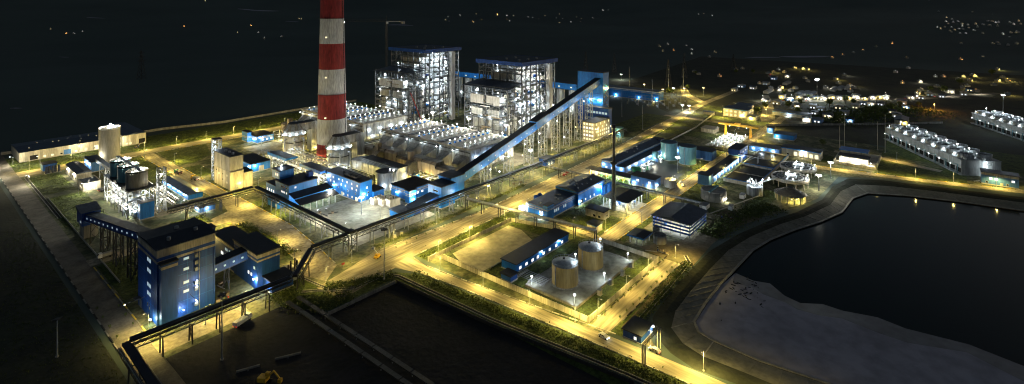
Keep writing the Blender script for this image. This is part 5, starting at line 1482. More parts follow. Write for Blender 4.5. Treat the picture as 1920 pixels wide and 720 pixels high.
t = thing('pump_row', 'long low blue row house with lit wall beside the water-works road', 'building', (384, 131.6, 0))
box(t, 'wall', BLUL, (8.1, 0, 0), (74, 7.6, 4.8)); box(t, 'roof', ROOF, (8.2, -.5, 4.8), (74, 8, 5.2)); box(t, 'near_block', BLUL, (0, -.4, 0), (8, 8, 7.2)); box(t, 'near_roof', ROOF, (-.4, -.8, 7.2), (8.4, 8.4, 7.6)); box(t, 'far_block', BLUD, (74.1, -.4, 0), (96, 9, 10.5)); box(t, 'far_roof', ROOF, (73.7, -.8, 10.5), (96.4, 9.4, 10.9)); box(t, 'far_band', BLUL, (74.05, -.5, 5.2), (96.05, 9.05, 6))
for x in spread(10, 72, 8): fixture(t, (x, -.8, 3.6), WHT, 230, .4); box(t, 'pier', WHITE, (x + 2, -.35, 0), (x + 2.5, -.02, 4.6))
for x in (80, 88): fixture(t, (x, -1.2, 4.4), WHT, 380, .45); window(t, 'S', x + 3, 7, 1.4, 1.2, 0, -.4, E_WINW)
t = thing('grey_clarifier_tank', 'open grey round tank with a bridge across it near the storage shed', 'tank', (361, 120.5, 0)); lathe(t, 'shell', CONC, [(8, 0), (8, 6.4), (7.5, 6.4), (7.5, 5.6)], 36); lathe(t, 'dark_water', BASIN, [(7.5, 5.5), (.1, 5.55)], 36, cap=False); box(t, 'bridge', TEAL, (-8, -.7, 6.4), (8, .7, 7)); fixture(t, (-2, -9, 2.5), NEU, 220)
for i in range(14):
    a = 2 * math.pi * i / 14; box(t, 'buttress', CONC, (8.0 * math.cos(a) - .25, 8.0 * math.sin(a) - .25, 0), (8.0 * math.cos(a) + .25, 8.0 * math.sin(a) + .25, 6.2))
def box_hut(u, v, s, label, m=WHITE):
    t = thing('equipment_cabin', label, 'cabin', (u, v, 0)); box(t, 'body', m, (0, 0, .2), (s, s * .6, 2.8)); box(t, 'roof', ROOFG, (-.15, -.15, 2.8), (s + .15, s * .6 + .15, 3)); box(t, 'skid', STEELD, (.2, .1, 0), (s - .2, s * .5, .2)); door(t, 'S', s * .3, 1, 2.2, 0, 0, STEEL)
box_hut(336, 117, 7, 'white container cabin left of the open grey round tank')
box_hut(346, 104, 4, 'pale cabin with rounded look in front of the open grey round tank')
box_hut(372, 104, 5, 'white cabin between the open grey tank and the lit reactor')
for i, (u0, u1, v0, v1, lab) in enumerate(((402, 448, 103, 127, 'nearer dark settling basin with a blue-capped wall'), (450, 500, 103, 127, 'farther dark settling basin beside the clarifiers'))):
    t = thing('settling_basin', lab, 'basin', (u0, v0, 0)); L, D = u1 - u0, v1 - v0
    box(t, 'dark_water', BASIN, (.4, .4, .1), (L - .4, D - .4, 1.6))
    for a, b in (((0, 0, 0), (L, .38, 2.6)), ((0, D - .38, 0), (L, D, 2.6)), ((0, .4, 0), (.38, D - .4, 2.6)), ((L - .38, .4, 0), (L, D - .4, 2.6))): box(t, 'wall', CREAM if i == 0 else CONC, a, b)
    box(t, 'coping', BLUE, (-.05, -.05, 2.6), (L + .05, .43, 3)); box(t, 'coping', BLUE, (-.05, .45, 2.6), (.43, D, 3)); box(t, 'divider', CONCD, (L * .5, .4, 0), (L * .5 + .3, D - .4, 2.3))
def clarifier(u, v, r, label, seed):
    t = thing('clarifier', label, 'clarifier', (u, v, 0))
    lathe(t, 'bowl', CONC, [(3, 2.6), (r, 4.2), (r, 6.6), (r - .5, 6.6), (r - .5, 5.6)], 48, cap=False); lathe(t, 'dark_water', BASIN, [(r - .5, 5.7), (.1, 5.75)], 48, cap=False)
    lathe(t, 'inner_ring', GALV, [(r * .34, 5.6), (r * .34, 7.4), (r * .3, 7.4), (r * .3, 5.6)], 32, cap=False); cyl(t, 'drive_platform', WHITE, (0, 0, 7.2), r * .28, .3, 28); lathe(t, 'launder', GALV, [(r * .72, 5.7), (r * .72, 6.2), (r * .66, 6.2)], 40, cap=False)
    for k in range(12):
        a = 2 * math.pi * k / 12
        beam(t, 'radial_launder', STEEL, (r * .35 * math.cos(a), r * .35 * math.sin(a), 6.1), ((r - .4) * math.cos(a), (r - .4) * math.sin(a), 6.1), .3, .25); cyl(t, 'leg', CONC, ((r - 1) * math.cos(a), (r - 1) * math.sin(a), 0), .4, 4.3, 8)
    beam(t, 'access_bridge', STEEL, (0, 0, 7.6), (-r - 1, 0, 7), 1.2, .3)
    for a in (30, 150, 270): fixture(t, (r * .25 * math.cos(R(a)), r * .25 * math.sin(R(a)), 8.9), WHT, 170, .5)
    for a in (200, 250, 300): fixture(t, (r * .95 * math.cos(R(a)), r * .95 * math.sin(R(a)), 7.8), WHT, 110, .4)
clarifier(457, 87.5, 12.6, 'large raised round clarifier farther from the reservoir', 1)
clarifier(425, 86.5, 12.4, 'large raised round clarifier behind the slatted cone', 2)
t = thing('slatted_cone_tank', 'bronze slatted cone roof on lit legs beside the clarifiers', 'tank', (391, 79.5, 0))
for k in range(9):
    r0, r1 = 10 - k * .95, 10 - (k + .62) * .95
    lathe(t, 'roof_slat', BRONZE, [(r0, 5 + k * .42), (r1, 5.3 + k * .42), (r1, 5.15 + k * .42)], 40, cap=False)
cyl(t, 'cap', ROOF, (0, 0, 8.7), 1.7, .3, 20); lathe(t, 'bowl', CONCD, [(2, 2.4), (9.4, 4.6)], 32, cap=False)
for k in range(14):
    a = 2 * math.pi * k / 14; cyl(t, 'leg', CREAM, (9 * math.cos(a), 9 * math.sin(a), 0), .35, 4.9, 8)
for a in (200, 240, 280, 320): fixture(t, (5 * math.cos(R(a)), 5 * math.sin(R(a)), 2.2), SOD, 260, .35)
t = thing('lit_reactor', 'brightly lit round reactor tank with pipework left of the clarifiers', 'tank', (387, 101, 0)); lathe(t, 'shell', GALV, [(5.2, 0), (5.2, 6), (4.9, 6.2)], 28)
lathe(t, 'rail', WHITE, [(5.2, 7.1), (5.2, 7.25)], 24, cap=False)
for k in range(12):
    a = 2 * math.pi * k / 12; box(t, 'rail_post', WHITE, (5.1 * math.cos(a) - .06, 5.1 * math.sin(a) - .06, 6), (5.1 * math.cos(a) + .06, 5.1 * math.sin(a) + .06, 8.4))
for k in range(8): pipe(t, 'pipe', rr.choice([WHITE, GALV]), (rr.uniform(-4, 4), rr.uniform(-4, 4), 6.2), (rr.uniform(-4, 4), rr.uniform(-4, 4), rr.uniform(8, 11)), .25)
for a in (40, 110, 180, 240, 300): fixture(t, (4.4 * math.cos(R(a)), 4.4 * math.sin(R(a)), 9.2), WHT, 200, .45)
beam(t, 'link_bridge', GALV, (4, 0, 6.6), (27, -8, 6.8), 1.8, .4)
for f in (.3, .6): fixture(t, (4 + 23 * f, -8 * f, 8.2), WHT, 250, .4)
mast(461, 66, 'mast with a starry white floodlight at the corner of the far clarifier', 12, 4, WHT, 3500); mast(424, 68, 'mast with a starry white floodlight beside the slatted cone', 11, 4, NEU, 3000)
t = thing('footbridge', 'thin pale pipe trestle running from the reactor towards the sheds', 'pipe rack'); 
for i in range(6): beam(t, 'pipe_section', CREAM, (384 - i * 9, 97 + i * 2.6, 1.1), (375.4 - i * 9, 99.5 + i * 2.6, 1.1), .8, .3); box(t, 'pier', CONC, (384 - i * 9 - .3, 97 + i * 2.6 - .3, 0), (384 - i * 9 + .3, 97 + i * 2.6 + .3, 1))
building('blue_filter_house', 'low blue lit house behind the settling basins', 'building', 502, 514, 111, 136, 5.2, BLUL, ROOFG, lamps=(('W', 5, 3.6, WHT, 500), ('W', 14, 3.6, WHT, 500), ('W', 21, 3.6, WHT, 350)))
t = building('glazed_pump_house', 'cream pump house with a row of lit glazing and blue eave', 'building', 507, 519, 80, 110, 7, CREAM, ROOF, ((6.2, 7, BLUE),), W_=((1.2, 3.2, 2.6, [3, 7, 11, 15, 19], E_WINY), (1.2, 1.4, 1.4, [25], GLASSD)), lamps=(('W', 13, 5.4, NEU, 500),))
t = thing('intake_station', 'cream walled intake station with lit glazed house near the reservoir road', 'building', (507, 41, 0))
box(t, 'platform', CREAM, (0, 0, 0), (44, 30, 2.2)); box(t, 'wall', CREAM, (4, 6, 2.2), (14, 26, 6.4)); box(t, 'roof', ROOF, (3, 5, 6.4), (15, 27, 6.8)); box(t, 'rear_wall', CREAM, (22, 8, 2.2), (34, 28, 7.2)); box(t, 'rear_eave', BLUE, (21.6, 7.6, 7.2), (34.4, 28.4, 7.8)); box(t, 'side_wall', CREAM, (0, 28.8, 2.2), (40, 29.6, 3.6)); box(t, 'side_wall', CREAM, (0, .4, 2.2), (40, 1.2, 3.6))
for y in (8.5, 12, 15.5, 19, 22.5): box(t, 'window', E_WINW, (3.9, y - 1.2, 2.9), (4.1, y + 1.2, 5.6)); box(t, 'pier', WHITE, (3.7, y + 1.4, 2.2), (4, y + 1.8, 6.3))
for y in (4, 14, 24): fixture(t, (1.4, y, 4.4), NEU, 420, .4)
for i, (u, v, h) in enumerate(((560, 73, 22), (580, 46, 26), (566, 70, 34), (574, 40, 34))):
    t = thing('lightning_mast', ORD[i] + ' thin pale mast behind the intake station, counted from the gantry side', 'mast', (u, v, 0)); cyl(t, 'pole', CREAM, (0, 0, .4), .28, h, 8, .4); cyl(t, 'base', CONC, (0, 0, 0), .7, .4, 8)
t = thing('gantry_crane', 'yellow gantry crane over rows of white lit units', 'crane', (549, 148, 0))
for y in (0, 24):
    for x in (0, 6): beam(t, 'leg', YEL, (x, y, .5), (3 + (x - 3) * .35, y, 10), 1.0); 
    box(t, 'sill_beam', YEL, (-1, y - .4, 0), (7, y + .4, .9))
for x in (2.2, 4.2): box(t, 'girder', YEL, (x - .45, -7, 10), (x + .45, 31, 11.8))
box(t, 'trolley', YEL, (1, 10, 11.8), (5.4, 15, 13)); box(t, 'hoist', STEELD, (2.3, 11, 8), (4, 13, 9.6)); fixture(t, (3, 4, 9.4), NEU, 500, .3); fixture(t, (3, 20, 9.4), NEU, 500, .3); box(t, 'end_tie', YEL, (1.6, -7.4, 10.2), (4.8, -7.02, 11.6))  # the two lamps under the girders are added to light the crane
for r_ in range(5):
    for k in range(9):
        u, v = 498 + k * 6, 150 + r_ * 4.4
        t = thing('cooling_unit', f'white unit with a lamp under the gantry crane, {ORD[k]} in the {ORD[r_]} row', 'machine', (u, v, 0), group='white units under the yellow gantry crane')
        box(t, 'body', WHITE, (0, 0, .2), (3.4, 2, 1.9)); box(t, 'base', CONC, (-.2, -.2, 0), (3.6, 2.2, .2)); cyl(t, 'cap', GALV, (1.7, 1, 1.9), .7, .5, 12)
        if (r_ + k) % 2 == 0: fixture(t, (3.2, 1.8, 3.1), WHT, 110, .3); box(t, 'lamp_post', WHITE, (3.15, 1.75, 1.9), (3.25, 1.85, 2.9))
building('gantry_store', 'low cream store left of the gantry crane', 'building', 548, 562, 182, 196, 4, CREAM, ROOFG)
building('far_blue_shed', 'dark blue shed right of the gantry crane', 'building', 566, 580, 112, 130, 5, BLUE, ROOFB, lamps=(('W', 15, 3, NEU, 420),))
building('far_pale_cabin', 'small pale blue lit cabin behind the dark blue shed', 'building', 585, 592, 135, 141, 6, BLUL, ROOF, lamps=(('W', 3, 4.4, WHT, 350),))

# ================================================================== cooling towers
def cooling_tower(u, v, ang, cells, label, tagw):
    t = thing('cooling_tower', label, 'cooling tower', (u, v, 0), ang)
    L, Wd, H = cells * 14.0, 27.0, 11.5
    box(t, 'upper_wall', GREYC, (0, -Wd, 5.2), (L, 0, H)); box(t, 'deck', GREYC, (-.4, -Wd - .4, H), (L + .4, .4, H + .4)); box(t, 'end_wall', GREYC, (-.3, -Wd, 0), (.4, 0, 5.2)); box(t, 'inner_shade_block', OPEN, (1.2, -Wd + 2.5, .62), (L - .5, -2.5, 5.2)); box(t, 'basin_wall', GREYC, (-1, -Wd - 1, 0), (L + 1, 1, .6))  # near-black block behind the piers: shade of the inside put into its colour
    for k in range(cells):
        x0 = k * 14
        for s in (0, 7):
            for y in (-.4, -Wd + .4): box(t, 'pier', GREYC, (x0 + s, y - .3, .6), (x0 + s + .6, y + .3, 5.2))
        for y in (-7, -20):
            lathe(t, 'fan_stack', GALV, [(5.3, H + .4), (4.7, H + 2), (4.9, H + 4.2), (4.6, H + 4.2), (4.4, H + 2)], 28, (x0 + 7, y, 0), cap=False)
            lathe(t, 'throat_shade_disc', OPEN, [(4.5, H + 3), (.3, H + 3.1)], 24, (x0 + 7, y, 0), cap=False)  # near-black disc paints the darkness inside the fan stack
            for b_ in range(4): beam(t, 'fan_blade', STEELD, (x0 + 7, y, H + 3.3), (x0 + 7 + 4.2 * math.cos(b_ * math.pi / 2 + k), y + 4.2 * math.sin(b_ * math.pi / 2 + k), H + 3.35), .7, .1)
            box(t, 'motor', WHITE, (x0 + .6, y + 3, H + .4), (x0 + 2.2, y + 4.4, H + 1.8))
            if y == -7: fixture(t, (x0 + 13.6, y + 3.4, H + 2.2), WHT, 130, .35)
        cyl(t, 'lamp_post', WHITE, (x0 + 13.6, -13.5, H + .4), .1, 5.4, 6); fixture(t, (x0 + 13.6, -13.5, H + 6.2), WHT, 480, .5)
        pipe(t, 'upright_pipe', TEAL, (x0 + 3, .9, .6), (x0 + 3, .9, 7.6), .28); pipe(t, 'lamp_post_arm', TEAL, (x0 + 3, .9, 7.6), (x0 + 3, 5.6, 8.4), .16); fixture(t, (x0 + 3, 5.8, 8.2), WHT, 130, .25)  # teal uprights with arms are lamp posts, not water pipes
        box(t, 'panel_joint', CONCD, (x0 - .06, -.05, 5.3), (x0 + .06, .06, H - .1))
    for k in range(4):
        beam(t, 'stair_flight', WHITE, (-2.5, -Wd + 8 + (0 if k % 2 else 6), k * 3), (-2.5, -Wd + 8 + (6 if k % 2 else 0), k * 3 + 3), 1.0, .2)
        fixture(t, (-1.8, -Wd + 11, k * 3 + 2), WHT, 130, .35)
    for y in (-Wd + 7, -Wd + 15):
        for x in (-1.3, -3.6): box(t, 'stair_post', WHITE, (x - .12, y - .12, 0), (x + .12, y + .12, H + 1))
    return t
cooling_tower(535, -11, R(29.4), 8, 'long concrete cooling tower bank with two rows of white fan stacks', 1)
cooling_tower(707, -62, R(26), 6, 'farther cooling tower bank cut by the frame, steamy white lamps', 2)
building('blue_cooling_office', 'blue two-storey office with beige top at the foot of the cooling towers', 'building', 519, 529, -42, -22, 8.6, BLUL, ROOFB, ((6.8, 8.6, BEIGE),), W_=((4, 1.4, 1.6, [3, 12, 15], E_WINW), (1.2, 1.2, 1.2, [6, 17], GLASSD)), doors=(('W', 9, 1.6, 2.4, CREAM),))
mast(770, -50, 'tall mast with a starry white floodlight above the farther cooling towers', 36, 6, WHT, 9000)

# ================================================================== switchyard, offices and town behind
building('switchyard_hall', 'long bright blue hall with white roof stripe behind the transfer tower', 'building', 684, 700, 303, 392, 13.5, BLUE, ROOFG, ((12, 13.5, WHITE), (10.6, 11, WHITE)), lamps=(('W', 3, 4, WHT, 900), ('W', 66, 3.2, WHT, 1200), ('W', 30, 3.2, WHT, 700)))
for i in range(4):
    t = thing('switchyard_gantry', ORD[i] + ' row of thin steel gantry posts in the switchyard, from the plant side', 'gantry', (640 + i * 20, 270, 0), group='gantry rows of the switchyard')
    for j in range(5):
        cyl(t, 'post', STEEL, (0, j * 14, 0), .3, 12, 6, .6)
        if j < 4: beam(t, 'cross_beam', STEEL, (0, j * 14, 11), (0, j * 14 + 14, 11), .4)
        q = thing('circuit_breaker', 'grey circuit breaker on the switchyard floor', 'breaker', (644 + i * 20, 273 + j * 14, .02), group='breakers in the switchyard'); box(q, 'cabinet', STEEL, (0, 0, 0), (1.5, 2, 2.6)); cyl(q, 'insulator', BARK, (.75, 1, 2.6), .25, 2.4, 6)
    if i == 1: fixture(t, (1, 30, 4), SOD, 300)
for i, (px, py, h) in enumerate(((1166, 218, 30), (1223, 196, 34), (1253, 170, 34), (1281, 165, 34), (1180, 165, 34), (1205, 243, 26))):
    u, v = on_ground(px, py)
    t = thing('lightning_mast', ORD[i] + ' of the slim grey lightning masts round the switchyard, by nearness to the transfer tower', 'mast', (u, v, 0)); cyl(t, 'pole', STEEL, (0, 0, .4), .4, h, 8, .35); cyl(t, 'base', CONC, (0, 0, 0), .9, .4, 8); box(t, 'aviation_box', STEELD, (-.3, -.3, h * .6), (.3, .3, h * .6 + .8))
t = building('admin_building', 'two-storey cream admin building with blue roof edge near the town', 'building', 645.8, 668, 176, 204, 9.6, CREAM, ROOFB, ((8.8, 9.6, BLUE), (4.6, 5, BEIGE)), W_=((1.4, 1.6, 2.2, [4, 9, 14, 19, 24], E_WINY), (5.8, 1.6, 2.2, [4, 9, 14, 19, 24], E_WINY)), S_=((5.8, 1.6, 2.4, [5, 12, 18], E_WINY), (1.4, 1.6, 2.4, [5, 12], E_WINY)), lamps=(('W', 6, 4, SOD, 900), ('S', 6, 4, SOD, 900)))
building('admin_wing', 'cream rear wing of the admin building', 'building', 668.3, 694, 182, 200, 9.6, CREAM, ROOFB, ((8.8, 9.6, BLUE),), S_=((5.6, 1.8, 2.6, [4, 10, 17, 22], E_WINY), (1.4, 1.8, 2.6, [4, 10, 17, 22], E_WINY)))
building('admin_porch', 'low cream porch in front of the admin building', 'building', 640, 654, 166, 175.6, 4, CREAM, ROOFG, lamps=(('W', 5, 3, SOD, 600),))
building('guard_booth', 'small blue-roofed guard booth on the road bend before the admin building', 'building', 640, 645, 214, 226, 3.4, CONC, BLUD)
building('shop_shed', 'long pale shed with blue eave right of the admin building', 'building', 690, 704, 120, 160, 4.6, GALV, ROOFG, ((3.8, 4.6, BLUL),), lamps=(('W', 22, 2.6, WHT, 700),))
building('bright_shop', 'small shop with a dazzling open front and red goods in the dark field', 'building', 668, 676, 115, 124, 5, CREAM, ROOFB, doors=(('W', 4.5, 7, 3.4, E_WINW), ('W', 4, 1.6, 1.4, E_RED)), lamps=(('W', 4, 4.4, NEU, 600),))  # the red goods are a panel that glows by its own emission

rr = random.Random(77)
def house(px, py, lab, glass=None, s=1.0, wall_=None, warm=True):
    u, v = on_ground(px, py)
    L, D, H = rr.uniform(8, 15) * s, rr.uniform(7, 11) * s, rr.uniform(3.2, 5.2)
    g = glass or (E_WINY if warm else E_WINW)
    return building('town_house', lab, 'house', u, u + L, v, v + D, H, wall_ or rr.choice([CREAM, CONC, BLUL, BEIGE, CONCD]), rr.choice([ROOFB, ROOFG, ROOF, ROOFG, BRONZE]), top='gable', rise=1.4, axis=rr.choice('uv'), plinth=False,
                    W_=((1, 1.5, 1.6, [D * .3, D * .7], g),), doors=(('W', D * .5, 1.4, 2.4, OPEN),), group='small houses of the town')
spots = [(1440, 193), (1462, 197), (1470, 186), (1486, 190), (1503, 186), (1520, 189), (1537, 187), (1551, 189), (1566, 187), (1581, 188), (1597, 188), (1612, 186), (1627, 188), (1642, 187), (1655, 186), (1667, 187),
         (1500, 204), (1530, 205), (1545, 209), (1532, 216), (1560, 222), (1590, 218), (1610, 205), (1625, 198), (1640, 200), (1657, 199), (1580, 206), (1700, 197), (1716, 187), (1735, 187), (1752, 181), (1772, 184), (1790, 176), (1815, 180), (1825, 172),
         (1490, 212), (1600, 232), (1540, 232), (1680, 214), (1690, 222), (1705, 205), (1416, 168), (1440, 160), (1455, 150), (1480, 146), (1395, 165), (1380, 172)]
ZC = {}
for i, (px, py) in enumerate(spots):
    row = px >= 1460 and 185 <= py <= 190
    zone = ("of the bright street front, counted from the admin building" if row and px < 1700 else "of the scattered town beyond the cooling towers" if px >= 1690 else "in the dark gardens below the street" if py > 190 else "on the dark slope above the town")
    ZC[zone] = ZC.get(zone, -1) + 1
    lab = f'{ORD[ZC[zone]]} low house ' + zone
    t = house(px, py, lab, None if i % 3 else (E_WINW if i % 2 else E_WINC), warm=i % 2 == 0)
    if row and px < 1700: fixture(t, (-1.2, 3, 3.4), NEU if i % 2 else SOD, 300, .5)
    elif i % 4 == 0: fixture(t, (-1.2, 3, 3.2), NEU, 160, .45)
for i, (px, py) in enumerate(((1500, 180), (1512, 180), (1524, 181), (1566, 172), (1578, 170), (1592, 169), (1475, 160), (1440, 176))):
    u, v = on_ground(px, py)
    building('long_shed', f'{ORD[i]} long pale parallel farm shed beyond the town street, from the plant side', 'shed', u, u + 34, v, v + 7, 3.2, CONC, ROOFG if i < 6 else CONC, top='gable', rise=1, plinth=False)
t = thing('glasshouse', 'dark steep-roofed shed with a small lamp behind the cooling towers', 'shed', (*on_ground(1702, 234), 0)); box(t, 'wall', CREAM, (0, 0, 0), (26, 12, 4)); gable(t, 'roof', ROOFB, -.5, 26.5, -.5, 12.5, 4, 2.2, 'u'); fixture(t, (-1, 3, 2), SOD, 350)
u, v = on_ground(1532, 190)
mast(u, v, 'tall mast with the brightest starry floodlight over the town', 30, 6, WHT, 26000, big=1.1)
u, v = on_ground(1752, 207)
mast(u, v, 'short mast with an orange lamp glowing over bare earth', 8, 2, (1.0, .42, .06), 5200, e=E_ORANGE)

# ================================================================== street lamps
def nth(i):
    return ORD[i] if i < 20 else f'{i + 1}th'
def lamp_row(pts, where, ang=0, h=7.5, w=1500, col=SOD, group=None, spot=162):
    for i, (u, v) in enumerate(pts):
        street_lamp(u, v, f'{nth(i)} sodium street lamp {where}' if col == SOD else f'{nth(i)} white street lamp {where}', h, ang, col, w, group or 'street lamps ' + where.split(',')[0], spot)
lamp_row([(176.8, 193), (178, 165), (179.6, 139), (182, 117), (187, 86), (187.2, 66), (187, 40)], 'along the front road, counted from the junction', 180, w=2300)
lamp_row([(192, 112), (217, 111.8), (240, 111.8), (262, 107)], 'along the tank compound wall facing the reservoir', 270, w=1700)
lamp_row([(186, 204.5), (209, 204), (239, 204)], 'on the hedge side of the empty concrete pad', 270, 8, 2600, spot=None)
lamp_row([(175, 211), (196, 212.6), (220, 212.6), (244, 212.6), (268, 212.6), (292, 212), (318, 211), (345, 210), (372, 211), (400, 215), (430, 218), (460, 221), (492, 224), (525, 228), (560, 231), (600, 235), (640, 240)], 'along the main road, counted from the junction', 90, w=1700)
lamp_row([(134, 226), (152, 232), (180, 234.6), (212, 234.6), (246, 234), (282, 234.6), (320, 235)], 'on the conveyor side of the main road', 270, w=1500)
lamp_row([(132, 252), (138, 282), (128, 330), (156.4, 322), (150, 352), (116, 348)], 'round the road loop behind the motor house', 0, w=1800)
lamp_row([(155.6, 380), (143, 412), (155.6, 440), (143, 470), (155.6, 498), (143, 530)], 'along the road past the concrete ash house', 0, w=2000, spot=None)
lamp_row([(74, 564), (100, 564), (126, 564), (152, 564), (178, 564), (204, 564), (230, 564), (257, 564), (284, 564), (312, 564), (340, 564)], 'along the back road under the bank', 270, w=2125, spot=None)
lamp_row([(67.5, 590), (56, 552), (67.5, 515), (82, 575), (112, 590), (140, 588)], 'at the warehouse corner of the plant', 180, w=1500, col=NEU, spot=None)
lamp_row([(67.8, 246), (67.8, 233)], 'at the foot of the crusher tower', 180, w=1500)
lamp_row([(270, 152.4), (296, 152.4), (340, 152.4), (368, 152.4), (396, 152.4), (424, 152.4), (452, 152.4), (482, 152.4), (512, 152), (545, 140), (575, 140), (606, 140), (640, 152)], 'along the water-works road, counted from the tank compound', 270, w=1700)
lamp_row([(290, 139.4), (322, 139.4), (384, 129), (420, 129.4), (455, 129.4), (476, 130)], 'on the basin side of the water-works road', 90, w=1500)
lamp_row([(256, 166), (264, 190), (262, 205)], 'along the cross road under the pipe bridge', 0, w=1500)
lamp_row([(490, 112), (490.6, 84), (493, 62), (500, 40), (502, 16), (508, -6), (516, -30), (524, -56)], 'along the reservoir crest road', 180, w=1500)
lamp_row([(541, 160), (543, 178)], 'added to light the yellow gantry crane', 0, 8, 1600, NEU, spot=None)  # extra lamps, put here only to brighten the crane
lamp_row([(545, 30), (556, 60)], 'by the lane beside the intake station', 0, w=900)
lamp_row([(625, 160), (632, 200), (640, 236), (690, 244), (720, 262), (760, 290), (800, 316), (700, 206), (668, 210), (740, 176), (680, 164)], 'on the roads round the admin building', 90, w=2750, spot=None)
lamp_row([(780, 192), (812, 162), (845, 130), (880, 98), (918, 62), (952, 28), (1000, -8), (1050, -44)], 'down the town street', 90, 8, 2600, NEU)
lamp_row([(120, 372), (112, 432), (104, 458), (118, 480), (86, 462)], 'in the yard round the tank rack', 0, w=1625, col=NEU, spot=None)
lamp_row([(172, 380), (176, 410), (190, 380), (212, 450), (214, 500), (250, 480), (205, 530), (240, 540)], 'in the yard behind the ash house', 0, w=1375, spot=None)
lamp_row([(166, 262), (166, 292), (196, 268), (200, 290), (190, 318), (196, 346), (222, 268), (216, 248), (240, 245)], 'in the grey yard before the blue workshop', 0, w=1700, col=NEU, spot=None)  # the last three lamps are added to light the tail house walls
lamp_row([(266, 240), (290, 246), (318, 250), (346, 244), (376, 250), (408, 250)], 'under the trestles of the blue conveyor', 90, w=1625, spot=None)
lamp_row([(340, 300), (345, 340), (350, 376), (348, 420), (346, 460), (348, 500), (446, 420), (446, 470), (450, 350)], 'in the lane between precipitators and boilers', 0, 8, 1700)
lamp_row([(104, 300), (104, 318), (98, 232), (84, 233)], 'beside the dim blue motor house', 0, w=1375, spot=None)
mast(191, 281, 'short mast with a starry white floodlight in the grey yard', 11, 4, WHT, 3800)
mast(152.5, 205.8, 'tall unlit high mast at the corner of the coal yard', 24, 6, lit=False)
mast(79.5, 205, 'tall unlit high mast in front of the crusher tower', 24, 4, lit=False)
mast(41, 254, 'dim slim mast in the dark left field', 14, 2, lit=False)
mast(228, 498, 'short mast with a bright white lamp before the striped blue house', 7, 3, WHT, 2200)
mast(330, 254, 'warm floodlight mast in the trestles of the blue conveyor', 16, 3, NEU, 3000)
mast(420, 246, 'warm floodlight mast beside the office block', 18, 3, SOD, 4200)
mast(448, 246, 'second warm floodlight mast beside the office block', 16, 3, SOD, 3200)
for i, (px, py, h, c) in enumerate(((1243, 183, 12, SOD), (1263, 178, 10, WHT), (1283, 178, 10, SOD), (1319, 180, 12, SOD), (1208, 170, 10, SOD), (1110, 160, 12, NEU), (1165, 150, 10, NEU), (1292, 210, 8, WHT), (1280, 209, 8, WHT))):
    u, v = on_ground(px, py)
    mast(u, v, f'{nth(i)} floodlight mast round the switchyard, counted from the blue hall', h, 3, c, 4200)

# ================================================================== pylons and far lights
def pylon(u, v, h, label, rz=0.5):
    t = thing('pylon', label, 'pylon', (u, v, 0), rz)
    w = lambda z: 4.5 * (1 - z / h) ** 1.3 + .6
    n = 7
    for i in range(n):
        z0, z1 = h * i / n, h * (i + 1) / n
        c0 = [(s * w(z0), r_ * w(z0), z0) for s, r_ in ((-1, -1), (1, -1), (1, 1), (-1, 1))]
        c1 = [(s * w(z1), r_ * w(z1), z1) for s, r_ in ((-1, -1), (1, -1), (1, 1), (-1, 1))]
        for k in range(4):
            beam(t, 'leg', STEELD, c0[k], c1[k], .5); beam(t, 'brace', STEELD, c0[k], c1[(k + 1) % 4], .3)
            beam(t, 'brace', STEELD, c0[(k + 1) % 4], c1[k], .3)
    for z, a in ((h * .62, 9), (h * .76, 7.5), (h * .9, 6)):
        for s in (-1, 1): beam(t, 'cross_arm', STEELD, (0, 0, z), (s * a, 0, z + 1.2), .5); beam(t, 'arm_stay', STEELD, (0, 0, z + 3), (s * a, 0, z + 1.2), .3)
for i, (px, py, h, lab) in enumerate(((1253, 158, 42, 'lattice pylon standing behind the long blue switchyard hall'), (1283, 146, 46, 'lattice pylon beyond the right end of the switchyard'), (1098, 138, 44, 'lattice pylon above the tripper gallery'),
                                      (265, 148, 52, 'lone faint pylon in the dark land left of the chimney'), (1375, 134, 36, 'slim lattice mast between switchyard and town'), (1152, 138, 40, 'faint pylon left of the switchyard hall'))):
    pylon(*on_ground(px, py), h, lab)

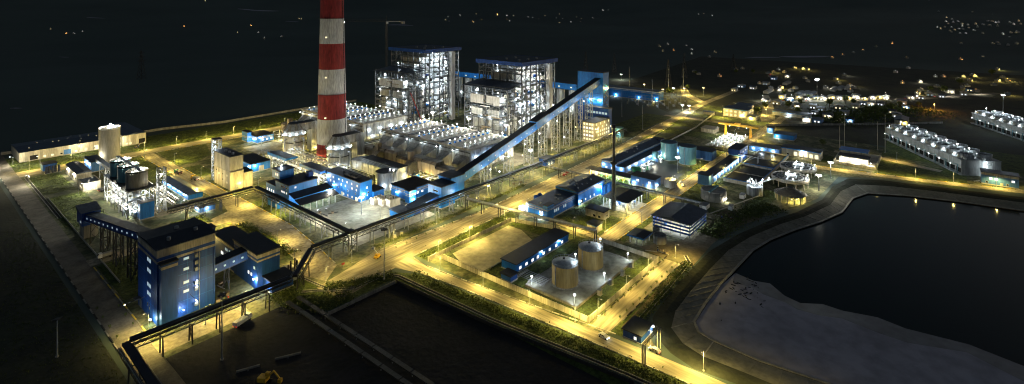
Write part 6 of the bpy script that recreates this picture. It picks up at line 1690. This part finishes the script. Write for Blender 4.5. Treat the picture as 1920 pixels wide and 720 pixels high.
far = [(95, 55, 0), (125, 64, 2), (138, 64, 1), (155, 60, 1), (345, 50, 2), (445, 62, 0), (485, 62, 1), (495, 72, 1), (528, 69, 1), (560, 36, 0), (565, 36, 0), (470, 49, 2), (385, 2, 0),
       (862, 29, 1), (893, 27, 0), (932, 28, 2), (950, 30, 1), (963, 30, 0), (990, 33, 1), (1022, 30, 0), (842, 40, 1), (886, 41, 2), (956, 40, 1), (1043, 35, 1), (1055, 36, 1), (1070, 42, 1), (1090, 36, 0), (1111, 34, 1), (1130, 20, 1), (1140, 20, 1), (994, 13, 1), (835, 38, 0),
       (1310, 28, 1), (1320, 26, 0), (1335, 30, 1), (1236, 88, 0), (1243, 97, 0), (1252, 84, 1), (1287, 86, 1), (1296, 94, 1), (1297, 102, 1), (1263, 95, 2), (1330, 108, 1), (1340, 99, 0),
       (1560, 110, 2), (1580, 105, 2), (1600, 100, 1), (1618, 96, 2), (1643, 89, 2), (1673, 82, 2), (1637, 4, 0), (1742, 1, 1), (1763, 54, 0), (1784, 52, 1), (1796, 41, 1), (1823, 23, 0), (1783, 61, 0), (1815, 47, 1), (1833, 51, 1), (1852, 40, 1), (1860, 41, 0), (1872, 42, 1), (1893, 43, 1), (1910, 40, 0),
       (1800, 64, 1), (1842, 63, 0), (1880, 64, 1), (1905, 62, 0), (1861, 83, 0), (1873, 84, 0), (1890, 86, 1), (1906, 82, 0), (1843, 107, 0), (1700, 110, 2), (1801, 113, 2), (1440, 139, 2), (1445, 145, 3), (1450, 137, 2), (1471, 137, 2), (1490, 128, 0), (1460, 132, 1), (1380, 132, 0), (1392, 130, 0), (1349, 144, 2), (1424, 158, 2), (1464, 166, 2), (1692, 157, 2), (1548, 166, 1), (1302, 136, 0), (1310, 140, 1), (1860, 134, 1), (1870, 132, 0), (1796, 150, 0), (1740, 177, 1), (1770, 172, 1), (1805, 166, 0), (1830, 173, 2)]
rr = random.Random(5)
for i in range(34): far.append((rr.uniform(1755, 1918), rr.gauss(50, 12), rr.choice([0, 1, 1])))
for i in range(34): far.append((rr.uniform(1430, 1900), rr.uniform(128, 182), rr.choice([0, 0, 1, 2])))
for i in range(12): far.append((rr.uniform(840, 1130), rr.uniform(26, 44), rr.choice([0, 1, 2])))
G4 = [E_FARY, E_FARW, E_ORANGE, E_RED]
for i, (px, py, c) in enumerate(far):
    u, v, z, d = far_point(px, py)
    zone = 'in the dark land left of the chimney' if px < 600 else 'in the far village above the boiler houses' if px < 1150 else 'on the dark hills behind the switchyard' if px < 1560 else 'in the hill village at the upper right' if px > 1700 else 'along the far hill road'
    lab = {0: 'tiny yellow light ', 1: 'tiny white light ', 2: 'tiny orange light ', 3: 'tiny red light '}[c] + zone
    t = thing('far_house', lab, 'house', (u, v, z), rr.uniform(0, 3), group='tiny lights ' + zone)
    s = max(.5, d / 1024 * .5) * rr.uniform(.4, 1.1)
    box(t, 'wall', CONC, (-3, -3, -2), (3, 3, 3)); gable(t, 'roof', ROOFG, -3.4, 3.4, -3.4, 3.4, 3, 1.6)
    if py > 120 and px > 1400 and i % 2: light(t, (-6, 0, 4.5), NEU if c == 1 else SOD, 700)
    box(t, 'porch_lamp', G4[c], (-3.2 - s, -s * .6, 1.5), (-3.1, s * .6, 1.5 + s * .8)); cyl(t, 'lamp_globe', G4[c], (0, 0, 4.8), s * .5, s * .6, 8)

for i, (px, py, w) in enumerate(((180, 34, 38), (485, 20, 95), (548, 41, 28), (752, 47, 55), (120, 108, 24), (1430, 108, 75), (1510, 107, 110), (1130, 19, 60), (30, 205, 30))):
    u, v, z, d = far_point(px, py)
    k = d / F_PX * w / 2
    c, s = math.cos(YAW), math.sin(YAW)
    pts = []
    rr = random.Random(i)
    for a in range(14):
        x, y = k * math.cos(a / 14 * 6.283) * rr.uniform(.75, 1), k * .28 * math.sin(a / 14 * 6.283) * rr.uniform(.6, 1)
        uu, vv = u + x * c + y * s, v - x * s + y * c
        pts.append((uu, vv))
    zz = [terrain(*p) + .6 for p in pts]
    zc = terrain(u, v) + 1.2
    o = mesh(None, 'bare_clearing', SILT, [(u, v, zc)] + [(p[0], p[1], q) for p, q in zip(pts, zz)], [(0, 1 + a, 1 + (a + 1) % 14) for a in range(14)])
    o['kind'] = 'structure'

# ================================================================== planting
def leaf_mesh(name, n, rx, ry, rz, size, seed, base=0.0):
    rr = random.Random(seed)
    v, f = [], []
    for i in range(n):
        while True:
            x, y, z = rr.uniform(-1, 1), rr.uniform(-1, 1), rr.uniform(-1, 1)
            if x * x + y * y + z * z < 1: break
        k = 1 + .25 * math.sin(5 * x + 3 * y + seed)
        c = Vector((x * rx * k, y * ry * k, base + (z + 1) * rz))
        a = Vector((rr.gauss(0, 1), rr.gauss(0, 1), rr.gauss(0, .6))).normalized() * size * rr.uniform(.6, 1.3)
        b = Vector((rr.gauss(0, 1), rr.gauss(0, 1), rr.gauss(0, .6))).normalized() * size * rr.uniform(.4, .9)
        j = len(v)
        v += [c - a, c + b, c + a, c - b]
        f.append((j, j + 1, j + 2, j + 3))
    return new_mesh(name, v, f, LEAF)
CROWNS = [leaf_mesh('crown', 420, 3.0, 2.8, 2.4, .55, s, 2.2) for s in (1, 2, 3)]
TRUNK = None
def tree(u, v, label, s=1.0, k=0, z=0, group='trees'):
    t = thing('tree', label, 'tree', (u, v, z), k * 1.3, group)
    t.scale = (s, s, s)
    cyl(t, 'trunk', BARK, (0, 0, 0), .3, 3.6, 8, .5)
    for a in (0, 2.1, 4.2): beam(t, 'limb', BARK, (0, 0, 2.4), (1.4 * math.cos(a), 1.4 * math.sin(a), 4.6), .16)
    link('crown', CROWNS[k % 3], t)
rr = random.Random(31)
for i, (px, py) in enumerate(((1543, 275), (1515, 187), (1502, 198), (1585, 194), (1600, 196), (1660, 215), (1672, 208), (1640, 214), (1650, 224), (1630, 218), (1555, 200), (1470, 180), (1478, 204), (1495, 215), (1620, 226), (1575, 230), (1687, 200), (1722, 200), (1770, 176), (1745, 172), (1304, 140), (1412, 138), (1380, 138), (1255, 180), (1290, 168), (1395, 214), (1420, 215), (1435, 205), (1860, 142), (1800, 160))):
    u, v = on_ground(px, py)
    tree(u, v, f'{nth(i)} dark leafy tree {"beside the intake station lane" if i == 0 else "among the town houses" if px > 1450 else "round the switchyard and admin lawns"}', rr.uniform(1.0, 1.9), i, group='trees of the town and lawns')

def hedge(name, label, path, w, n, size=.45, h=.9, seed=0):
    rr = random.Random(seed)
    v, f = [], []
    segs = [(Vector(path[i]), Vector(path[i + 1])) for i in range(len(path) - 1)]
    tot = sum((b - a).length for a, b in segs)
    for i in range(n):
        d = rr.uniform(0, tot)
        for a, b in segs:
            if d <= (b - a).length: break
            d -= (b - a).length
        e = (b - a).normalized()
        s = Vector((-e.y, e.x))
        p = a + e * d + s * rr.gauss(0, w / 3.2)
        hh = h * (.5 + .5 * math.sin(p.x * .7 + seed) * math.cos(p.y * .9)) + .15
        c = Vector((p.x, p.y, rr.uniform(.05, hh + .1)))
        x = Vector((rr.gauss(0, 1), rr.gauss(0, 1), rr.gauss(0, .8))).normalized() * size * rr.uniform(.5, 1.2)
        y = Vector((rr.gauss(0, 1), rr.gauss(0, 1), rr.gauss(0, .8))).normalized() * size * rr.uniform(.4, 1)
        j = len(v)
        v += [c - x, c + y, c + x, c - y]
        f.append((j, j + 1, j + 2, j + 3))
    o = link(name, new_mesh(name, v, f, LEAF))
    tag(o, label, 'undergrowth', kind='stuff')
hedge('undergrowth', 'rough green scrub on the strip beside the empty pad', [(178, 208.5), (268, 208.5)], 7, 5200, .4, .9, 1)
hedge('undergrowth', 'rough weeds on the strip between the front road and coal yard drain', [(165, 200), (166, 174), (170, 116), (174, 60)], 6, 6500, .38, .5, 2)
hedge('undergrowth', 'weeds round the dark hollow below the conveyor bend', [(131, 222), (140, 214), (158, 206)], 7, 3000, .42, .8, 3)
hedge('undergrowth', 'grass and weeds along the verge inside the reservoir crest', [(200, 97), (262, 100)], 4, 2200, .45, .8, 4)
hedge('undergrowth', 'scrub on the dark bank behind the back road', [(180, 570), (420, 570)], 8, 4200, .7, 1.6, 5)
hedge('undergrowth', 'weeds on the lawn strip behind the motor house', [(137, 265), (139, 300), (137, 326)], 5, 1800, .45, 1.0, 6)
hedge('undergrowth', 'scrub on the dark waste ground by the storage shed', [(300, 104), (340, 98), (372, 84)], 14, 3600, .6, 1.1, 7)
hedge('undergrowth', 'weeds under the conveyor beside the main road', [(170, 237), (300, 236)], 4, 2600, .4, .8, 8)
hedge('undergrowth', 'rough weeds on the ground left of the coal belts', [(114, 234), (118, 212), (135, 205)], 10, 2600, .5, 1.0, 9)
hedge('undergrowth', 'scrub spreading through the dark town gardens', [(690, 110), (740, 80), (800, 60), (860, 20)], 60, 5000, 1.2, 2.5, 10)

SAP = leaf_mesh('crown', 26, .55, .55, .6, .32, 9, .5)
def saplings(pts, where):
    for i, (u, v) in enumerate(pts):
        t = thing('sapling', f'small sapling planted {where}', 'sapling', (u, v, 0), i * .9, 'saplings ' + where)
        cyl(t, 'trunk', BARK, (0, 0, 0), .06, 1.0, 6, .6); link('crown', SAP, t)
saplings([(u, 110.2) for u in range(194, 260, 6)] + [(u, 103.8) for u in range(196, 260, 6)], 'along the edges of the road between tanks and reservoir')
saplings([(58.2 + (i % 2) * 6.6, 240 + i * 5) for i in range(9)], 'on the road at the foot of the crusher tower')
saplings([(u, 227.0) for u in range(176, 300, 7)], 'along the conveyor side of the main road')

# ================================================================== vehicles and small things
def lorry(u, v, rz, label, cab, bed, name='lorry'):
    t = thing(name, label, 'lorry', (u, v, 0), rz)
    box(t, 'chassis', STEELD, (-3.6, -.9, .7), (3.6, .9, 1.0))
    c = mesh(t, 'cab', cab, [(2, -1.2, .9), (3.9, -1.2, .9), (3.9, 1.2, .9), (2, 1.2, .9), (2, -1.2, 3), (3.4, -1.2, 3), (3.4, 1.2, 3), (2, 1.2, 3), (3.9, -1.2, 2), (3.9, 1.2, 2)],
             [(0, 3, 2, 1), (4, 5, 6, 7), (0, 1, 8, 5, 4), (3, 7, 6, 9, 2), (1, 2, 9, 8), (8, 9, 6, 5), (0, 4, 7, 3)])
    box(t, 'cargo_bed', bed, (-3.8, -1.25, 1.05), (1.8, 1.25, 2.5))
    mesh(t, 'windscreen', GLASSD, [(3.92, -1, 2.02), (3.92, 1, 2.02), (3.44, 1, 2.95), (3.44, -1, 2.95)], [(0, 1, 2, 3)])
    for x in (-2.6, -1.3, 2.8):
        for y in (-1.1, 1.1): pipe(t, 'wheel', RUBBER, (x, y - .18, .5), (x, y + .18, .5), .5, 14)
    for y in (-.8, .8): box(t, 'tail_light', E_RED, (-3.86, y - .12, .95), (-3.81, y + .12, 1.1))
    return t
lorry(150, 436, R(100), 'brown covered lorry parked by the concrete ash house road', YEL, BRONZE)
lorry(147, 462, R(100), 'dark flatbed lorry parked farther up the ash house road', GREENP, STEELD)
lorry(94, 222, R(20), 'small white lorry parked under the front conveyor', WHITE, WHITE)
lorry(100, 460, R(20), 'dark tanker lorry beside the low cream annex', CREAM, STEELD)
lorry(74, 336, R(180), 'dusty lorry driving below the inclined dim blue gallery', WHITE, CONCD)
def car(u, v, rz, label, m, lights=False):
    t = thing('car', label, 'car', (u, v, 0), rz)
    prof = [(-2.1, .35), (2.1, .35), (2.15, .8), (1.1, .95), (.5, 1.45), (-1.2, 1.5), (-1.9, .95), (-2.15, .85)]
    n = len(prof)
    vv = [(x, s, z) for s in (-.85, .85) for x, z in prof]
    mesh(t, 'body', m, vv, [tuple(range(n - 1, -1, -1)), tuple(range(n, 2 * n))] + [(i, (i + 1) % n, n + (i + 1) % n, n + i) for i in range(n)])
    for s in (-1, 1): mesh(t, 'side_window', GLASSD, [(-1.6, s * .86, .98), (.95, s * .86, .98), (.45, s * .86, 1.38), (-1.15, s * .86, 1.42)], [(0, 1, 2, 3) if s < 0 else (3, 2, 1, 0)])
    for x in (-1.35, 1.35):
        for y in (-.8, .8): pipe(t, 'wheel', RUBBER, (x, y - .1, .34), (x, y + .1, .34), .34, 12)
    for y in (-.6, .6): box(t, 'headlight', E_WHITE if lights else WHITE, (2.12, y - .15, .6), (2.2, y + .15, .78)); box(t, 'tail_light', E_RED if lights else REDP, (-2.2, y - .15, .6), (-2.12, y + .15, .78))
car(181, 103, R(-95), 'white car on the front road near the tank compound corner', WHITE, True)
car(186, 84, R(85), 'pale car on the front road passing the gate house', GALV, True)
car(337, 226, R(0), 'red car on the main road beside the conveyor posts', REDP); car(344, 228, R(10), 'second red car on the main road beyond the first', REDP)
car(400, 214, R(0), 'small red-lit car far along the main road', REDP, True); car(660, 250, R(20), 'yellow car on the far bend of the main road', YEL, True)
car(520, -20, R(100), 'grey car in front of the blue cooling office', GALV); car(372, 146, R(180), 'white car on the water-works road', WHITE); car(377, 150, R(180), 'second white car parked on the water-works kerb', WHITE)
for i, (u, v) in enumerate(((800, 172), (826, 146), (858, 120), (900, 78), (936, 40), (980, 8))): car(u, v, R(-45), f'{ORD[i]} car on the town street counted from the plant side', [REDP, WHITE, GALV, REDP, BLUD, WHITE][i], True)

t = thing('boom_lift', 'small white and yellow boom lift with raised arm by the conveyor junction', 'boom lift', (163.5, 226.5, 0), R(200))
box(t, 'chassis', YEL, (-1.6, -1, .5), (1.6, 1, 1.3)); box(t, 'turret', YEL, (-1, -.8, 1.3), (1, .8, 2.2)); beam(t, 'boom', WHITE, (-.6, 0, 2), (3.4, 0, 6.4), .4); box(t, 'basket', WHITE, (3, -.7, 6.2), (4.2, .7, 7.2))
for x in (-1.1, 1.1):
    for y in (-1, 1): pipe(t, 'wheel', RUBBER, (x, y - .15, .45), (x, y + .15, .45), .45, 12)
def excavator(u, v, rz, label):
    t = thing('excavator', label, 'excavator', (u, v, 0), rz)
    for y in (-1.3, 1.3): box(t, 'track', RUBBER, (-2, y - .35, 0), (2, y + .35, .9))
    box(t, 'body', YEL, (-2, -1.3, 1), (1.2, 1.3, 2.4)); box(t, 'cab', YEL, (.2, .1, 2.4), (1.6, 1.2, 3.5)); box(t, 'cab_glass', GLASSD, (1.62, .2, 2.5), (1.66, 1.1, 3.4))
    beam(t, 'boom', YEL, (1, -.4, 2), (3.8, -.4, 5), .5); beam(t, 'stick', YEL, (3.8, -.4, 5), (6.2, -.4, 2.6), .4); box(t, 'bucket', YEL, (5.6, -1, 1.4), (6.8, .2, 2.6))
excavator(84, 181, R(300), 'yellow excavator at the bottom edge of the coal yard')
t = thing('sign_board', 'small red sign on the road bend below the conveyor', 'sign', (147, 232, 0)); box(t, 'post', STEEL, (-.06, -.06, 0), (.06, .06, 1.2)); box(t, 'panel', REDP, (-.8, -.05, 1), (.8, .05, 2))
for i, (u, v) in enumerate(((183, 238), (188, 238), (252, 238.5), (258, 238.5), (82, 316), (84, 312))):
    t = thing('junction_box', f'{ORD[i]} pale junction box beside the {"conveyor posts" if i < 4 else "field road"}', 'cabinet', (u, v, 0)); box(t, 'body', CREAM, (0, 0, .15), (1.6, 1, 2)); box(t, 'plinth', CONC, (-.1, -.1, 0), (1.7, 1.1, .15)); box(t, 'lid', STEEL, (-.05, -.05, 2), (1.65, 1.05, 2.1))
for i, (u0, v0, u1, v1) in enumerate(((92, 190, 100, 186), (80, 194, 87, 191))):
    t = thing('concrete_beam', ['longer', 'shorter'][i] + ' pale concrete beam lying in the dark coal yard', 'beam'); beam(t, 'beam', CONCD, (u0, v0, .3), (u1, v1, .3), .6, .6); beam(t, 'sleeper', CONCD, ((u0 + u1) / 2 - .5, (v0 + v1) / 2 - 1, .06), ((u0 + u1) / 2 + .5, (v0 + v1) / 2 + 1, .06), .3, .1)

# loose yard clutter
rr = random.Random(12)
CL = [('drum_cluster', 'drum'), ('pipe_stack', 'pipes'), ('crate_stack', 'crates')]
places = [(172, 402, 'behind the concrete ash house'), (196, 484, 'in the yard before the striped blue house'), (118, 456, 'beside the horizontal white tank'), (214, 262, 'beside the low blue house'), (180, 300, 'in the grey yard'), (100, 264, 'between tower and motor house'), (96, 246, 'under the dim blue link gallery'), (128, 380, 'by the pale channels'), (334, 104, 'by the storage shed road'), (262, 118, 'behind the tank compound wall'), (214, 420, 'by the canopy pipe rack'), (300, 246, 'under the blue conveyor'), (340, 258, 'below the conveyor trestles'), (88, 300, 'on the grass left of the crusher tower'), (150, 580, 'before the warehouse end block')]
for i, (u, v, where) in enumerate(places):
    for j in range(6):
        nm = ('drum', 'timber_crate', 'steel_pipe')[j % 3]
        t = thing(nm, {'drum': 'loose steel drum standing ', 'timber_crate': 'weathered timber crate lying ', 'steel_pipe': 'loose grey steel pipe lying '}[nm] + where, nm.split('_')[-1], (u + rr.uniform(-5, 5), v + rr.uniform(-6, 6), .06), rr.uniform(0, 3), 'loose items ' + where)
        if j % 3 == 0: cyl(t, 'shell', rr.choice([BLUD, REDP, STEELD, GALV]), (0, 0, 0), .4, 1.0, 12); cyl(t, 'lid', STEEL, (0, 0, 1.0), .41, .06, 12)
        elif j % 3 == 1:
            h_ = rr.uniform(.7, 1.3); box(t, 'body', TAN, (0, 0, 0), (1.5, 1.1, h_)); box(t, 'lid', BARK, (-.05, -.05, h_), (1.55, 1.15, h_ + .1))
        else: pipe(t, 'barrel', GALV if i % 2 else STEELD, (-3, 0, .24), (3, 0, .24), .24, 10); pipe(t, 'flange', STEELD, (3, 0, .24), (3.12, 0, .24), .36, 10)
# grass tufts on the lawns and verges
def tufts(polys, n, seed=1):
    rr = random.Random(seed)
    v, f = [], []
    def area(q): return abs(sum(q[i][0] * q[(i + 1) % len(q)][1] - q[(i + 1) % len(q)][0] * q[i][1] for i in range(len(q)))) / 2
    def inside(q, x, y):
        r = False
        for i in range(len(q)):
            (x0, y0), (x1, y1) = q[i], q[(i + 1) % len(q)]
            if (y0 > y) != (y1 > y) and x < (x1 - x0) * (y - y0) / (y1 - y0) + x0: r = not r
        return r
    tot = sum(area(q) for q in polys)
    for q in polys:
        k = int(n * area(q) / tot)
        xs, ys = [a for a, b in q], [b for a, b in q]
        for _ in range(k):
            x, y = rr.uniform(min(xs), max(xs)), rr.uniform(min(ys), max(ys))
            if not inside(q, x, y) or math.sin(x * .45 + 1.7 * math.sin(y * .31)) * math.cos(y * .38) < rr.uniform(-1.0, .5): continue
            s = rr.uniform(.12, .42)
            for b in range(3):
                a = rr.uniform(0, 6.28)
                j = len(v)
                v.extend([(x - s * .5 * math.sin(a), y + s * .5 * math.cos(a), .03), (x + s * .5 * math.sin(a), y - s * .5 * math.cos(a), .03), (x + s * .7 * math.cos(a), y + s * .7 * math.sin(a), .08 + s * rr.uniform(.7, 1.5))])
                f.append((j, j + 1, j + 2))
    o = link('grass', new_mesh('grass', v, f, LEAF))
    tag(o, 'rough tufts of grass on the lawns and road verges', 'grass', kind='stuff')
tufts([q for q in lawns if min(a for a, b in q) < 420], 60000)
tufts([[(-20, 150), (54, 150), (54, 420), (-20, 420)], [(188, 84), (200, 97.5), (262, 98), (262, 102), (192, 101), (186, 92)]], 16000, 2)
C.objects['grass.001']['label'] = 'sparse dark tufts in the left field and by the reservoir crest'
